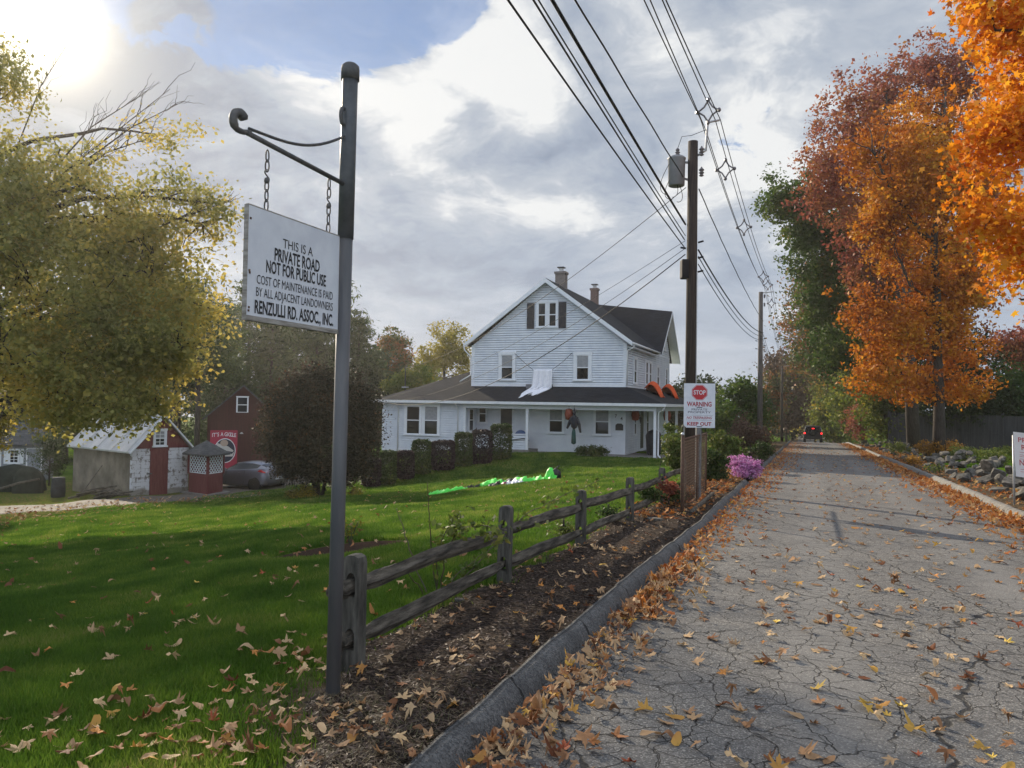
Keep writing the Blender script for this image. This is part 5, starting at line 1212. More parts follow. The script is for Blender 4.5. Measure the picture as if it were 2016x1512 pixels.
def kiosk():
    A = gpt(374, 36.6); M_ = gpt(411, 35.7); B = gpt(441, 36.9); A.z = B.z = M_.z
    root = thing('lattice_kiosk', 'small red well house with white lattice panels and shingled roof', 'kiosk', M_); a = A - M_; b = B - M_; c = a + b
    P_ = [Vector((0, 0, 0)), b, c, a]
    def wall(p, q, z0, z1, mb, th=.05):
        d = (q - p); n = Vector((d.y, -d.x, 0)).normalized(); mb.prism([(0, z0), (1, z0), (1, z1), (0, z1)], lambda s, h, k: tuple(p + d * s + n * k + Vector((0, 0, h))), -th, 0)
    m = MB()
    for i in range(4): wall(P_[i], P_[(i + 1) % 4], -.2, .98, m)
    m.build('base_wall', M_REDP, root)
    for p in P_: MB().box((p.x - .055, p.y - .055, .9), (p.x + .055, p.y + .055, 1.98)).build('corner_post', M_REDP, root)
    wall(P_[1], P_[2], .98, 1.86, bk := MB()); wall(P_[2], P_[3], .98, 1.86, bk); bk.build('back_wall', M_REDP, root)
    for i in (0, 3):
        p, q = P_[i], P_[(i + 1) % 4]; d = q - p; n = Vector((d.y, -d.x, 0)).normalized(); L = d.length; x = d / L
        mp = lambda s, h, k: tuple(p + x * s + n * (k - .02) + Vector((0, 0, h)))
        la = MB(); a0, a1, z0, z1 = .08, L - .08, 1.0, 1.86; st_ = .21; w = .022
        for sg in (1, -1):
            o = -(z1 - z0)
            while o < a1 - a0:
                s0 = max(a0, a0 + o); s1 = min(a1, a0 + o + (z1 - z0))
                if s1 - s0 > .03:
                    h0 = z0 + (s0 - a0 - o); h1 = z0 + (s1 - a0 - o)
                    if sg < 0: h0, h1 = z0 + z1 - h0, z0 + z1 - h1
                    la.prism([(s0, h0 - w * 1.4), (s1, h1 - w * 1.4), (s1, h1 + w * 1.4), (s0, h0 + w * 1.4)], mp, .004 * sg + .006, .004 * sg + .012)
                o += st_
        for (s0, s1, h0, h1) in ((a0 - .03, a0, z0, z1), (a1, a1 + .03, z0, z1), (a0 - .03, a1 + .03, z0 - .04, z0), (a0 - .03, a1 + .03, z1, z1 + .06)): la.mbox(mp, s0, s1, h0, h1, 0, .03)
        la.build('lattice_panel', M_TRIM, root)
    mid = c / 2; e = 1.42; r = MB(); E_ = [mid + (p - mid) * e + Vector((0, 0, 1.88)) for p in P_]; T = mid + Vector((0, 0, 2.48)); r.add([tuple(p) for p in E_] + [tuple(T)] + [(p.x, p.y, p.z - .08) for p in E_], [(0, 1, 4), (1, 2, 4), (2, 3, 4), (3, 0, 4)] + [(5 + i, 5 + (i + 1) % 4, (i + 1) % 4, i) for i in range(4)] + [(8, 7, 6, 5)]); uv_box(r.build('roof', M_SHING2, root))
    MB().prism([((p - mid).x * 1.5 + mid.x, (p - mid).y * 1.5 + mid.y) for p in P_], lambda x, y, d: (x, y, d), -.3, .04).build('step', M_CONC, root)
kiosk()
def barn():
    A = gpt(408, 50.0); B = gpt(545, 51.5); A.z = B.z = -3.0; root, W = oriented('red_barn', 'tall dark red barn with a grey roof behind the well house', 'barn', A, B); EV, RG, L = 3.55, 5.55, 8.0; f = front(0)
    m = MB(); m.prism([(0, -.5), (W, -.5), (W, EV), (W / 2, RG - .1), (0, EV)], f, -.15, 0)
    x = 0
    while x < W - .1: m.mbox(f, x, x + .03, -.5, EV if (x < .3 or x > W - .3) else min(EV + (RG - .2 - EV) * (1 - abs(x - W / 2) / (W / 2)), RG), 0, .012); x += .24
    m.mbox(f, 0, W, 2.95, 3.05, 0, .02); m.build('front_wall', M_BARN, root)
    MB().box((0, .151, -.5), (.15, L, EV)).box((W - .15, .151, -.5), (W, L, EV)).build('side_wall', M_BARN, root)
    r = MB(); o = .3; roof_slab(r, [(W / 2, -o, RG), (W / 2, L, RG), (-o, L, EV - .25), (-o, -o, EV - .25)]); roof_slab(r, [(W / 2, -o, RG), (W + o, -o, EV - .25), (W + o, L, EV - .25), (W / 2, L, RG)]); uv_box(r.build('roof', M_SHING2, root))
    window(root, f, W / 2 - .38, W / 2 + .28, 3.72, 4.74, .05, 0, sill=False); lamp = MB().tube([(2.1, 0, 2.35), (2.1, -.25, 2.4)], .03, 6); lamp.lathe([(.12, 0), (.04, .1)], 8, (2.1, -.25, 2.33)); lamp.build('barn_lamp', M_GALV, root)
    # banner
    a0, a1, b0, b1 = .18, 1.86, -.1, 2.55
    bt = thing('banner', "red banner reading it's a giggle hung on the barn wall", 'banner', root.location, root.rotation_euler.z)
    MB().mbox(f, a0, a1, b0, b1, .04, .055).build('sheet', pm('banner_red', (.30, .018, .05), (.36, .025, .06), .6, 3), bt)
    ca, cb, rr = (a0 + a1) / 2 + .08, 1.42, .66
    def disc(r0, n=40): return [(ca + r0 * math.cos(2 * math.pi * i / n), cb + .15 - .35 + r0 * 1.22 * math.sin(2 * math.pi * i / n)) for i in range(n)]
    MB().prism(disc(rr), f, .056, .060).build('ring', M_TRIM, bt); MB().prism(disc(rr - .045), f, .061, .065).build('disc', pm('banner_navy', (.015, .018, .04), None, .6), bt)
    T = MB()
    for i, chs in enumerate("IT'S A GIGGLE"):
        if chs != ' ': lettering(T, chs, .26 if chs != "'" else .26, f, a0 + .14 + (a1 - a0 - .28) * i / 12, b1 - .38 - .06 * math.sin(math.pi * i / 12) * -1 - .06, .056, .008, xs=.72)
    T.build('lettering', M_TRIM, bt)
    rb = MB().prism([(ca - .5, 1.12), (ca + .44, 1.0), (ca + .58, 1.18), (ca + .50, .84), (ca - .5, .84)], f, .066, .070); rb.prism([(ca - .5, 1.72), (ca + .2, 1.5), (ca + .54, 1.22), (ca + .48, 1.14), (ca - .5, 1.3)], f, .0662, .069); rb.build('ribbon', pm('banner_cream', (.5, .48, .46), None, .7), bt)
    K = MB().prism([(ca + .24 * math.cos(a) - .05, 1.72 + .22 * math.sin(a)) for a in np.linspace(0, 6.28, 20)[:-1]], f, .0705, .074); K.build('emblem', pm('banner_tan', (.40, .30, .24), None, .7), bt)
barn()
def grey_shed():
    A = gpt(2, 44.0); B = gpt(76, 44.6); A.z = B.z = min(A.z, B.z); root, W = oriented('grey_shed', 'small grey garden shed with white trim at the far left', 'shed', A, B); f = front(0); EV = 2.05
    M_GS = pm('grey_boards', (.20, .22, .25), (.27, .29, .32), .8, 3, .4, 20, stretch=(6, 6, .3)); m = MB().mbox(f, -.6, W + .3, -.4, EV, -2.4, 0); m.build('wall', M_GS, root)
    r = MB(); roof_slab(r, [(-.8, -.3, EV + .05), (W + .5, -.3, EV + .05), (W + .3, .35, EV + .95), (-.3, .35, EV + .95)], .08); roof_slab(r, [(-.3, .35, EV + .951), (W + .3, .35, EV + .951), (W + .3, 1.3, EV + 1.3), (0, 1.3, EV + 1.3)], .08); uv_box(r.build('roof', M_SHING2, root))
    window(root, f, .48, .92, 1.05, 1.8, .05, 0, muntin=True); MB().mbox(f, .18, .42, 1.0, 1.85, .004, .04).build('shutter', M_TRIM, root); MB().mbox(f, .98, 1.16, 1.0, 1.85, .004, .04).build('shutter', M_TRIM, root)
    d = MB().mbox(f, 1.30, 1.36, .0, 1.9, .004, .05).mbox(f, 2.05, 2.11, 0, 1.9, .004, .05).mbox(f, 1.36, 2.05, 1.84, 1.9, .004, .05).build('door_frame', M_TRIM, root); MB().mbox(f, 1.361, 2.049, 0, 1.839, .003, .03).build('door', M_GS, root)
    MB().mbox(f, -.02, .06, -.2, EV, .003, .04).build('corner_board', M_TRIM, root)
grey_shed()
# clutter by the sheds
def clutter():
    M_T = pm('dark_tarp', (.014, .019, .015), (.03, .038, .03), .95, 3, .5, 6, spec=.05)
    for px, Y, w, h, lb in ((30, 38.5, 1.5, 1.35, 'dark tarpaulin heap left of the stone shed'), (58, 37.5, .8, 1.4, 'second tarpaulin heap close to the stone shed wall')):
        c = gpt(px, Y); n = 24; vs = []; fs = []
        for i in range(9):
            f = i / 8; r = w * (1 - f ** 2.6) ** .5 if f < 1 else 0
            for j in range(n): a = 2 * math.pi * j / n; k = 1 + .12 * wob([[math.cos(a) * 2, math.sin(a) * 2, f * 2 + px]], 3)[0]; vs.append((r * k * math.cos(a), r * k * .7 * math.sin(a), h * f - .1))
        fs = [(i * n + j, i * n + (j + 1) % n, (i + 1) * n + (j + 1) % n, (i + 1) * n + j) for i in range(8) for j in range(n)]
        o = MB().add(vs, fs).build('tarpaulin_heap', M_T, None, smooth=True); o.location = c; tag(o, lb, 'tarpaulin')
    br = thing('brush_pile', 'tangled pile of grey branches against the stucco wall', 'brush pile', gpt(205, 33.2)); g = np.random.default_rng(5)
    for q in range(14):
        x, y, a, L = g.uniform(-1.0, 1.0), g.uniform(-.3, .3), g.normal(.1, .6), g.uniform(.8, 1.8); z = .1 + .4 * max(0, 1 - abs(x)) * g.uniform(.3, 1)
        MB().tube([(x - math.cos(a) * L / 2, y, z - .12), (x, y + .05, z + .05), (x + math.cos(a) * L / 2, y + math.sin(a) * .3, z + g.uniform(-.1, .25))], [.05, .045, .03], 6).build('branch', M_RAIL, br, smooth=True)
    l = MB().tube([(0, 0, .1), (1.3, .2, .55), (2.2, .3, .75)], [.07, .06, .05], 7).build('log', M_RAIL, None, smooth=True); l.location = gpt(-20, 36); tag(l, 'pale bare log leaning by the tarpaulin at the left edge', 'log')
    b = MB().lathe([(.28, 0), (.3, .3), (.27, .85), (.26, .9)], 12).build('rain_barrel', pm('barrel_grey', (.03, .033, .036), (.055, .06, .065), .9, 4, spec=.1), None, smooth=True); b.location = gpt(118, 35.2); tag(b, 'grey barrel standing at the corner of the stone shed', 'barrel')
    s = MB().tube([(0, 0, .0), (.75, .55, 1.45)], .02, 5).build('leaning_pole', M_RAIL, None); s.location = gpt(158, 34.6); tag(s, 'thin dark pole leaning on the stucco shed wall', 'pole')
clutter()

# ---------------------------------------------------------------- vehicles
M_PAINT = None
def car_paint(name, c, r=.28):
    m, nt, b = mat_base(name); sk(nt, b, 'Base Color', c); b.inputs['Metallic'].default_value = .55; b.inputs['Roughness'].default_value = r; b.inputs['Coat Weight'].default_value = .6; b.inputs['Coat Roughness'].default_value = .08; return m
M_TYRE = pm('tyre_rubber', (.012, .012, .013), (.022, .022, .022), .85, 20); M_RIM = pm('alloy', (.16, .16, .17), None, .35, metal=.7); M_CGL = glass_mat('car_glass', (.006, .008, .010), .03)
def lamp_mat(name, c, e):
    m, nt, b = mat_base(name); sk(nt, b, 'Base Color', c); b.inputs['Roughness'].default_value = .2
    if e: sk(nt, b, 'Emission Color', c); b.inputs['Emission Strength'].default_value = e
    return m
def loft_car(root, paint, ST, glass_rows, n_h=9):
    """ST: stations (x, zlow, zbelt, zroof, half width low, half width belt, half width roof); glass where zroof rises above the belt"""
    S = ST; k = 9; vs = []; kinds = []
    def section(s):
        x, zl, zb, zr, wl, wb, wr = s; pts = [(x, 0, zl), (x, wl * .8, zl), (x, wl, zl + .10), (x, (wl + wb) / 2 + .03, zl + (zb - zl) * .55), (x, wb, zb)]
        t = max(zr - zb, .03); wt = wr if zr - zb > .06 else wb * .93
        pts += [(x, wb + (wt - wb) * .12, zb + t * .10), (x, wt, zb + t * .82), (x, wt * .80, zb + t * .97), (x, 0, zb + t)]
        return pts
    for s in S: vs += section(s)
    body, gl = MB(), MB()
    for sd in (1, -1):
        V = [(x, y * sd, z) for x, y, z in vs]; fb = []; fg = []
        for i in range(len(S) - 1):
            for j in range(k - 1):
                q = (i * k + j, i * k + j + 1, (i + 1) * k + j + 1, (i + 1) * k + j)
                (fg if (i, j) in glass_rows else fb).append(q)
        for e in (0, len(S) - 1): fb += [(e * k + 0, e * k + j, e * k + j + 1) for j in range(1, k - 1)]
        body.add(V, fb); gl.add(V, fg)
    o = body.build('body', paint, root, smooth=True); 
    md = o.modifiers.new('e', 'EDGE_SPLIT'); md.split_angle = R_(48)
    g = gl.build('windows', M_CGL, root, smooth=True); return o
def wheel(root, x, y, r=.33, w=.2):
    t = MB(Matrix.Translation((x, y, r)) @ Matrix.Rotation(math.pi / 2, 4, 'X')).lathe([(r * .66, -w / 2), (r * .96, -w / 2), (r, -w / 2 + .03), (r, w / 2 - .03), (r * .96, w / 2), (r * .66, w / 2)], 24).build('wheel', M_TYRE, root, smooth=True)
    m = MB(Matrix.Translation((x, y, r)) @ Matrix.Rotation(math.pi / 2, 4, 'X'))
    for s in (-1, 1):
        m.lathe([(.05, s * w * .40), (.07, s * w * .47), (.02, s * w * .5)], 10)
        for i in range(5):
            a = i * 2 * math.pi / 5; m.prism([(.04 * math.cos(a - .6), .04 * math.sin(a - .6)), (r * .66 * math.cos(a - .16), r * .66 * math.sin(a - .16)), (r * .66 * math.cos(a + .16), r * .66 * math.sin(a + .16)), (.04 * math.cos(a + .6), .04 * math.sin(a + .6))], lambda p, q, d: (p, q, d), s * w * .36, s * w * .44)
    m.build('rim', M_RIM, t)
    MB(Matrix.Translation((x, y, r)) @ Matrix.Rotation(math.pi / 2, 4, 'X')).lathe([(r * 1.13, -w * .50), (r * 1.13, w * .46)], 24).build('wheel_arch', M_TYRE, root)
def hatchback():
    # local x points to the nose
    A = gpt(437, 40.2); B = gpt(512, 37.9); ax = (A - B); rz = math.atan2(ax.y, ax.x) ; base = gpt(488, 38.9)
    root = thing('parked_hatchback', 'grey three-door hatchback parked behind the red well house', 'car', base, math.atan2(.42, -.90)); P_ = car_paint('grey_paint', (.17, .17, .20))
    ST = [(2.08, .30, .58, .60, .55, .55, .5), (1.98, .22, .66, .69, .78, .72, .6), (1.6, .20, .80, .83, .86, .82, .7), (1.0, .20, .90, .94, .88, .86, .72), (.62, .20, .93, 1.02, .88, .87, .70), (.10, .20, .95, 1.34, .88, .88, .60), (-.35, .20, .98, 1.41, .88, .88, .60), (-.95, .20, 1.03, 1.40, .88, .88, .58), (-1.45, .22, 1.10, 1.30, .88, .86, .55), (-1.78, .26, 1.12, 1.20, .86, .82, .58), (-2.0, .34, 1.06, 1.09, .80, .76, .6), (-2.10, .42, .90, .93, .70, .66, .5)]
    GR = {(i, j) for i in (4, 5, 6, 7) for j in (5,)} | {(4, 6), (4, 7), (8, 6), (8, 7)}
    loft_car(root, P_, ST, GR)
    for x in (1.30, -1.32):
        for y in (.80, -.80): wheel(root, x, y)
    tl = lamp_mat('tail_red', (.45, .02, .02), 0)
    for s in (1, -1): MB().add([(-1.50, s * .872, .98), (-1.86, s * .855, .92), (-2.045, s * .74, .92), (-2.05, s * .70, 1.03), (-1.9, s * .80, 1.07), (-1.65, s * .872, 1.07)], [(0, 1, 2, 3, 4, 5)]).build('tail_light', tl, root)
    for s in (1, -1): MB().box((.55, s * .90 - .09, .93), (.72, s * .90 + .09, 1.06)).build('mirror', P_, root, bevel=.03)
    MB().box((-2.13, -.26, .58), (-2.098, .26, .70)).build('number_plate', M_TRIM, root)
    dl = MB()
    for s in (1, -1): dl.tube([(.52, s * .886, .35), (.50, s * .892, .92)], .008, 4); dl.tube([(-.62, s * .888, .30), (-.70, s * .892, .98)], .008, 4)
    dl.build('door_gap', M_TYRE, root); MB().tube([(-.45, .895, .86), (-.30, .895, .87)], .016, 5).tube([(-.45, -.895, .86), (-.30, -.895, .87)], .016, 5).build('handle', P_, root)
hatchback()
def kettle():
    r = thing('kettle_grill', 'dark kettle grill half hidden behind the round purple tree', 'grill', gpt(570, 38.0)); MB().lathe([(.05, .4), (.30, .52), (.38, .78), (.36, .82)], 16).build('bowl', M_DARK, r, smooth=True); MB().lathe([(.39, .82), (.34, 1.0), (.2, 1.12), (.03, 1.16)], 16).build('lid', M_GALV, r, smooth=True)
    for a in (0, 2.1, 4.2): MB().tube([(.22 * math.cos(a), .22 * math.sin(a), .55), (.35 * math.cos(a), .35 * math.sin(a), 0)], .018, 5).build('leg', M_DARK, r)
kettle()
def suv():
    s = 87.0; x, y = st(s, .60); root = thing('distant_suv', 'dark off-road car with red brake lights at the road crest', 'car', (x, y, float(zroad(s)) + .0), math.pi / 2 - TH); P_ = car_paint('dark_paint', (.015, .016, .018))
    ST = [(2.2, .5, .95, .98, .7, .7, .6), (2.0, .45, 1.08, 1.11, .88, .85, .7), (.9, .42, 1.14, 1.17, .90, .88, .7), (.5, .42, 1.15, 1.80, .90, .89, .76), (-1.2, .42, 1.15, 1.88, .90, .89, .76), (-2.0, .45, 1.13, 1.85, .90, .88, .74), (-2.1, .5, 1.1, 1.80, .86, .86, .70)]
    loft_car(root, P_, ST, {(i, 5) for i in (2, 3, 4)} | {(2, 6), (2, 7), (5, 6)})
    for wx in (1.4, -1.35):
        for wy in (.8, -.8): wheel(root, wx, wy, .40, .25)
    L = lamp_mat('brake_red', (1, .02, .02), 2.2)
    for sgn in (1, -1): MB().box((-2.16, sgn * .80 - .08, 1.0), (-2.11, sgn * .80 + .08, 1.15)).build('tail_light', L, root)
    MB().box((-2.16, -.12, 1.52), (-2.11, .12, 1.60)).build('brake_light', L, root); MB().box((-2.15, -.16, .82), (-2.115, .16, .94)).build('number_plate', M_TRIM, root); MB().box((-2.14, -.62, 1.22), (-2.108, .62, 1.70)).build('rear_window', M_CGL, root); MB(Matrix.Translation((-2.2, 0, 1.08)) @ Matrix.Rotation(math.pi / 2, 4, 'Y')).lathe([(.1, -.08), (.34, -.08), (.34, .08), (.1, .08)], 20).build('spare_wheel', M_TYRE, root, smooth=True)
suv()
# ================================================================ TREES AND PLANTS
M_BARK = pm('bark', (.028, .022, .018), (.075, .062, .052), .95, 6, .6, 22, stretch=(4, 4, .6))
M_BARKG = pm('pale_bark', (.075, .068, .06), (.16, .148, .135), .95, 5, .5, 22, stretch=(4, 4, .6))
LM = dict(
    orange=leafmat('orange_leaf', [(0, (.20, .050, .010)), (.3, (.40, .115, .012)), (.62, (.55, .21, .016)), (.88, (.60, .31, .025)), (1, (.26, .20, .03))], .42, .35, .5),
    blaze=leafmat('blaze_leaf', [(0, (.42, .07, .012)), (.28, (.66, .20, .012)), (.6, (.76, .31, .016)), (.85, (.76, .42, .03)), (1, (.60, .10, .02))], .45, .7, .4),
    red=leafmat('red_leaf', [(0, (.14, .038, .030)), (.35, (.25, .070, .050)), (.65, (.35, .12, .06)), (.85, (.44, .20, .05)), (1, (.36, .08, .04))], .4, .3, .5),
    green=leafmat('green_leaf', [(0, (.030, .060, .012)), (.45, (.060, .11, .020)), (.8, (.12, .16, .025)), (.93, (.22, .18, .03)), (1, (.38, .15, .03))], .4, .4, .65),
    rust=leafmat('rust_leaf', [(0, (.03, .05, .012)), (.42, (.07, .095, .02)), (.62, (.22, .13, .03)), (.8, (.36, .13, .035)), (1, (.34, .08, .05))], .4, .5, .6),
    olive=leafmat('olive_leaf', [(0, (.16, .180, .055)), (.3, (.27, .262, .078)), (.55, (.37, .32, .085)), (.8, (.50, .38, .085)), (1, (.62, .43, .07))], .62, .42, .6),
    yellow=leafmat('yellow_leaf', [(0, (.16, .15, .02)), (.5, (.34, .29, .05)), (1, (.50, .40, .10))], .45, .4, .4),
    hedge=leafmat('yellow_green_leaf', [(0, (.06, .10, .018)), (.5, (.14, .18, .028)), (.8, (.30, .28, .035)), (1, (.50, .30, .03))], .4, .45, .6),
    purple=leafmat('purple_leaf', [(0, (.012, .014, .009)), (.5, (.026, .026, .014)), (.8, (.060, .042, .022)), (1, (.20, .095, .04))], .25, .9, .35),
    dark=leafmat('dark_leaf', [(0, (.012, .024, .008)), (.5, (.026, .042, .012)), (1, (.055, .070, .018))], .3, .4, .5),
    pine=leafmat('pine_needle', [(0, (.028, .048, .018)), (.5, (.055, .085, .030)), (.85, (.105, .13, .038)), (1, (.18, .15, .045))], .45, .3, .5),
    brown=leafmat('brown_leaf', [(0, (.05, .03, .022)), (.5, (.11, .065, .045)), (1, (.20, .12, .07))], .35, .4, .5),
    clipg=leafmat('clipped_green', [(0, (.018, .038, .009)), (.6, (.042, .072, .015)), (1, (.14, .14, .025))], .25, .8, .4),
    clipp=leafmat('clipped_purple', [(0, (.014, .010, .013)), (.6, (.030, .018, .022)), (1, (.07, .03, .03))], .25, .8, .4),
    gold=leafmat('gold_leaf', [(0, (.06, .07, .012)), (.5, (.20, .17, .02)), (1, (.42, .30, .03))], .3, 1.5, .4),
    pink=leafmat('pink_petal', [(0, (.10, .12, .03)), (.12, (.45, .14, .36)), (.55, (.62, .27, .54)), (1, (.78, .52, .72))], .35, 2, .2),
    weed=leafmat('weed_leaf', [(0, (.05, .09, .015)), (.6, (.12, .15, .03)), (1, (.24, .20, .05))], .35, 1, .4),
    weedo=leafmat('weed_orange', [(0, (.16, .10, .02)), (.5, (.36, .18, .03)), (1, (.50, .26, .03))], .35, 1, .4),
)
QUAD = np.array([(0, -.5, 0), (.36, 0, .10), (0, .62, 0), (-.36, 0, .10)])
STAR = np.array([(math.sin(R_(a)) * r, math.cos(R_(a)) * r, .0) for a, r in [(0, .62), (24, .26), (50, .56), (76, .26), (108, .38), (160, .2), (200, .2), (252, .38), (284, .26), (310, .56), (336, .26)]])
STAR[:, 2] = .18 * np.abs(STAR[:, 0])
NEED = np.array([(0, -.5, 0), (.14, 0, .03), (0, .55, -.05), (-.14, 0, .03)])
class Lobe:
    def __init__(s, px, py, Y, w, h, d=.85): s.c = at(px, py, Y); s.r = np.array([w / 2 * Y / F, w / 2 * Y / F * d, h / 2 * Y / F])
class Sub: pass
def clumps(lobes, g, k=11):
    """break every lobe into layered clumps with air between them"""
    out = []
    for l in lobes:
        for i in range(k):
            d = g.normal(size=3); d /= np.linalg.norm(d); q = Sub(); f = g.uniform(.35, .95) if i else 0
            q.c = Vector(np.array(l.c) + d * l.r * f); q.r = l.r * g.uniform(.32, .58) * np.array([1.1, 1.1, .75]); out.append(q)
    return out
def clusters(lobes, n, g, gap=.35, seed=1, shell=.42, clump=True):
    if clump: lobes = clumps(lobes, g)
    wts = np.array([(l.r[0] * l.r[1] * l.r[2]) ** .72 for l in lobes]); wts /= wts.sum(); out = []
    for l, w in zip(lobes, wts):
        k = int(n * w * 1.9) + 3; d = g.normal(size=(k, 3)); d /= np.linalg.norm(d, axis=1)[:, None]
        rad = g.uniform(0, 1, k) ** shell * (1 + .22 * wob(d * 2.2 + np.array(l.c) * .7, seed, 1.3))
        p = np.array(l.c) + d * rad[:, None] * l.r; v = wob(p, seed + 11, .9)
        p = p[v > gap * -1.0 * 0 - .25 + gap * .6 * g.uniform(-1, 1, k)]; out.append(p[:int(n * w) + 1])
    return np.concatenate(out)
def leaf_cloud(cl, per, crad, size, shape, g, flat=.7, droop=.35):
    n = len(cl) * per; cr_ = crad * g.uniform(.55, 1.3, len(cl)); P_ = np.repeat(cl, per, 0) + g.normal(size=(n, 3)) * np.repeat(cr_, per)[:, None] * np.array([1, 1, flat]) * .6
    nr = g.normal(size=(n, 3)) + np.array([0, 0, .7]); nr /= np.linalg.norm(nr, axis=1)[:, None]
    a = g.normal(size=(n, 3)) - np.array([0, 0, droop]); a -= nr * (a * nr).sum(1)[:, None]; a /= np.linalg.norm(a, axis=1)[:, None] + 1e-9; b = np.cross(nr, a)
    sz = size * g.uniform(.45, 1.4, n); k = len(shape)
    V = P_[:, None, :] + sz[:, None, None] * (shape[None, :, 0:1] * b[:, None] + shape[None, :, 1:2] * a[:, None] + shape[None, :, 2:3] * nr[:, None])
    return V.reshape(-1, 3), np.arange(n * k).reshape(n, k)
def limb_path(a, b, g, n=7, wig=.06, arch=.10):
    L = (b - a).length; out = []
    for i in range(n):
        f = i / (n - 1); p = a.lerp(b, f); p = p + Vector((g.normal(0, wig), g.normal(0, wig), g.normal(0, wig))) * L * .5 * math.sin(math.pi * f) + Vector((0, 0, arch * L * math.sin(math.pi * f))) ; out.append(p)
    return out
def tree(name, label, base, trunk, lobes, n, size, mat, cat='tree', bark=None, shape=QUAD, per=26, crad=.42, gap=.35, twigs=70, seed=1, group=None, limbs=True, extra=None, flat=.7, shell=.42, clump=True, thin=None):
    g = np.random.default_rng(seed); base = Vector(base); root = thing(name, label, cat, base, 0, group); bark = bark or M_BARK
    nc = n // per; cl = np.concatenate([clusters(lobes, int(nc * .6), g, gap, seed, shell, True), clusters(lobes, int(nc * .4), g, gap, seed + 1, shell, False)]) if clump else clusters(lobes, nc, g, gap, seed, shell, False); cl = cl[cl[:, 2] > np.array([gz(x, y) for x, y in cl[:, :2]]) + .1] if len(cl) < 6000 else cl
    if thin is not None: cl = cl[g.uniform(size=len(cl)) < thin(cl)]
    V, Fa = leaf_cloud(cl, per, crad, size, shape, g, flat); np_mesh('crown', V - np.array(base), Fa, LM[mat], root)
    m = MB()
    if trunk:
        pts = [Vector(p) - base for p, r in trunk]; m.tube(pts, [r for p, r in trunk], 10)
        if limbs:
            fine = []
            for i in range(len(pts) - 1):
                for k in range(6): fine.append((pts[i].lerp(pts[i + 1], k / 6), trunk[i][1] * (1 - k / 6) + trunk[i + 1][1] * k / 6))
            fine.append((pts[-1], trunk[-1][1])); ends = []
            for l in lobes:
                c = Vector(l.c) - base; best = min(fine[len(fine) // 4:], key=lambda q: (q[0] - c).length + 1.4 * max(0, q[0].z - c.z + .25 * (Vector((q[0].x, q[0].y)) - Vector((c.x, c.y))).length))
                path = limb_path(best[0], c, g); r0 = min(best[1] * .62, .02 + .018 * (c - best[0]).length); m.tube(path, [r0 * (1 - .75 * i / 6) for i in range(7)], 7); ends.append((path, r0, l))
            if twigs:
                idx = g.choice(len(cl), min(twigs, len(cl)), replace=False); P0 = []
                for path, r0, l in ends: P0 += [(p, r0 * (1 - .75 * i / 6)) for i, p in enumerate(path[1:])]
                P0 += fine[len(fine) // 3:]
                for i in idx:
                    c = Vector(cl[i]) - base; b = min(P0, key=lambda q: (q[0] - c).length + .8 * max(0, q[0].z - c.z)); m.tube(limb_path(b[0], c, g, 5, .08, .06), [min(b[1] * .6, .035) * (1 - .7 * k / 4) + .004 for k in range(5)], 5)
    for path, r0 in (extra or []):
        pts = [Vector(p) - base for p in path]; m.tube(pts, [r0 * (1 - .8 * i / (len(pts) - 1)) for i in range(len(pts))], 6)
        for k in range(14):
            f = g.uniform(.3, 1) * (len(pts) - 1); i = min(int(f), len(pts) - 2); a = pts[i].lerp(pts[i + 1], f - i); d = (pts[i + 1] - pts[i]).normalized(); L = (pts[-1] - pts[0]).length * .22 * g.uniform(.5, 1.2)
            m.tube(limb_path(a, a + (d + Vector(g.normal(0, .4, 3)) + Vector((0, 0, .25))) * L, g, 5, .1, .03), [r0 * .3 * (1 - .6 * q / 4) for q in range(5)], 4)
    if m.v: m.build('trunk', bark, root, smooth=True)
    return root
def T(base, *rest):
    """trunk points given as (picture column, picture row, depth, radius)"""
    return [(base - Vector((0, 0, .2)), rest[0][3] * 1.25)] + [(at(a, b, Y), r) for a, b, Y, r in rest]
Ls = lambda *q: [Lobe(*v) for v in q]

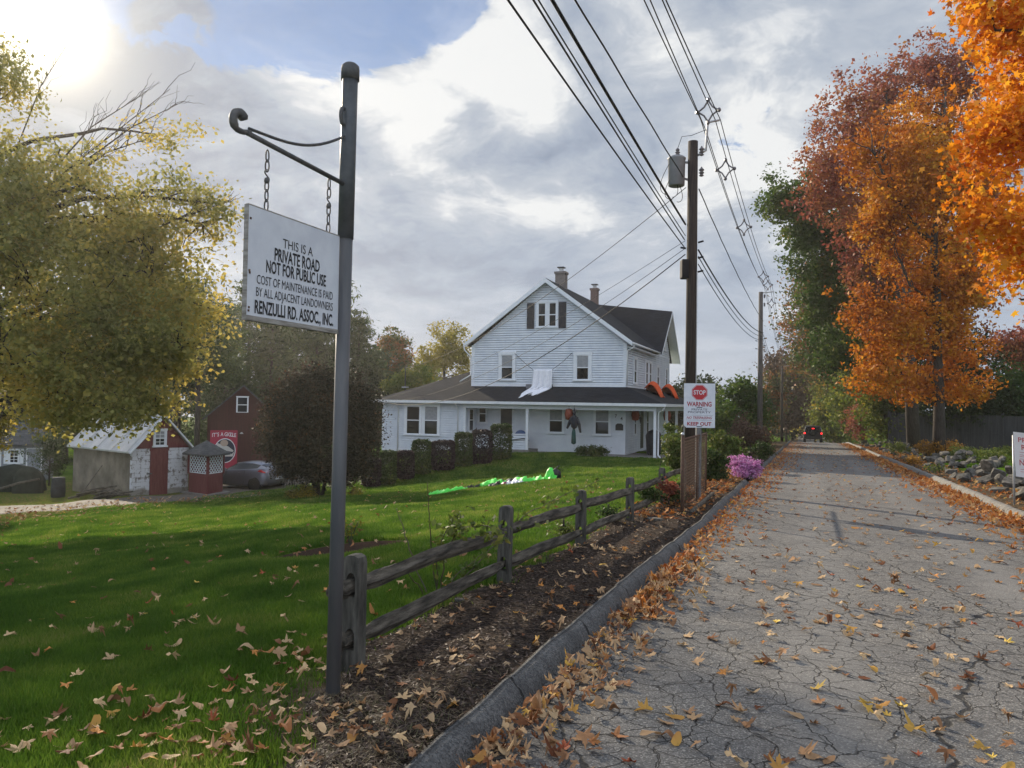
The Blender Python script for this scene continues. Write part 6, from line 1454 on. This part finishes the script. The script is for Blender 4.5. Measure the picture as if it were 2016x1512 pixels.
# -- the big maple at the left: limbs reach in from outside the frame
b = gpt(-150, 22.5)
tree('maple_tree', 'large olive and gold maple spreading over the left of the lawn', b, T(b, (-150, 900, 22.5, .34), (-140, 700, 22.5, .30), (-110, 560, 22.5, .24), (-60, 380, 23, .16), (-20, 220, 23.5, .09)),
     Ls((60, 560, 22, 420, 380), (230, 440, 23, 320, 210), (365, 375, 23.5, 170, 120), (395, 440, 23.5, 130, 100), (300, 560, 22.5, 270, 230), (365, 595, 23, 130, 120), (250, 700, 22, 260, 190), (130, 750, 21, 320, 170), (315, 720, 22.5, 120, 130), (230, 805, 21, 210, 80), (310, 800, 21.5, 110, 60), (120, 820, 21, 180, 70), (360, 700, 22.5, 80, 90), (420, 400, 23.5, 90, 70), (30, 720, 20, 240, 240), (60, 340, 23, 250, 170), (170, 330, 23.5, 150, 110), (10, 190, 24, 130, 150), (-110, 420, 23, 300, 500), (310, 265, 24, 130, 70), (150, 470, 22.5, 380, 240), (200, 620, 22, 380, 260), (-20, 120, 24, 170, 120), (60, 450, 22.5, 320, 260)),
     118000, .118, 'olive', thin=lambda P: .95 - .38 * sstep(3.6, 10.0, P[:, 2] + .22 * (P[:, 0] + 12)), crad=.50, gap=.5, twigs=260, seed=3, per=24, extra=[([at(60, 400, 23), at(150, 320, 23.2), at(240, 250, 23.5), at(335, 175, 24)], .035), ([at(90, 350, 23), at(180, 250, 23.4), at(290, 180, 24)], .03), ([at(150, 330, 23), at(260, 250, 23.6), at(360, 200, 24)], .03), ([at(100, 380, 23), at(210, 300, 23.6), at(300, 270, 24)], .04), ([at(250, 480, 22.5), at(350, 430, 23), at(455, 395, 23.5)], .045), ([at(30, 300, 24), at(80, 170, 24), at(150, 60, 24.3)], .022)])
# -- round dark purple tree by the drive
b = gpt(632, 30); sp = [[(b + Vector((dx * .3, 0, -.1)), .10), (b + Vector((dx, .1, 1.0)), .07), (b + Vector((dx * 2.2, .2, 2.0)), .05)] for dx in (-.35, -.1, .25)]
pt_ = tree('purple_leaf_tree', 'round dark purple leaved tree with several stems beside the drive', b, sp[0], Ls((628, 850, 30, 236, 190, 1), (600, 780, 30, 150, 110), (665, 785, 30, 150, 120), (558, 830, 29.8, 88, 110), (705, 850, 30, 95, 150), (700, 800, 30, 100, 130), (560, 790, 30, 90, 110), (600, 925, 29.6, 130, 60), (665, 925, 30.2, 120, 60), (530, 870, 30, 60, 80), (625, 745, 30, 110, 60), (582, 890, 29.8, 100, 80), (690, 905, 29.8, 100, 70)), 78000, .085, 'purple', clump=False, crad=.26, gap=.3, twigs=40, seed=5, per=26, extra=[([p for p, r in sp[1]], .09), ([p for p, r in sp[2]], .09)])
# -- right side of the road
b = gpt(2260, 13.5)
tree('maple_tree', 'blazing orange maple filling the upper right corner', b, T(b, (2260, 700, 13.5, .26), (2240, 400, 13.5, .22), (2200, 100, 13.5, .16), (2180, -200, 13.5, .1)), Ls((1995, -70, 13, 250, 260), (2035, 140, 13, 300, 260), (2020, 330, 13, 270, 250), (2050, 500, 13, 230, 230), (2020, 440, 12.6, 200, 170), (2180, 0, 13.5, 500, 500), (2200, 350, 13.5, 460, 480), (2010, 590, 12.8, 90, 90), (1985, 250, 12.8, 190, 200), (1960, 60, 12.8, 170, 160), (1955, 420, 12.8, 110, 160), (2090, -330, 13.4, 500, 400)), 44000, .135, 'blaze', shape=STAR, clump=False, crad=.34, gap=.25, twigs=60, seed=8, per=20)
b = gpt(1849, 36)
tree('maple_tree', 'orange maple with a tall dark forked trunk before the grey fence', b, T(b, (1849, 800, 36, .24), (1845, 700, 36, .215), (1843, 560, 36, .19), (1838, 480, 36, .16), (1852, 330, 36.3, .11), (1862, 180, 36.6, .05)), Ls((1790, 340, 36, 220, 230), (1710, 320, 36.5, 120, 150), (1850, 270, 37, 150, 240), (1815, 500, 36.6, 200, 160), (1735, 430, 36, 120, 140), (1780, 655, 36, 180, 150), (1760, 740, 35.5, 150, 110), (1890, 660, 36.4, 120, 190), (1860, 430, 36.8, 150, 220), (1835, 750, 36.3, 130, 90), (1870, 560, 36.8, 140, 150), (1700, 600, 37, 100, 110), (1815, 590, 36.5, 150, 100), (1900, 760, 36.4, 90, 70)), 54000, .165, 'orange', crad=.38, gap=.75, twigs=220, seed=10, per=22, extra=[([at(1838, 480, 36), at(1790, 430, 35.6), at(1750, 370, 35.3), at(1720, 300, 35)], .13), ([at(1840, 520, 36), at(1895, 430, 36), at(1910, 330, 36.3)], .10), ([at(1843, 600, 36), at(1790, 560, 35.6), at(1760, 480, 35.4)], .08)])
b = gpt(1800, 46)
tree('maple_tree', 'tall maple with a dusky red top rising behind the orange maple', b, T(b, (1790, 700, 46, .32), (1760, 480, 46, .24), (1745, 300, 46, .14), (1745, 180, 46, .05)), Ls((1665, 225, 46, 140, 190), (1630, 330, 45, 120, 160), (1735, 200, 47, 130, 200), (1825, 150, 48, 150, 170), (1885, 170, 48, 110, 200), (1760, 310, 48, 210, 200), (1690, 400, 46, 190, 150), (1850, 330, 49, 170, 260), (1810, 490, 49, 200, 220), (1890, 540, 50, 160, 260), (1930, 380, 50, 110, 240), (1700, 520, 48, 140, 120)), 56000, .20, 'red', crad=.50, gap=.65, twigs=120, seed=12, per=22)
b = gpt(1760, 54)
tree('maple_tree', 'green maple turning orange on a dark leaning trunk over the road', b, T(b, (1738, 740, 54, .30), (1702, 650, 54, .26), (1668, 545, 54, .22), (1645, 470, 54, .15), (1620, 400, 54, .08)), Ls((1575, 400, 53, 130, 130), (1528, 390, 53, 64, 100), (1640, 450, 54, 170, 150), (1620, 530, 54, 140, 130), (1690, 490, 55, 150, 170), (1590, 460, 53, 110, 110), (1700, 610, 56, 150, 160), (1750, 560, 57, 150, 180), (1660, 600, 55, 120, 120), (1760, 680, 57, 130, 160), (1655, 690, 56, 150, 110), (1610, 600, 55, 90, 90), (1700, 420, 55, 120, 120)), 58000, .22, 'green', crad=.56, gap=.5, twigs=80, seed=14, per=22)
b = gpt(1700, 98)
tree('maple_tree', 'rust and green maple lower down behind the leaning trunk', b, T(b, (1695, 760, 98, .4), (1670, 660, 98, .3), (1640, 590, 98, .12)), Ls((1600, 590, 98, 110, 120), (1590, 655, 97, 100, 120), (1650, 650, 98, 150, 150), (1690, 700, 97, 130, 140), (1620, 715, 98, 130, 120), (1720, 620, 99, 130, 170), (1600, 540, 98, 70, 70), (1650, 560, 98, 120, 110)), 34000, .36, 'rust', crad=1.2, gap=.25, twigs=50, seed=16, per=22)
for k, (px, Y, lo, mt, lb, sd) in enumerate([(1655, 108, [(1650, 765, 108, 85, 190), (1640, 825, 108, 85, 80)], 'hedge', 'tall grey green shrub nearest the distant car on the right verge', 20), (1698, 76, [(1695, 710, 76, 110, 210), (1690, 800, 76, 120, 140)], 'hedge', 'tall yellow green shrub in the middle of the right verge', 21), (1752, 54, [(1745, 785, 54, 130, 160), (1728, 715, 54, 80, 150), (1762, 840, 54, 100, 60)], 'hedge', 'broad dark green shrub at the end of the grey fence', 22)]):
    b = gpt(px, Y); tree('tall_shrub', lb, b, [(b, .08), (b + Vector((0, 0, 2)), .05)], Ls(*lo), 20000, .0036 * Y, mt, 'shrub', crad=.010 * Y, gap=.2, twigs=20, seed=sd, per=22)
b = gpt(1700, 70); tree('red_shrub', 'small dusky red shrub leaning over the stones', b, [(b, .04), (b + Vector((0, 0, .8)), .02)], Ls((1690, 835, 70, 62, 66)), 3500, .16, 'red', 'shrub', crad=.4, twigs=10, seed=24)
for k, (px, Y, lo, mt, lb, n, sd) in enumerate([
        (1900, 52, [(1890, 740, 52, 150, 190), (1930, 800, 50, 170, 120), (1850, 790, 50, 120, 110)], 'dark', 'dark green tree behind the grey fence right of the forked trunk', 16000, 30), (1985, 50, [(1985, 770, 50, 130, 130), (2030, 800, 50, 160, 160)], 'green', 'green tree turning orange behind the grey fence by the edge', 14000, 31),
        (2010, 60, [(2005, 690, 60, 130, 90), (2060, 700, 60, 150, 140)], 'red', 'dusky red tree beyond the grey fence at the right edge', 9000, 32), (1790, 60, [(1790, 780, 60, 150, 130), (1740, 700, 62, 140, 180), (1830, 690, 62, 150, 200)], 'dark', 'dark tree behind the grey fence left of the forked trunk', 14000, 33),
        (1548, 118, [(1545, 745, 118, 75, 130), (1560, 800, 118, 80, 90)], 'brown', 'thin grey brown tree beyond the far dark pole', 9000, 34), (1512, 105, [(1515, 775, 105, 50, 80), (1505, 820, 105, 60, 60)], 'rust', 'small orange tree seen past the second utility pole', 6000, 35),
        (1605, 125, [(1600, 750, 125, 95, 170), (1580, 810, 125, 90, 100), (1640, 760, 122, 80, 200)], 'olive', 'olive tree closing the end of the road', 12000, 36), (1560, 140, [(1570, 820, 140, 150, 80), (1530, 830, 140, 90, 60)], 'dark', 'dark low trees behind the distant car', 9000, 37),
        (1450, 60, [(1450, 790, 60, 95, 100), (1430, 830, 58, 90, 70), (1478, 820, 60, 60, 90)], 'green', 'rounded green tree left of the grey second pole', 13000, 38), (1345, 80, [(1345, 800, 80, 90, 120), (1318, 820, 80, 60, 90)], 'dark', 'dark evergreen between the house and the stop sign', 8000, 39), (1402, 75, [(1402, 800, 75, 70, 120), (1395, 850, 75, 70, 50)], 'dark', 'dark evergreen right behind the stop sign board', 7000, 40)]):
    b = gpt(px, Y); top = min(l[1] for l in lo); tree('distant_tree' if Y > 58 else 'screen_tree', lb, b, T(b, (px, 840, Y, .16), (px, top + 30, Y, .06)), Ls(*lo), n, .0038 * Y, mt, crad=.011 * Y, gap=.4, twigs=24, seed=sd, per=22)
b = gpt(1478, 32); tree('brown_shrub', 'dark brown shrub at the foot of the grey second pole', b, [(b, .05), (b + Vector((0, 0, 1)), .03)], Ls((1478, 862, 32, 80, 70), (1500, 872, 32, 50, 50), (1462, 850, 33, 50, 70)), 9000, .07, 'brown', 'shrub', crad=.25, twigs=30, seed=42)
# -- left background
b = gpt(345, 52); tree('pine_tree', 'dark pine with a stout trunk seen right of the stone shed roof', b, T(b, (346, 800, 52, .32), (342, 700, 52, .26), (335, 560, 52, .1)), Ls((320, 640, 52, 220, 160), (380, 690, 52, 160, 110), (270, 720, 53, 180, 140), (350, 570, 53, 160, 120), (420, 660, 53, 130, 130)), 20000, .30, 'pine', shape=NEED, crad=.55, gap=.6, twigs=70, seed=50, per=24, flat=.35)
b = gpt(388, 50); tree('pine_tree', 'slender dark pine with bare lower trunk left of the red barn', b, T(b, (390, 800, 50, .17), (388, 700, 50, .13), (392, 600, 50, .06)), Ls((392, 660, 50, 120, 110), (420, 730, 50, 110, 70), (370, 760, 51, 90, 50), (400, 610, 50, 80, 90)), 11000, .28, 'pine', shape=NEED, crad=.5, gap=.6, twigs=60, seed=51, per=22, flat=.35)
def pine_proto(h, seed):
    g = np.random.default_rng(seed); cl = []
    for k in range(26):
        z = h * (.12 + .86 * k / 25); R0 = (1 - (k / 25) ** 1.2) * h * .24 + .25
        for q in range(int(5 + 9 * (1 - k / 25))):
            a = g.uniform(0, 6.28); rr = R0 * g.uniform(.25, 1.1); cl.append((rr * math.cos(a), rr * math.sin(a), z + .10 * rr + g.normal(0, .2)))
    return np.array(cl)
protos = []
for i, (h, mt) in enumerate([(13.5, 'pine'), (12, 'pine'), (11, 'rust')]):
    g = np.random.default_rng(60 + i)
    if i < 2: cl = pine_proto(h, 60 + i); V, Fa = leaf_cloud(cl, 40, .75, .42, NEED, g, .4)
    else:
        class L0: pass
        lob = []
        for c, r in (((0, 0, 7), (3.2, 3, 2.6)), ((1.5, 0, 9), (2, 2, 1.8)), ((-1.6, .5, 8.6), (2, 2, 1.6)), ((.3, 0, 4.6), (3, 2.6, 1.6))): q = L0(); q.c = Vector(c); q.r = np.array(r); lob.append(q)
        cl = clusters(lob, 420, g, .4, 3); V, Fa = leaf_cloud(cl, 24, .6, .24, QUAD, g)
    m = MB().tube([(0, 0, -.3), (.1, 0, h * .5), (0, .1, h * .93)], [.2, .14, .04], 8)
    for c in cl[::9]: m.tube([(0, 0, max(.5, c[2] - .5)), tuple(Vector(c) * .6 + Vector((0, 0, c[2] * .4 - .1))), tuple(c)], [.05, .035, .015], 5)
    protos.append((np_mesh('crown', V, Fa, LM[mt]), m.build('trunk', M_BARK, None, smooth=True)))
used = [False] * 3
def put_tree(kind, px, Y, s, label, group):
    cr0, tr0 = protos[kind]; base = gpt(px, Y); root = thing('background_tree', label, 'tree', base, rng.uniform(0, 6.28), group); root.scale = (s * rng.uniform(.9, 1.15), s * rng.uniform(.9, 1.15), s)
    for o in (cr0, tr0):
        c = o if not used[kind] else o.copy()
        if used[kind]: COL.objects.link(c)
        c.parent = root
    used[kind] = True
PG = 'dark pines in the grove behind the barn'
for px, Y, s, k in [(-160, 62, 1.0, 0), (-60, 58, .9, 1), (40, 66, 1.1, 0), (130, 60, .95, 1), (215, 66, 1.05, 0), (290, 74, 1.0, 1), (440, 66, 1.0, 1), (485, 72, 1.08, 0), (530, 68, 1.0, 1), (575, 74, 1.1, 0), (620, 69, 1.02, 1), (660, 74, 1.12, 0), (705, 72, .98, 1), (745, 80, .82, 0), (560, 84, 1.1, 1), (790, 86, .72, 1), (840, 90, .7, 0), (900, 92, .66, 1)]: put_tree(k, px, Y, s * (1.14 if px < 730 else 1.0), 'dark green pine standing in the grove behind the red barn', PG)
for px, Y, s in [(-120, 74, 1.0), (80, 80, 1.05), (400, 84, 1.0)]: put_tree(2, px, Y, s, 'rusty autumn tree among the pines behind the barn', 'autumn trees among the pines')
b = gpt(765, 82); tree('distant_tree', 'rust brown tree rising over the low wing roof at left', b, T(b, (765, 800, 82, .2), (765, 690, 82, .08)), Ls((768, 690, 82, 75, 85), (745, 730, 82, 80, 80), (795, 725, 82, 60, 60)), 11000, .26, 'rust', crad=.6, gap=.5, twigs=40, seed=70)
b = gpt(872, 68); tree('distant_tree', 'pale yellow thinning tree behind the low wing roof', b, T(b, (872, 800, 68, .18), (876, 690, 68, .07)), Ls((880, 690, 68, 90, 90), (845, 715, 68, 80, 70), (905, 715, 68, 60, 80)), 9000, .20, 'yellow', crad=.5, gap=.7, twigs=110, seed=71, bark=M_BARKG)
b = gpt(800, 60); tree('distant_tree', 'low yellow green tree just above the wing roof', b, T(b, (800, 830, 60, .12), (800, 760, 60, .05)), Ls((795, 752, 60, 80, 60), (835, 745, 60, 70, 50), (770, 775, 60, 60, 60)), 9000, .17, 'hedge', crad=.42, gap=.4, twigs=30, seed=72)
b = gpt(720, 62); tree('distant_tree', 'dark green tree left of the low wing roof', b, T(b, (720, 830, 62, .12), (720, 730, 62, .05)), Ls((715, 760, 62, 90, 110), (740, 800, 60, 70, 90)), 8000, .2, 'dark', crad=.45, gap=.3, twigs=20, seed=73)
b = gpt(100, 41.5); tree('conifer_bush', 'drooping conifer bush between the two sheds', b, [(b, .06), (b + Vector((0, 0, 1.5)), .03)], Ls((98, 892, 41.5, 80, 80), (115, 870, 41.5, 60, 50)), 6000, .16, 'pine', 'bush', shape=NEED, crad=.3, twigs=20, seed=74, flat=.4)
b = gpt(-10, 30); tree('yellow_bush', 'yellow green leafy bush at the left edge below the maple', b, [(b, .05), (b + Vector((0, 0, 2.0)), .03)], Ls((5, 770, 30, 60, 90), (-30, 830, 30, 120, 150)), 7000, .10, 'gold', 'bush', crad=.3, twigs=20, seed=75)

# -- clipped bushes before the wing
def clipped(px0, px1, y0, y1, Y, mt, label, seed):
    base = gpt((px0 + px1) / 2, Y); base.z = min(base.z, at(px0, y1 - 6, Y).z); root = thing('clipped_bush', label, 'bush', base, 0, 'clipped bushes before the low wing'); g = np.random.default_rng(seed)
    w = (px1 - px0) / 2 * Y / F; h = (y1 - y0) * Y / F; n = 5200; u = g.uniform(-1, 1, (n, 3)); ax = g.integers(0, 3, n); u[np.arange(n), ax] = np.sign(u[np.arange(n), ax]) * g.uniform(.8, 1.02, n)
    q = np.power(np.sum(np.abs(u) ** 4.5, 1), 1 / 4.5); u = u / np.maximum(q, 1)[:, None] * (1 + .06 * wob(u * 1.7, seed, 2))[:, None]
    P_ = u * np.array([w, w * .85, h / 2]) + np.array([0, 0, h / 2 + .05]); V, Fa = leaf_cloud(P_, 2, .05, .075, QUAD, g); np_mesh('foliage', V, Fa, LM[mt], root)
    st_ = MB()
    for k in range(4): st_.tube([(g.normal(0, .08), g.normal(0, .08), -.1), (g.normal(0, w * .4), g.normal(0, w * .4), h * .6)], [.025, .012], 5)
    st_.build('stem', M_BARK, root)
for q in [(716, 750, 902, 956, 35.6, 'clipp', 'dark purple clipped bush at the left end next to the round tree', 80), (748, 781, 887, 951, 36, 'clipg', 'clipped green bush with a bright yellow top', 81), (782, 816, 892, 946, 36.4, 'clipp', 'low purple clipped bush under the wing downspout', 82), (813, 849, 874, 939, 36.8, 'clipg', 'green clipped bush under the right half of the wing windows', 83), (850, 896, 875, 933, 37.1, 'clipp', 'wide purple clipped bush in the middle of the row', 84), (897, 930, 860, 926, 37.4, 'clipg', 'green clipped bush at the corner of the porch recess', 85), (929, 969, 855, 921, 37.7, 'clipp', 'purple clipped bush against the porch parapet', 86), (966, 1007, 843, 911, 38.0, 'clipg', 'tallest green clipped bush before the front door', 87)]: clipped(*q)
# -- small plants
def bush(name, label, px, Y, lo, n, size, mt, cat='plant', seed=1, crad=.15, twigs=10, group=None, **k):
    b = gpt(px, Y); return tree(name, label, b, [(b, .02), (b + Vector((0, 0, .3)), .012)], Ls(*lo), n, size, mt, cat, crad=crad, twigs=twigs, seed=seed, group=group, **k)
bush('gold_shrub', 'yellow green low shrub at the foot of the purple tree', 598, 29.4, [(600, 975, 29.4, 62, 36), (580, 980, 29.4, 36, 26)], 4200, .06, 'gold', 'shrub', 90)
bush('gold_shrub', 'yellow green low shrub just right of the steel sign post', 697, 30, [(697, 970, 30, 40, 26)], 2200, .06, 'gold', 'shrub', 91)
bush('porch_plants', 'leafy low plant clump below the porch windows', 1165, 38.0, [(1170, 890, 38, 62, 24), (1148, 888, 38, 30, 22)], 2600, .08, 'clipg', 'plant', 92)
bush('chrysanthemum', 'pink flowering chrysanthemum mound spilling over the kerb', 1462, 21.6, [(1470, 920, 21.6, 58, 44), (1450, 908, 21.8, 40, 30), (1485, 922, 21.4, 36, 36), (1466, 932, 21.5, 62, 34)], 5200, .05, 'pink', 'flower', 93, .09, clump=False)
for k, (px, Y, lo, n, sz, mt, lb) in enumerate([
        (1412, 20.5, [(1412, 925, 20.5, 56, 60), (1400, 900, 20.6, 40, 40)], 3200, .085, 'clipg', 'dark leafy bush between the wire gate and the pink flowers'), (1440, 26, [(1440, 880, 26, 60, 40), (1420, 870, 26, 50, 40)], 3000, .09, 'weed', 'pale leafy bush beyond the dark bush at the gate'),
        (1330, 22, [(1325, 880, 22, 36, 60), (1335, 910, 22, 40, 40)], 2200, .08, 'weed', 'loose green plant left of the wire gate'), (1325, 14.2, [(1325, 968, 14.2, 44, 40)], 1300, .05, 'clipg', 'dark low plant at the last fence post'), (1318, 13.9, [(1312, 962, 13.9, 24, 24)], 700, .05, 'red', 'small red plant beside the last fence post'),
        (1275, 13.4, [(1277, 972, 13.4, 40, 26)], 900, .045, 'clipg', 'small dark plant behind the fourth fence rail'), (1200, 11.6, [(1200, 1010, 11.6, 26, 20)], 500, .035, 'clipg', 'tiny dark shrub behind the third fence rail'), (1112, 9.9, [(1112, 1045, 9.9, 34, 36)], 600, .035, 'weed', 'small green shrub by the third fence post'),
        (1500, 27, [(1495, 885, 27, 50, 30)], 1800, .07, 'clipg', 'low dark plant beyond the pink flowers'), (1300, 25, [(1318, 845, 25, 30, 30), (1330, 860, 25, 36, 30)], 900, .07, 'weed', 'sparse tall plant before the porch corner')]): bush('garden_plant', lb, px, Y, lo, n, sz, mt, 'plant', 100 + k, .12)
for k, (px, Y, lo, n, mt, lb) in enumerate([(1835, 36, [(1835, 882, 36, 66, 40)], 2000, 'weedo', 'orange flowering weed clump behind the stones'), (1872, 36, [(1872, 882, 36, 46, 26)], 1300, 'weedo', 'smaller orange weed clump by the forked trunk'), (1905, 34, [(1905, 893, 34, 90, 30)], 2600, 'weed', 'bright green weed patch behind the stones'), (1950, 30, [(1955, 905, 30, 90, 34)], 2400, 'weed', 'olive weed patch left of the white notice'), (1995, 32, [(2000, 893, 32, 80, 34)], 1800, 'weed', 'weed patch behind the white notice'), (1760, 40, [(1765, 880, 40, 40, 24)], 900, 'weed', 'small green tuft among the farther stones'), (1850, 27, [(1852, 925, 27, 40, 22)], 700, 'weed', 'green tuft growing between the nearer stones'), (1800, 31, [(1800, 905, 31, 30, 22)], 700, 'weedo', 'orange tuft growing between the stones')]): bush('weed_clump', lb, px, Y, lo, n, .07, mt, 'plant', 120 + k, .16)
def rose():
    b = gpt(862, 6.75); root = thing('rose_bush', 'sparse rose bush with long canes arching through the rail fence', 'plant', b); g = np.random.default_rng(9); m = MB(); lf = []
    canes = [[(862, 1185), (850, 1090), (845, 1010), (842, 950)], [(850, 1185), (815, 1110), (795, 1040), (780, 1000)], [(866, 1180), (875, 1080), (905, 1040), (960, 1035), (985, 1050)], [(870, 1182), (930, 1120), (985, 1060), (1040, 1010), (1100, 980), (1180, 945)], [(845, 1188), (820, 1150), (800, 1120)], [(872, 1185), (900, 1130), (950, 1090)], [(858, 1180), (862, 1100), (880, 1040), (905, 1010)], [(870, 1190), (840, 1230), (838, 1240)]]
    for i, c in enumerate(canes):
        n = len(c); pts = [at(x, y, 6.75 + (1.6 * (k / (n - 1)) ** 1.2 if i == 3 else .15 * k * (1 if i % 2 else -1))) - b for k, (x, y) in enumerate(c)]
        sm = []
        for k in range(n - 1):
            for q in range(5): sm.append(pts[k].lerp(pts[k + 1], q / 5) + Vector(g.normal(0, .006, 3)))
        sm.append(pts[-1]); m.tube(sm, [.007 * (1 - .6 * k / len(sm)) for k in range(len(sm))], 5)
        if i in (2, 3, 5, 6):
            for p in sm[len(sm) // 3:]:
                for q in range(3 if i == 3 else 5): lf.append(tuple(p + Vector(g.normal(0, .045, 3)) - Vector((0, 0, .02))))
    m.build('cane', pm('rose_cane', (.05, .055, .03), (.10, .06, .04), .7, 9), root, smooth=True)
    V, Fa = leaf_cloud(np.array(lf), 2, .04, .055, QUAD, g); np_mesh('foliage', V, Fa, LM['weed'], root)
rose()
def bed_shrub():
    b = gpt(694, 10.7); root = thing('bed_shrub', 'small sparse shrub in the round mulch bed', 'plant', b); g = np.random.default_rng(19); m = MB(); lf = []
    for k in range(9):
        a = g.uniform(0, 6.28); e = Vector((.12 * math.cos(a), .12 * math.sin(a), g.uniform(.28, .42))); m.tube([(0, 0, 0), tuple(e * .5 + Vector((0, 0, .05))), tuple(e)], [.006, .004, .002], 4); lf += [tuple(e * g.uniform(.55, 1.05) + Vector(g.normal(0, .02, 3))) for q in range(7)]
    m.build('stem', M_BARK, root); V, Fa = leaf_cloud(np.array(lf), 2, .03, .04, QUAD, g); np_mesh('foliage', V, Fa, LM['gold'], root)
bed_shrub()

# -- grey board fence on the right
def board_fence():
    A = at(1750, 812, 53); B = at(2110, 824, 44); z0 = gz(A.x, A.y); d = B - A; L = math.hypot(d.x, d.y); rz = math.atan2(d.y, d.x); root = thing('board_fence', 'tall dark grey board fence behind the right hand trees', 'fence', (A.x, A.y, min(z0, at(1750, 876, 53).z)), rz)
    m_ = pm('grey_boards_fence', (.045, .044, .048), (.075, .073, .076), .85, 2, .4, 20, stretch=(6, 6, .4)); H = A.z - root.location.z; f = lambda a, b, q: (a, -q, b); n = int(L / 2.4) + 1
    for i in range(n):
        p = MB(); x0 = i * 2.4; k = 16
        for j in range(k): p.mbox(f, x0 + .06 + j * 2.3 / k, x0 + .06 + (j + 1) * 2.3 / k - .006, -.3, H + (B.z - A.z) * i / n, 0, .02)
        p.mbox(f, x0 + .06, x0 + 2.34, H * .5, H * .5 + .09, .021, .05); p.build('panel', m_, root); MB().mbox(f, x0 - .05, x0 + .055, -.3, H + .08, -.05, .055).build('post', m_, root)
board_fence()
# -- tumbled field stones along the right kerb
def stones():
    M_S = pm('field_stone', (.045, .042, .037), (.16, .148, .128), .95, 2.2, .6, 12, det=9); protos_ = []; g = np.random.default_rng(77)
    for k in range(10):
        bm = bmesh.new(); bmesh.ops.create_icosphere(bm, subdivisions=2, radius=1); V = np.array([v.co[:] for v in bm.verts]); r = 1 + .26 * wob(V, 30 + k, 1.1) + .07 * wob(V, 50 + k, 3.2)
        for v, s in zip(bm.verts, r): q = v.co * s; v.co = Vector((max(-.85, min(.7, q.x)), max(-.7, min(.8, q.y)), max(-.5, min(.52, q.z)) * .8))
        me = bpy.data.meshes.new('field_stone'); bm.to_mesh(me); bm.free(); me.materials.append(M_S); me.polygons.foreach_set('use_smooth', [False] * len(me.polygons)); protos_.append(me)
    n = 0
    while n < 285:
        s = 18.6 + 56 * g.uniform() ** 1.7; layer = g.choice(3, p=[.5, .33, .17]); t = 4.75 + g.uniform(-.55, 1.9) * (1 - .22 * layer) + .25 * layer + max(0, (22 - s)) * .12; r = g.uniform(.085, .21) * (1 if layer else 1.2)
        x, y = st(s, t); o = bpy.data.objects.new('field_stone', protos_[g.integers(0, 10)]); COL.objects.link(o); o.location = (x, y, gz(x, y) + r * .25 + layer * .21); o.scale = (r * g.uniform(.8, 1.5), r * g.uniform(.8, 1.3), r * g.uniform(.7, 1.1)); o.rotation_euler = (g.normal(0, .45), g.normal(0, .45), g.uniform(0, 6.28))
        tag(o, 'grey field stone in the tumbled row behind the concrete kerb', 'stone', 'tumbled stones along the right kerb'); n += 1
    for px, py, r, lb in ((1290, 1030, .10, 'pale stone in the mulch near the wire gate'), (905, 1190, .035, 'small pale pebble in the mulch strip')):
        p = gat(px, py); o = bpy.data.objects.new('pale_stone', protos_[2]); COL.objects.link(o); o.location = p + Vector((0, 0, .03 + r * .2)); o.scale = (r * 1.4, r, r * .8); tag(o, lb, 'stone')
stones()

haze()
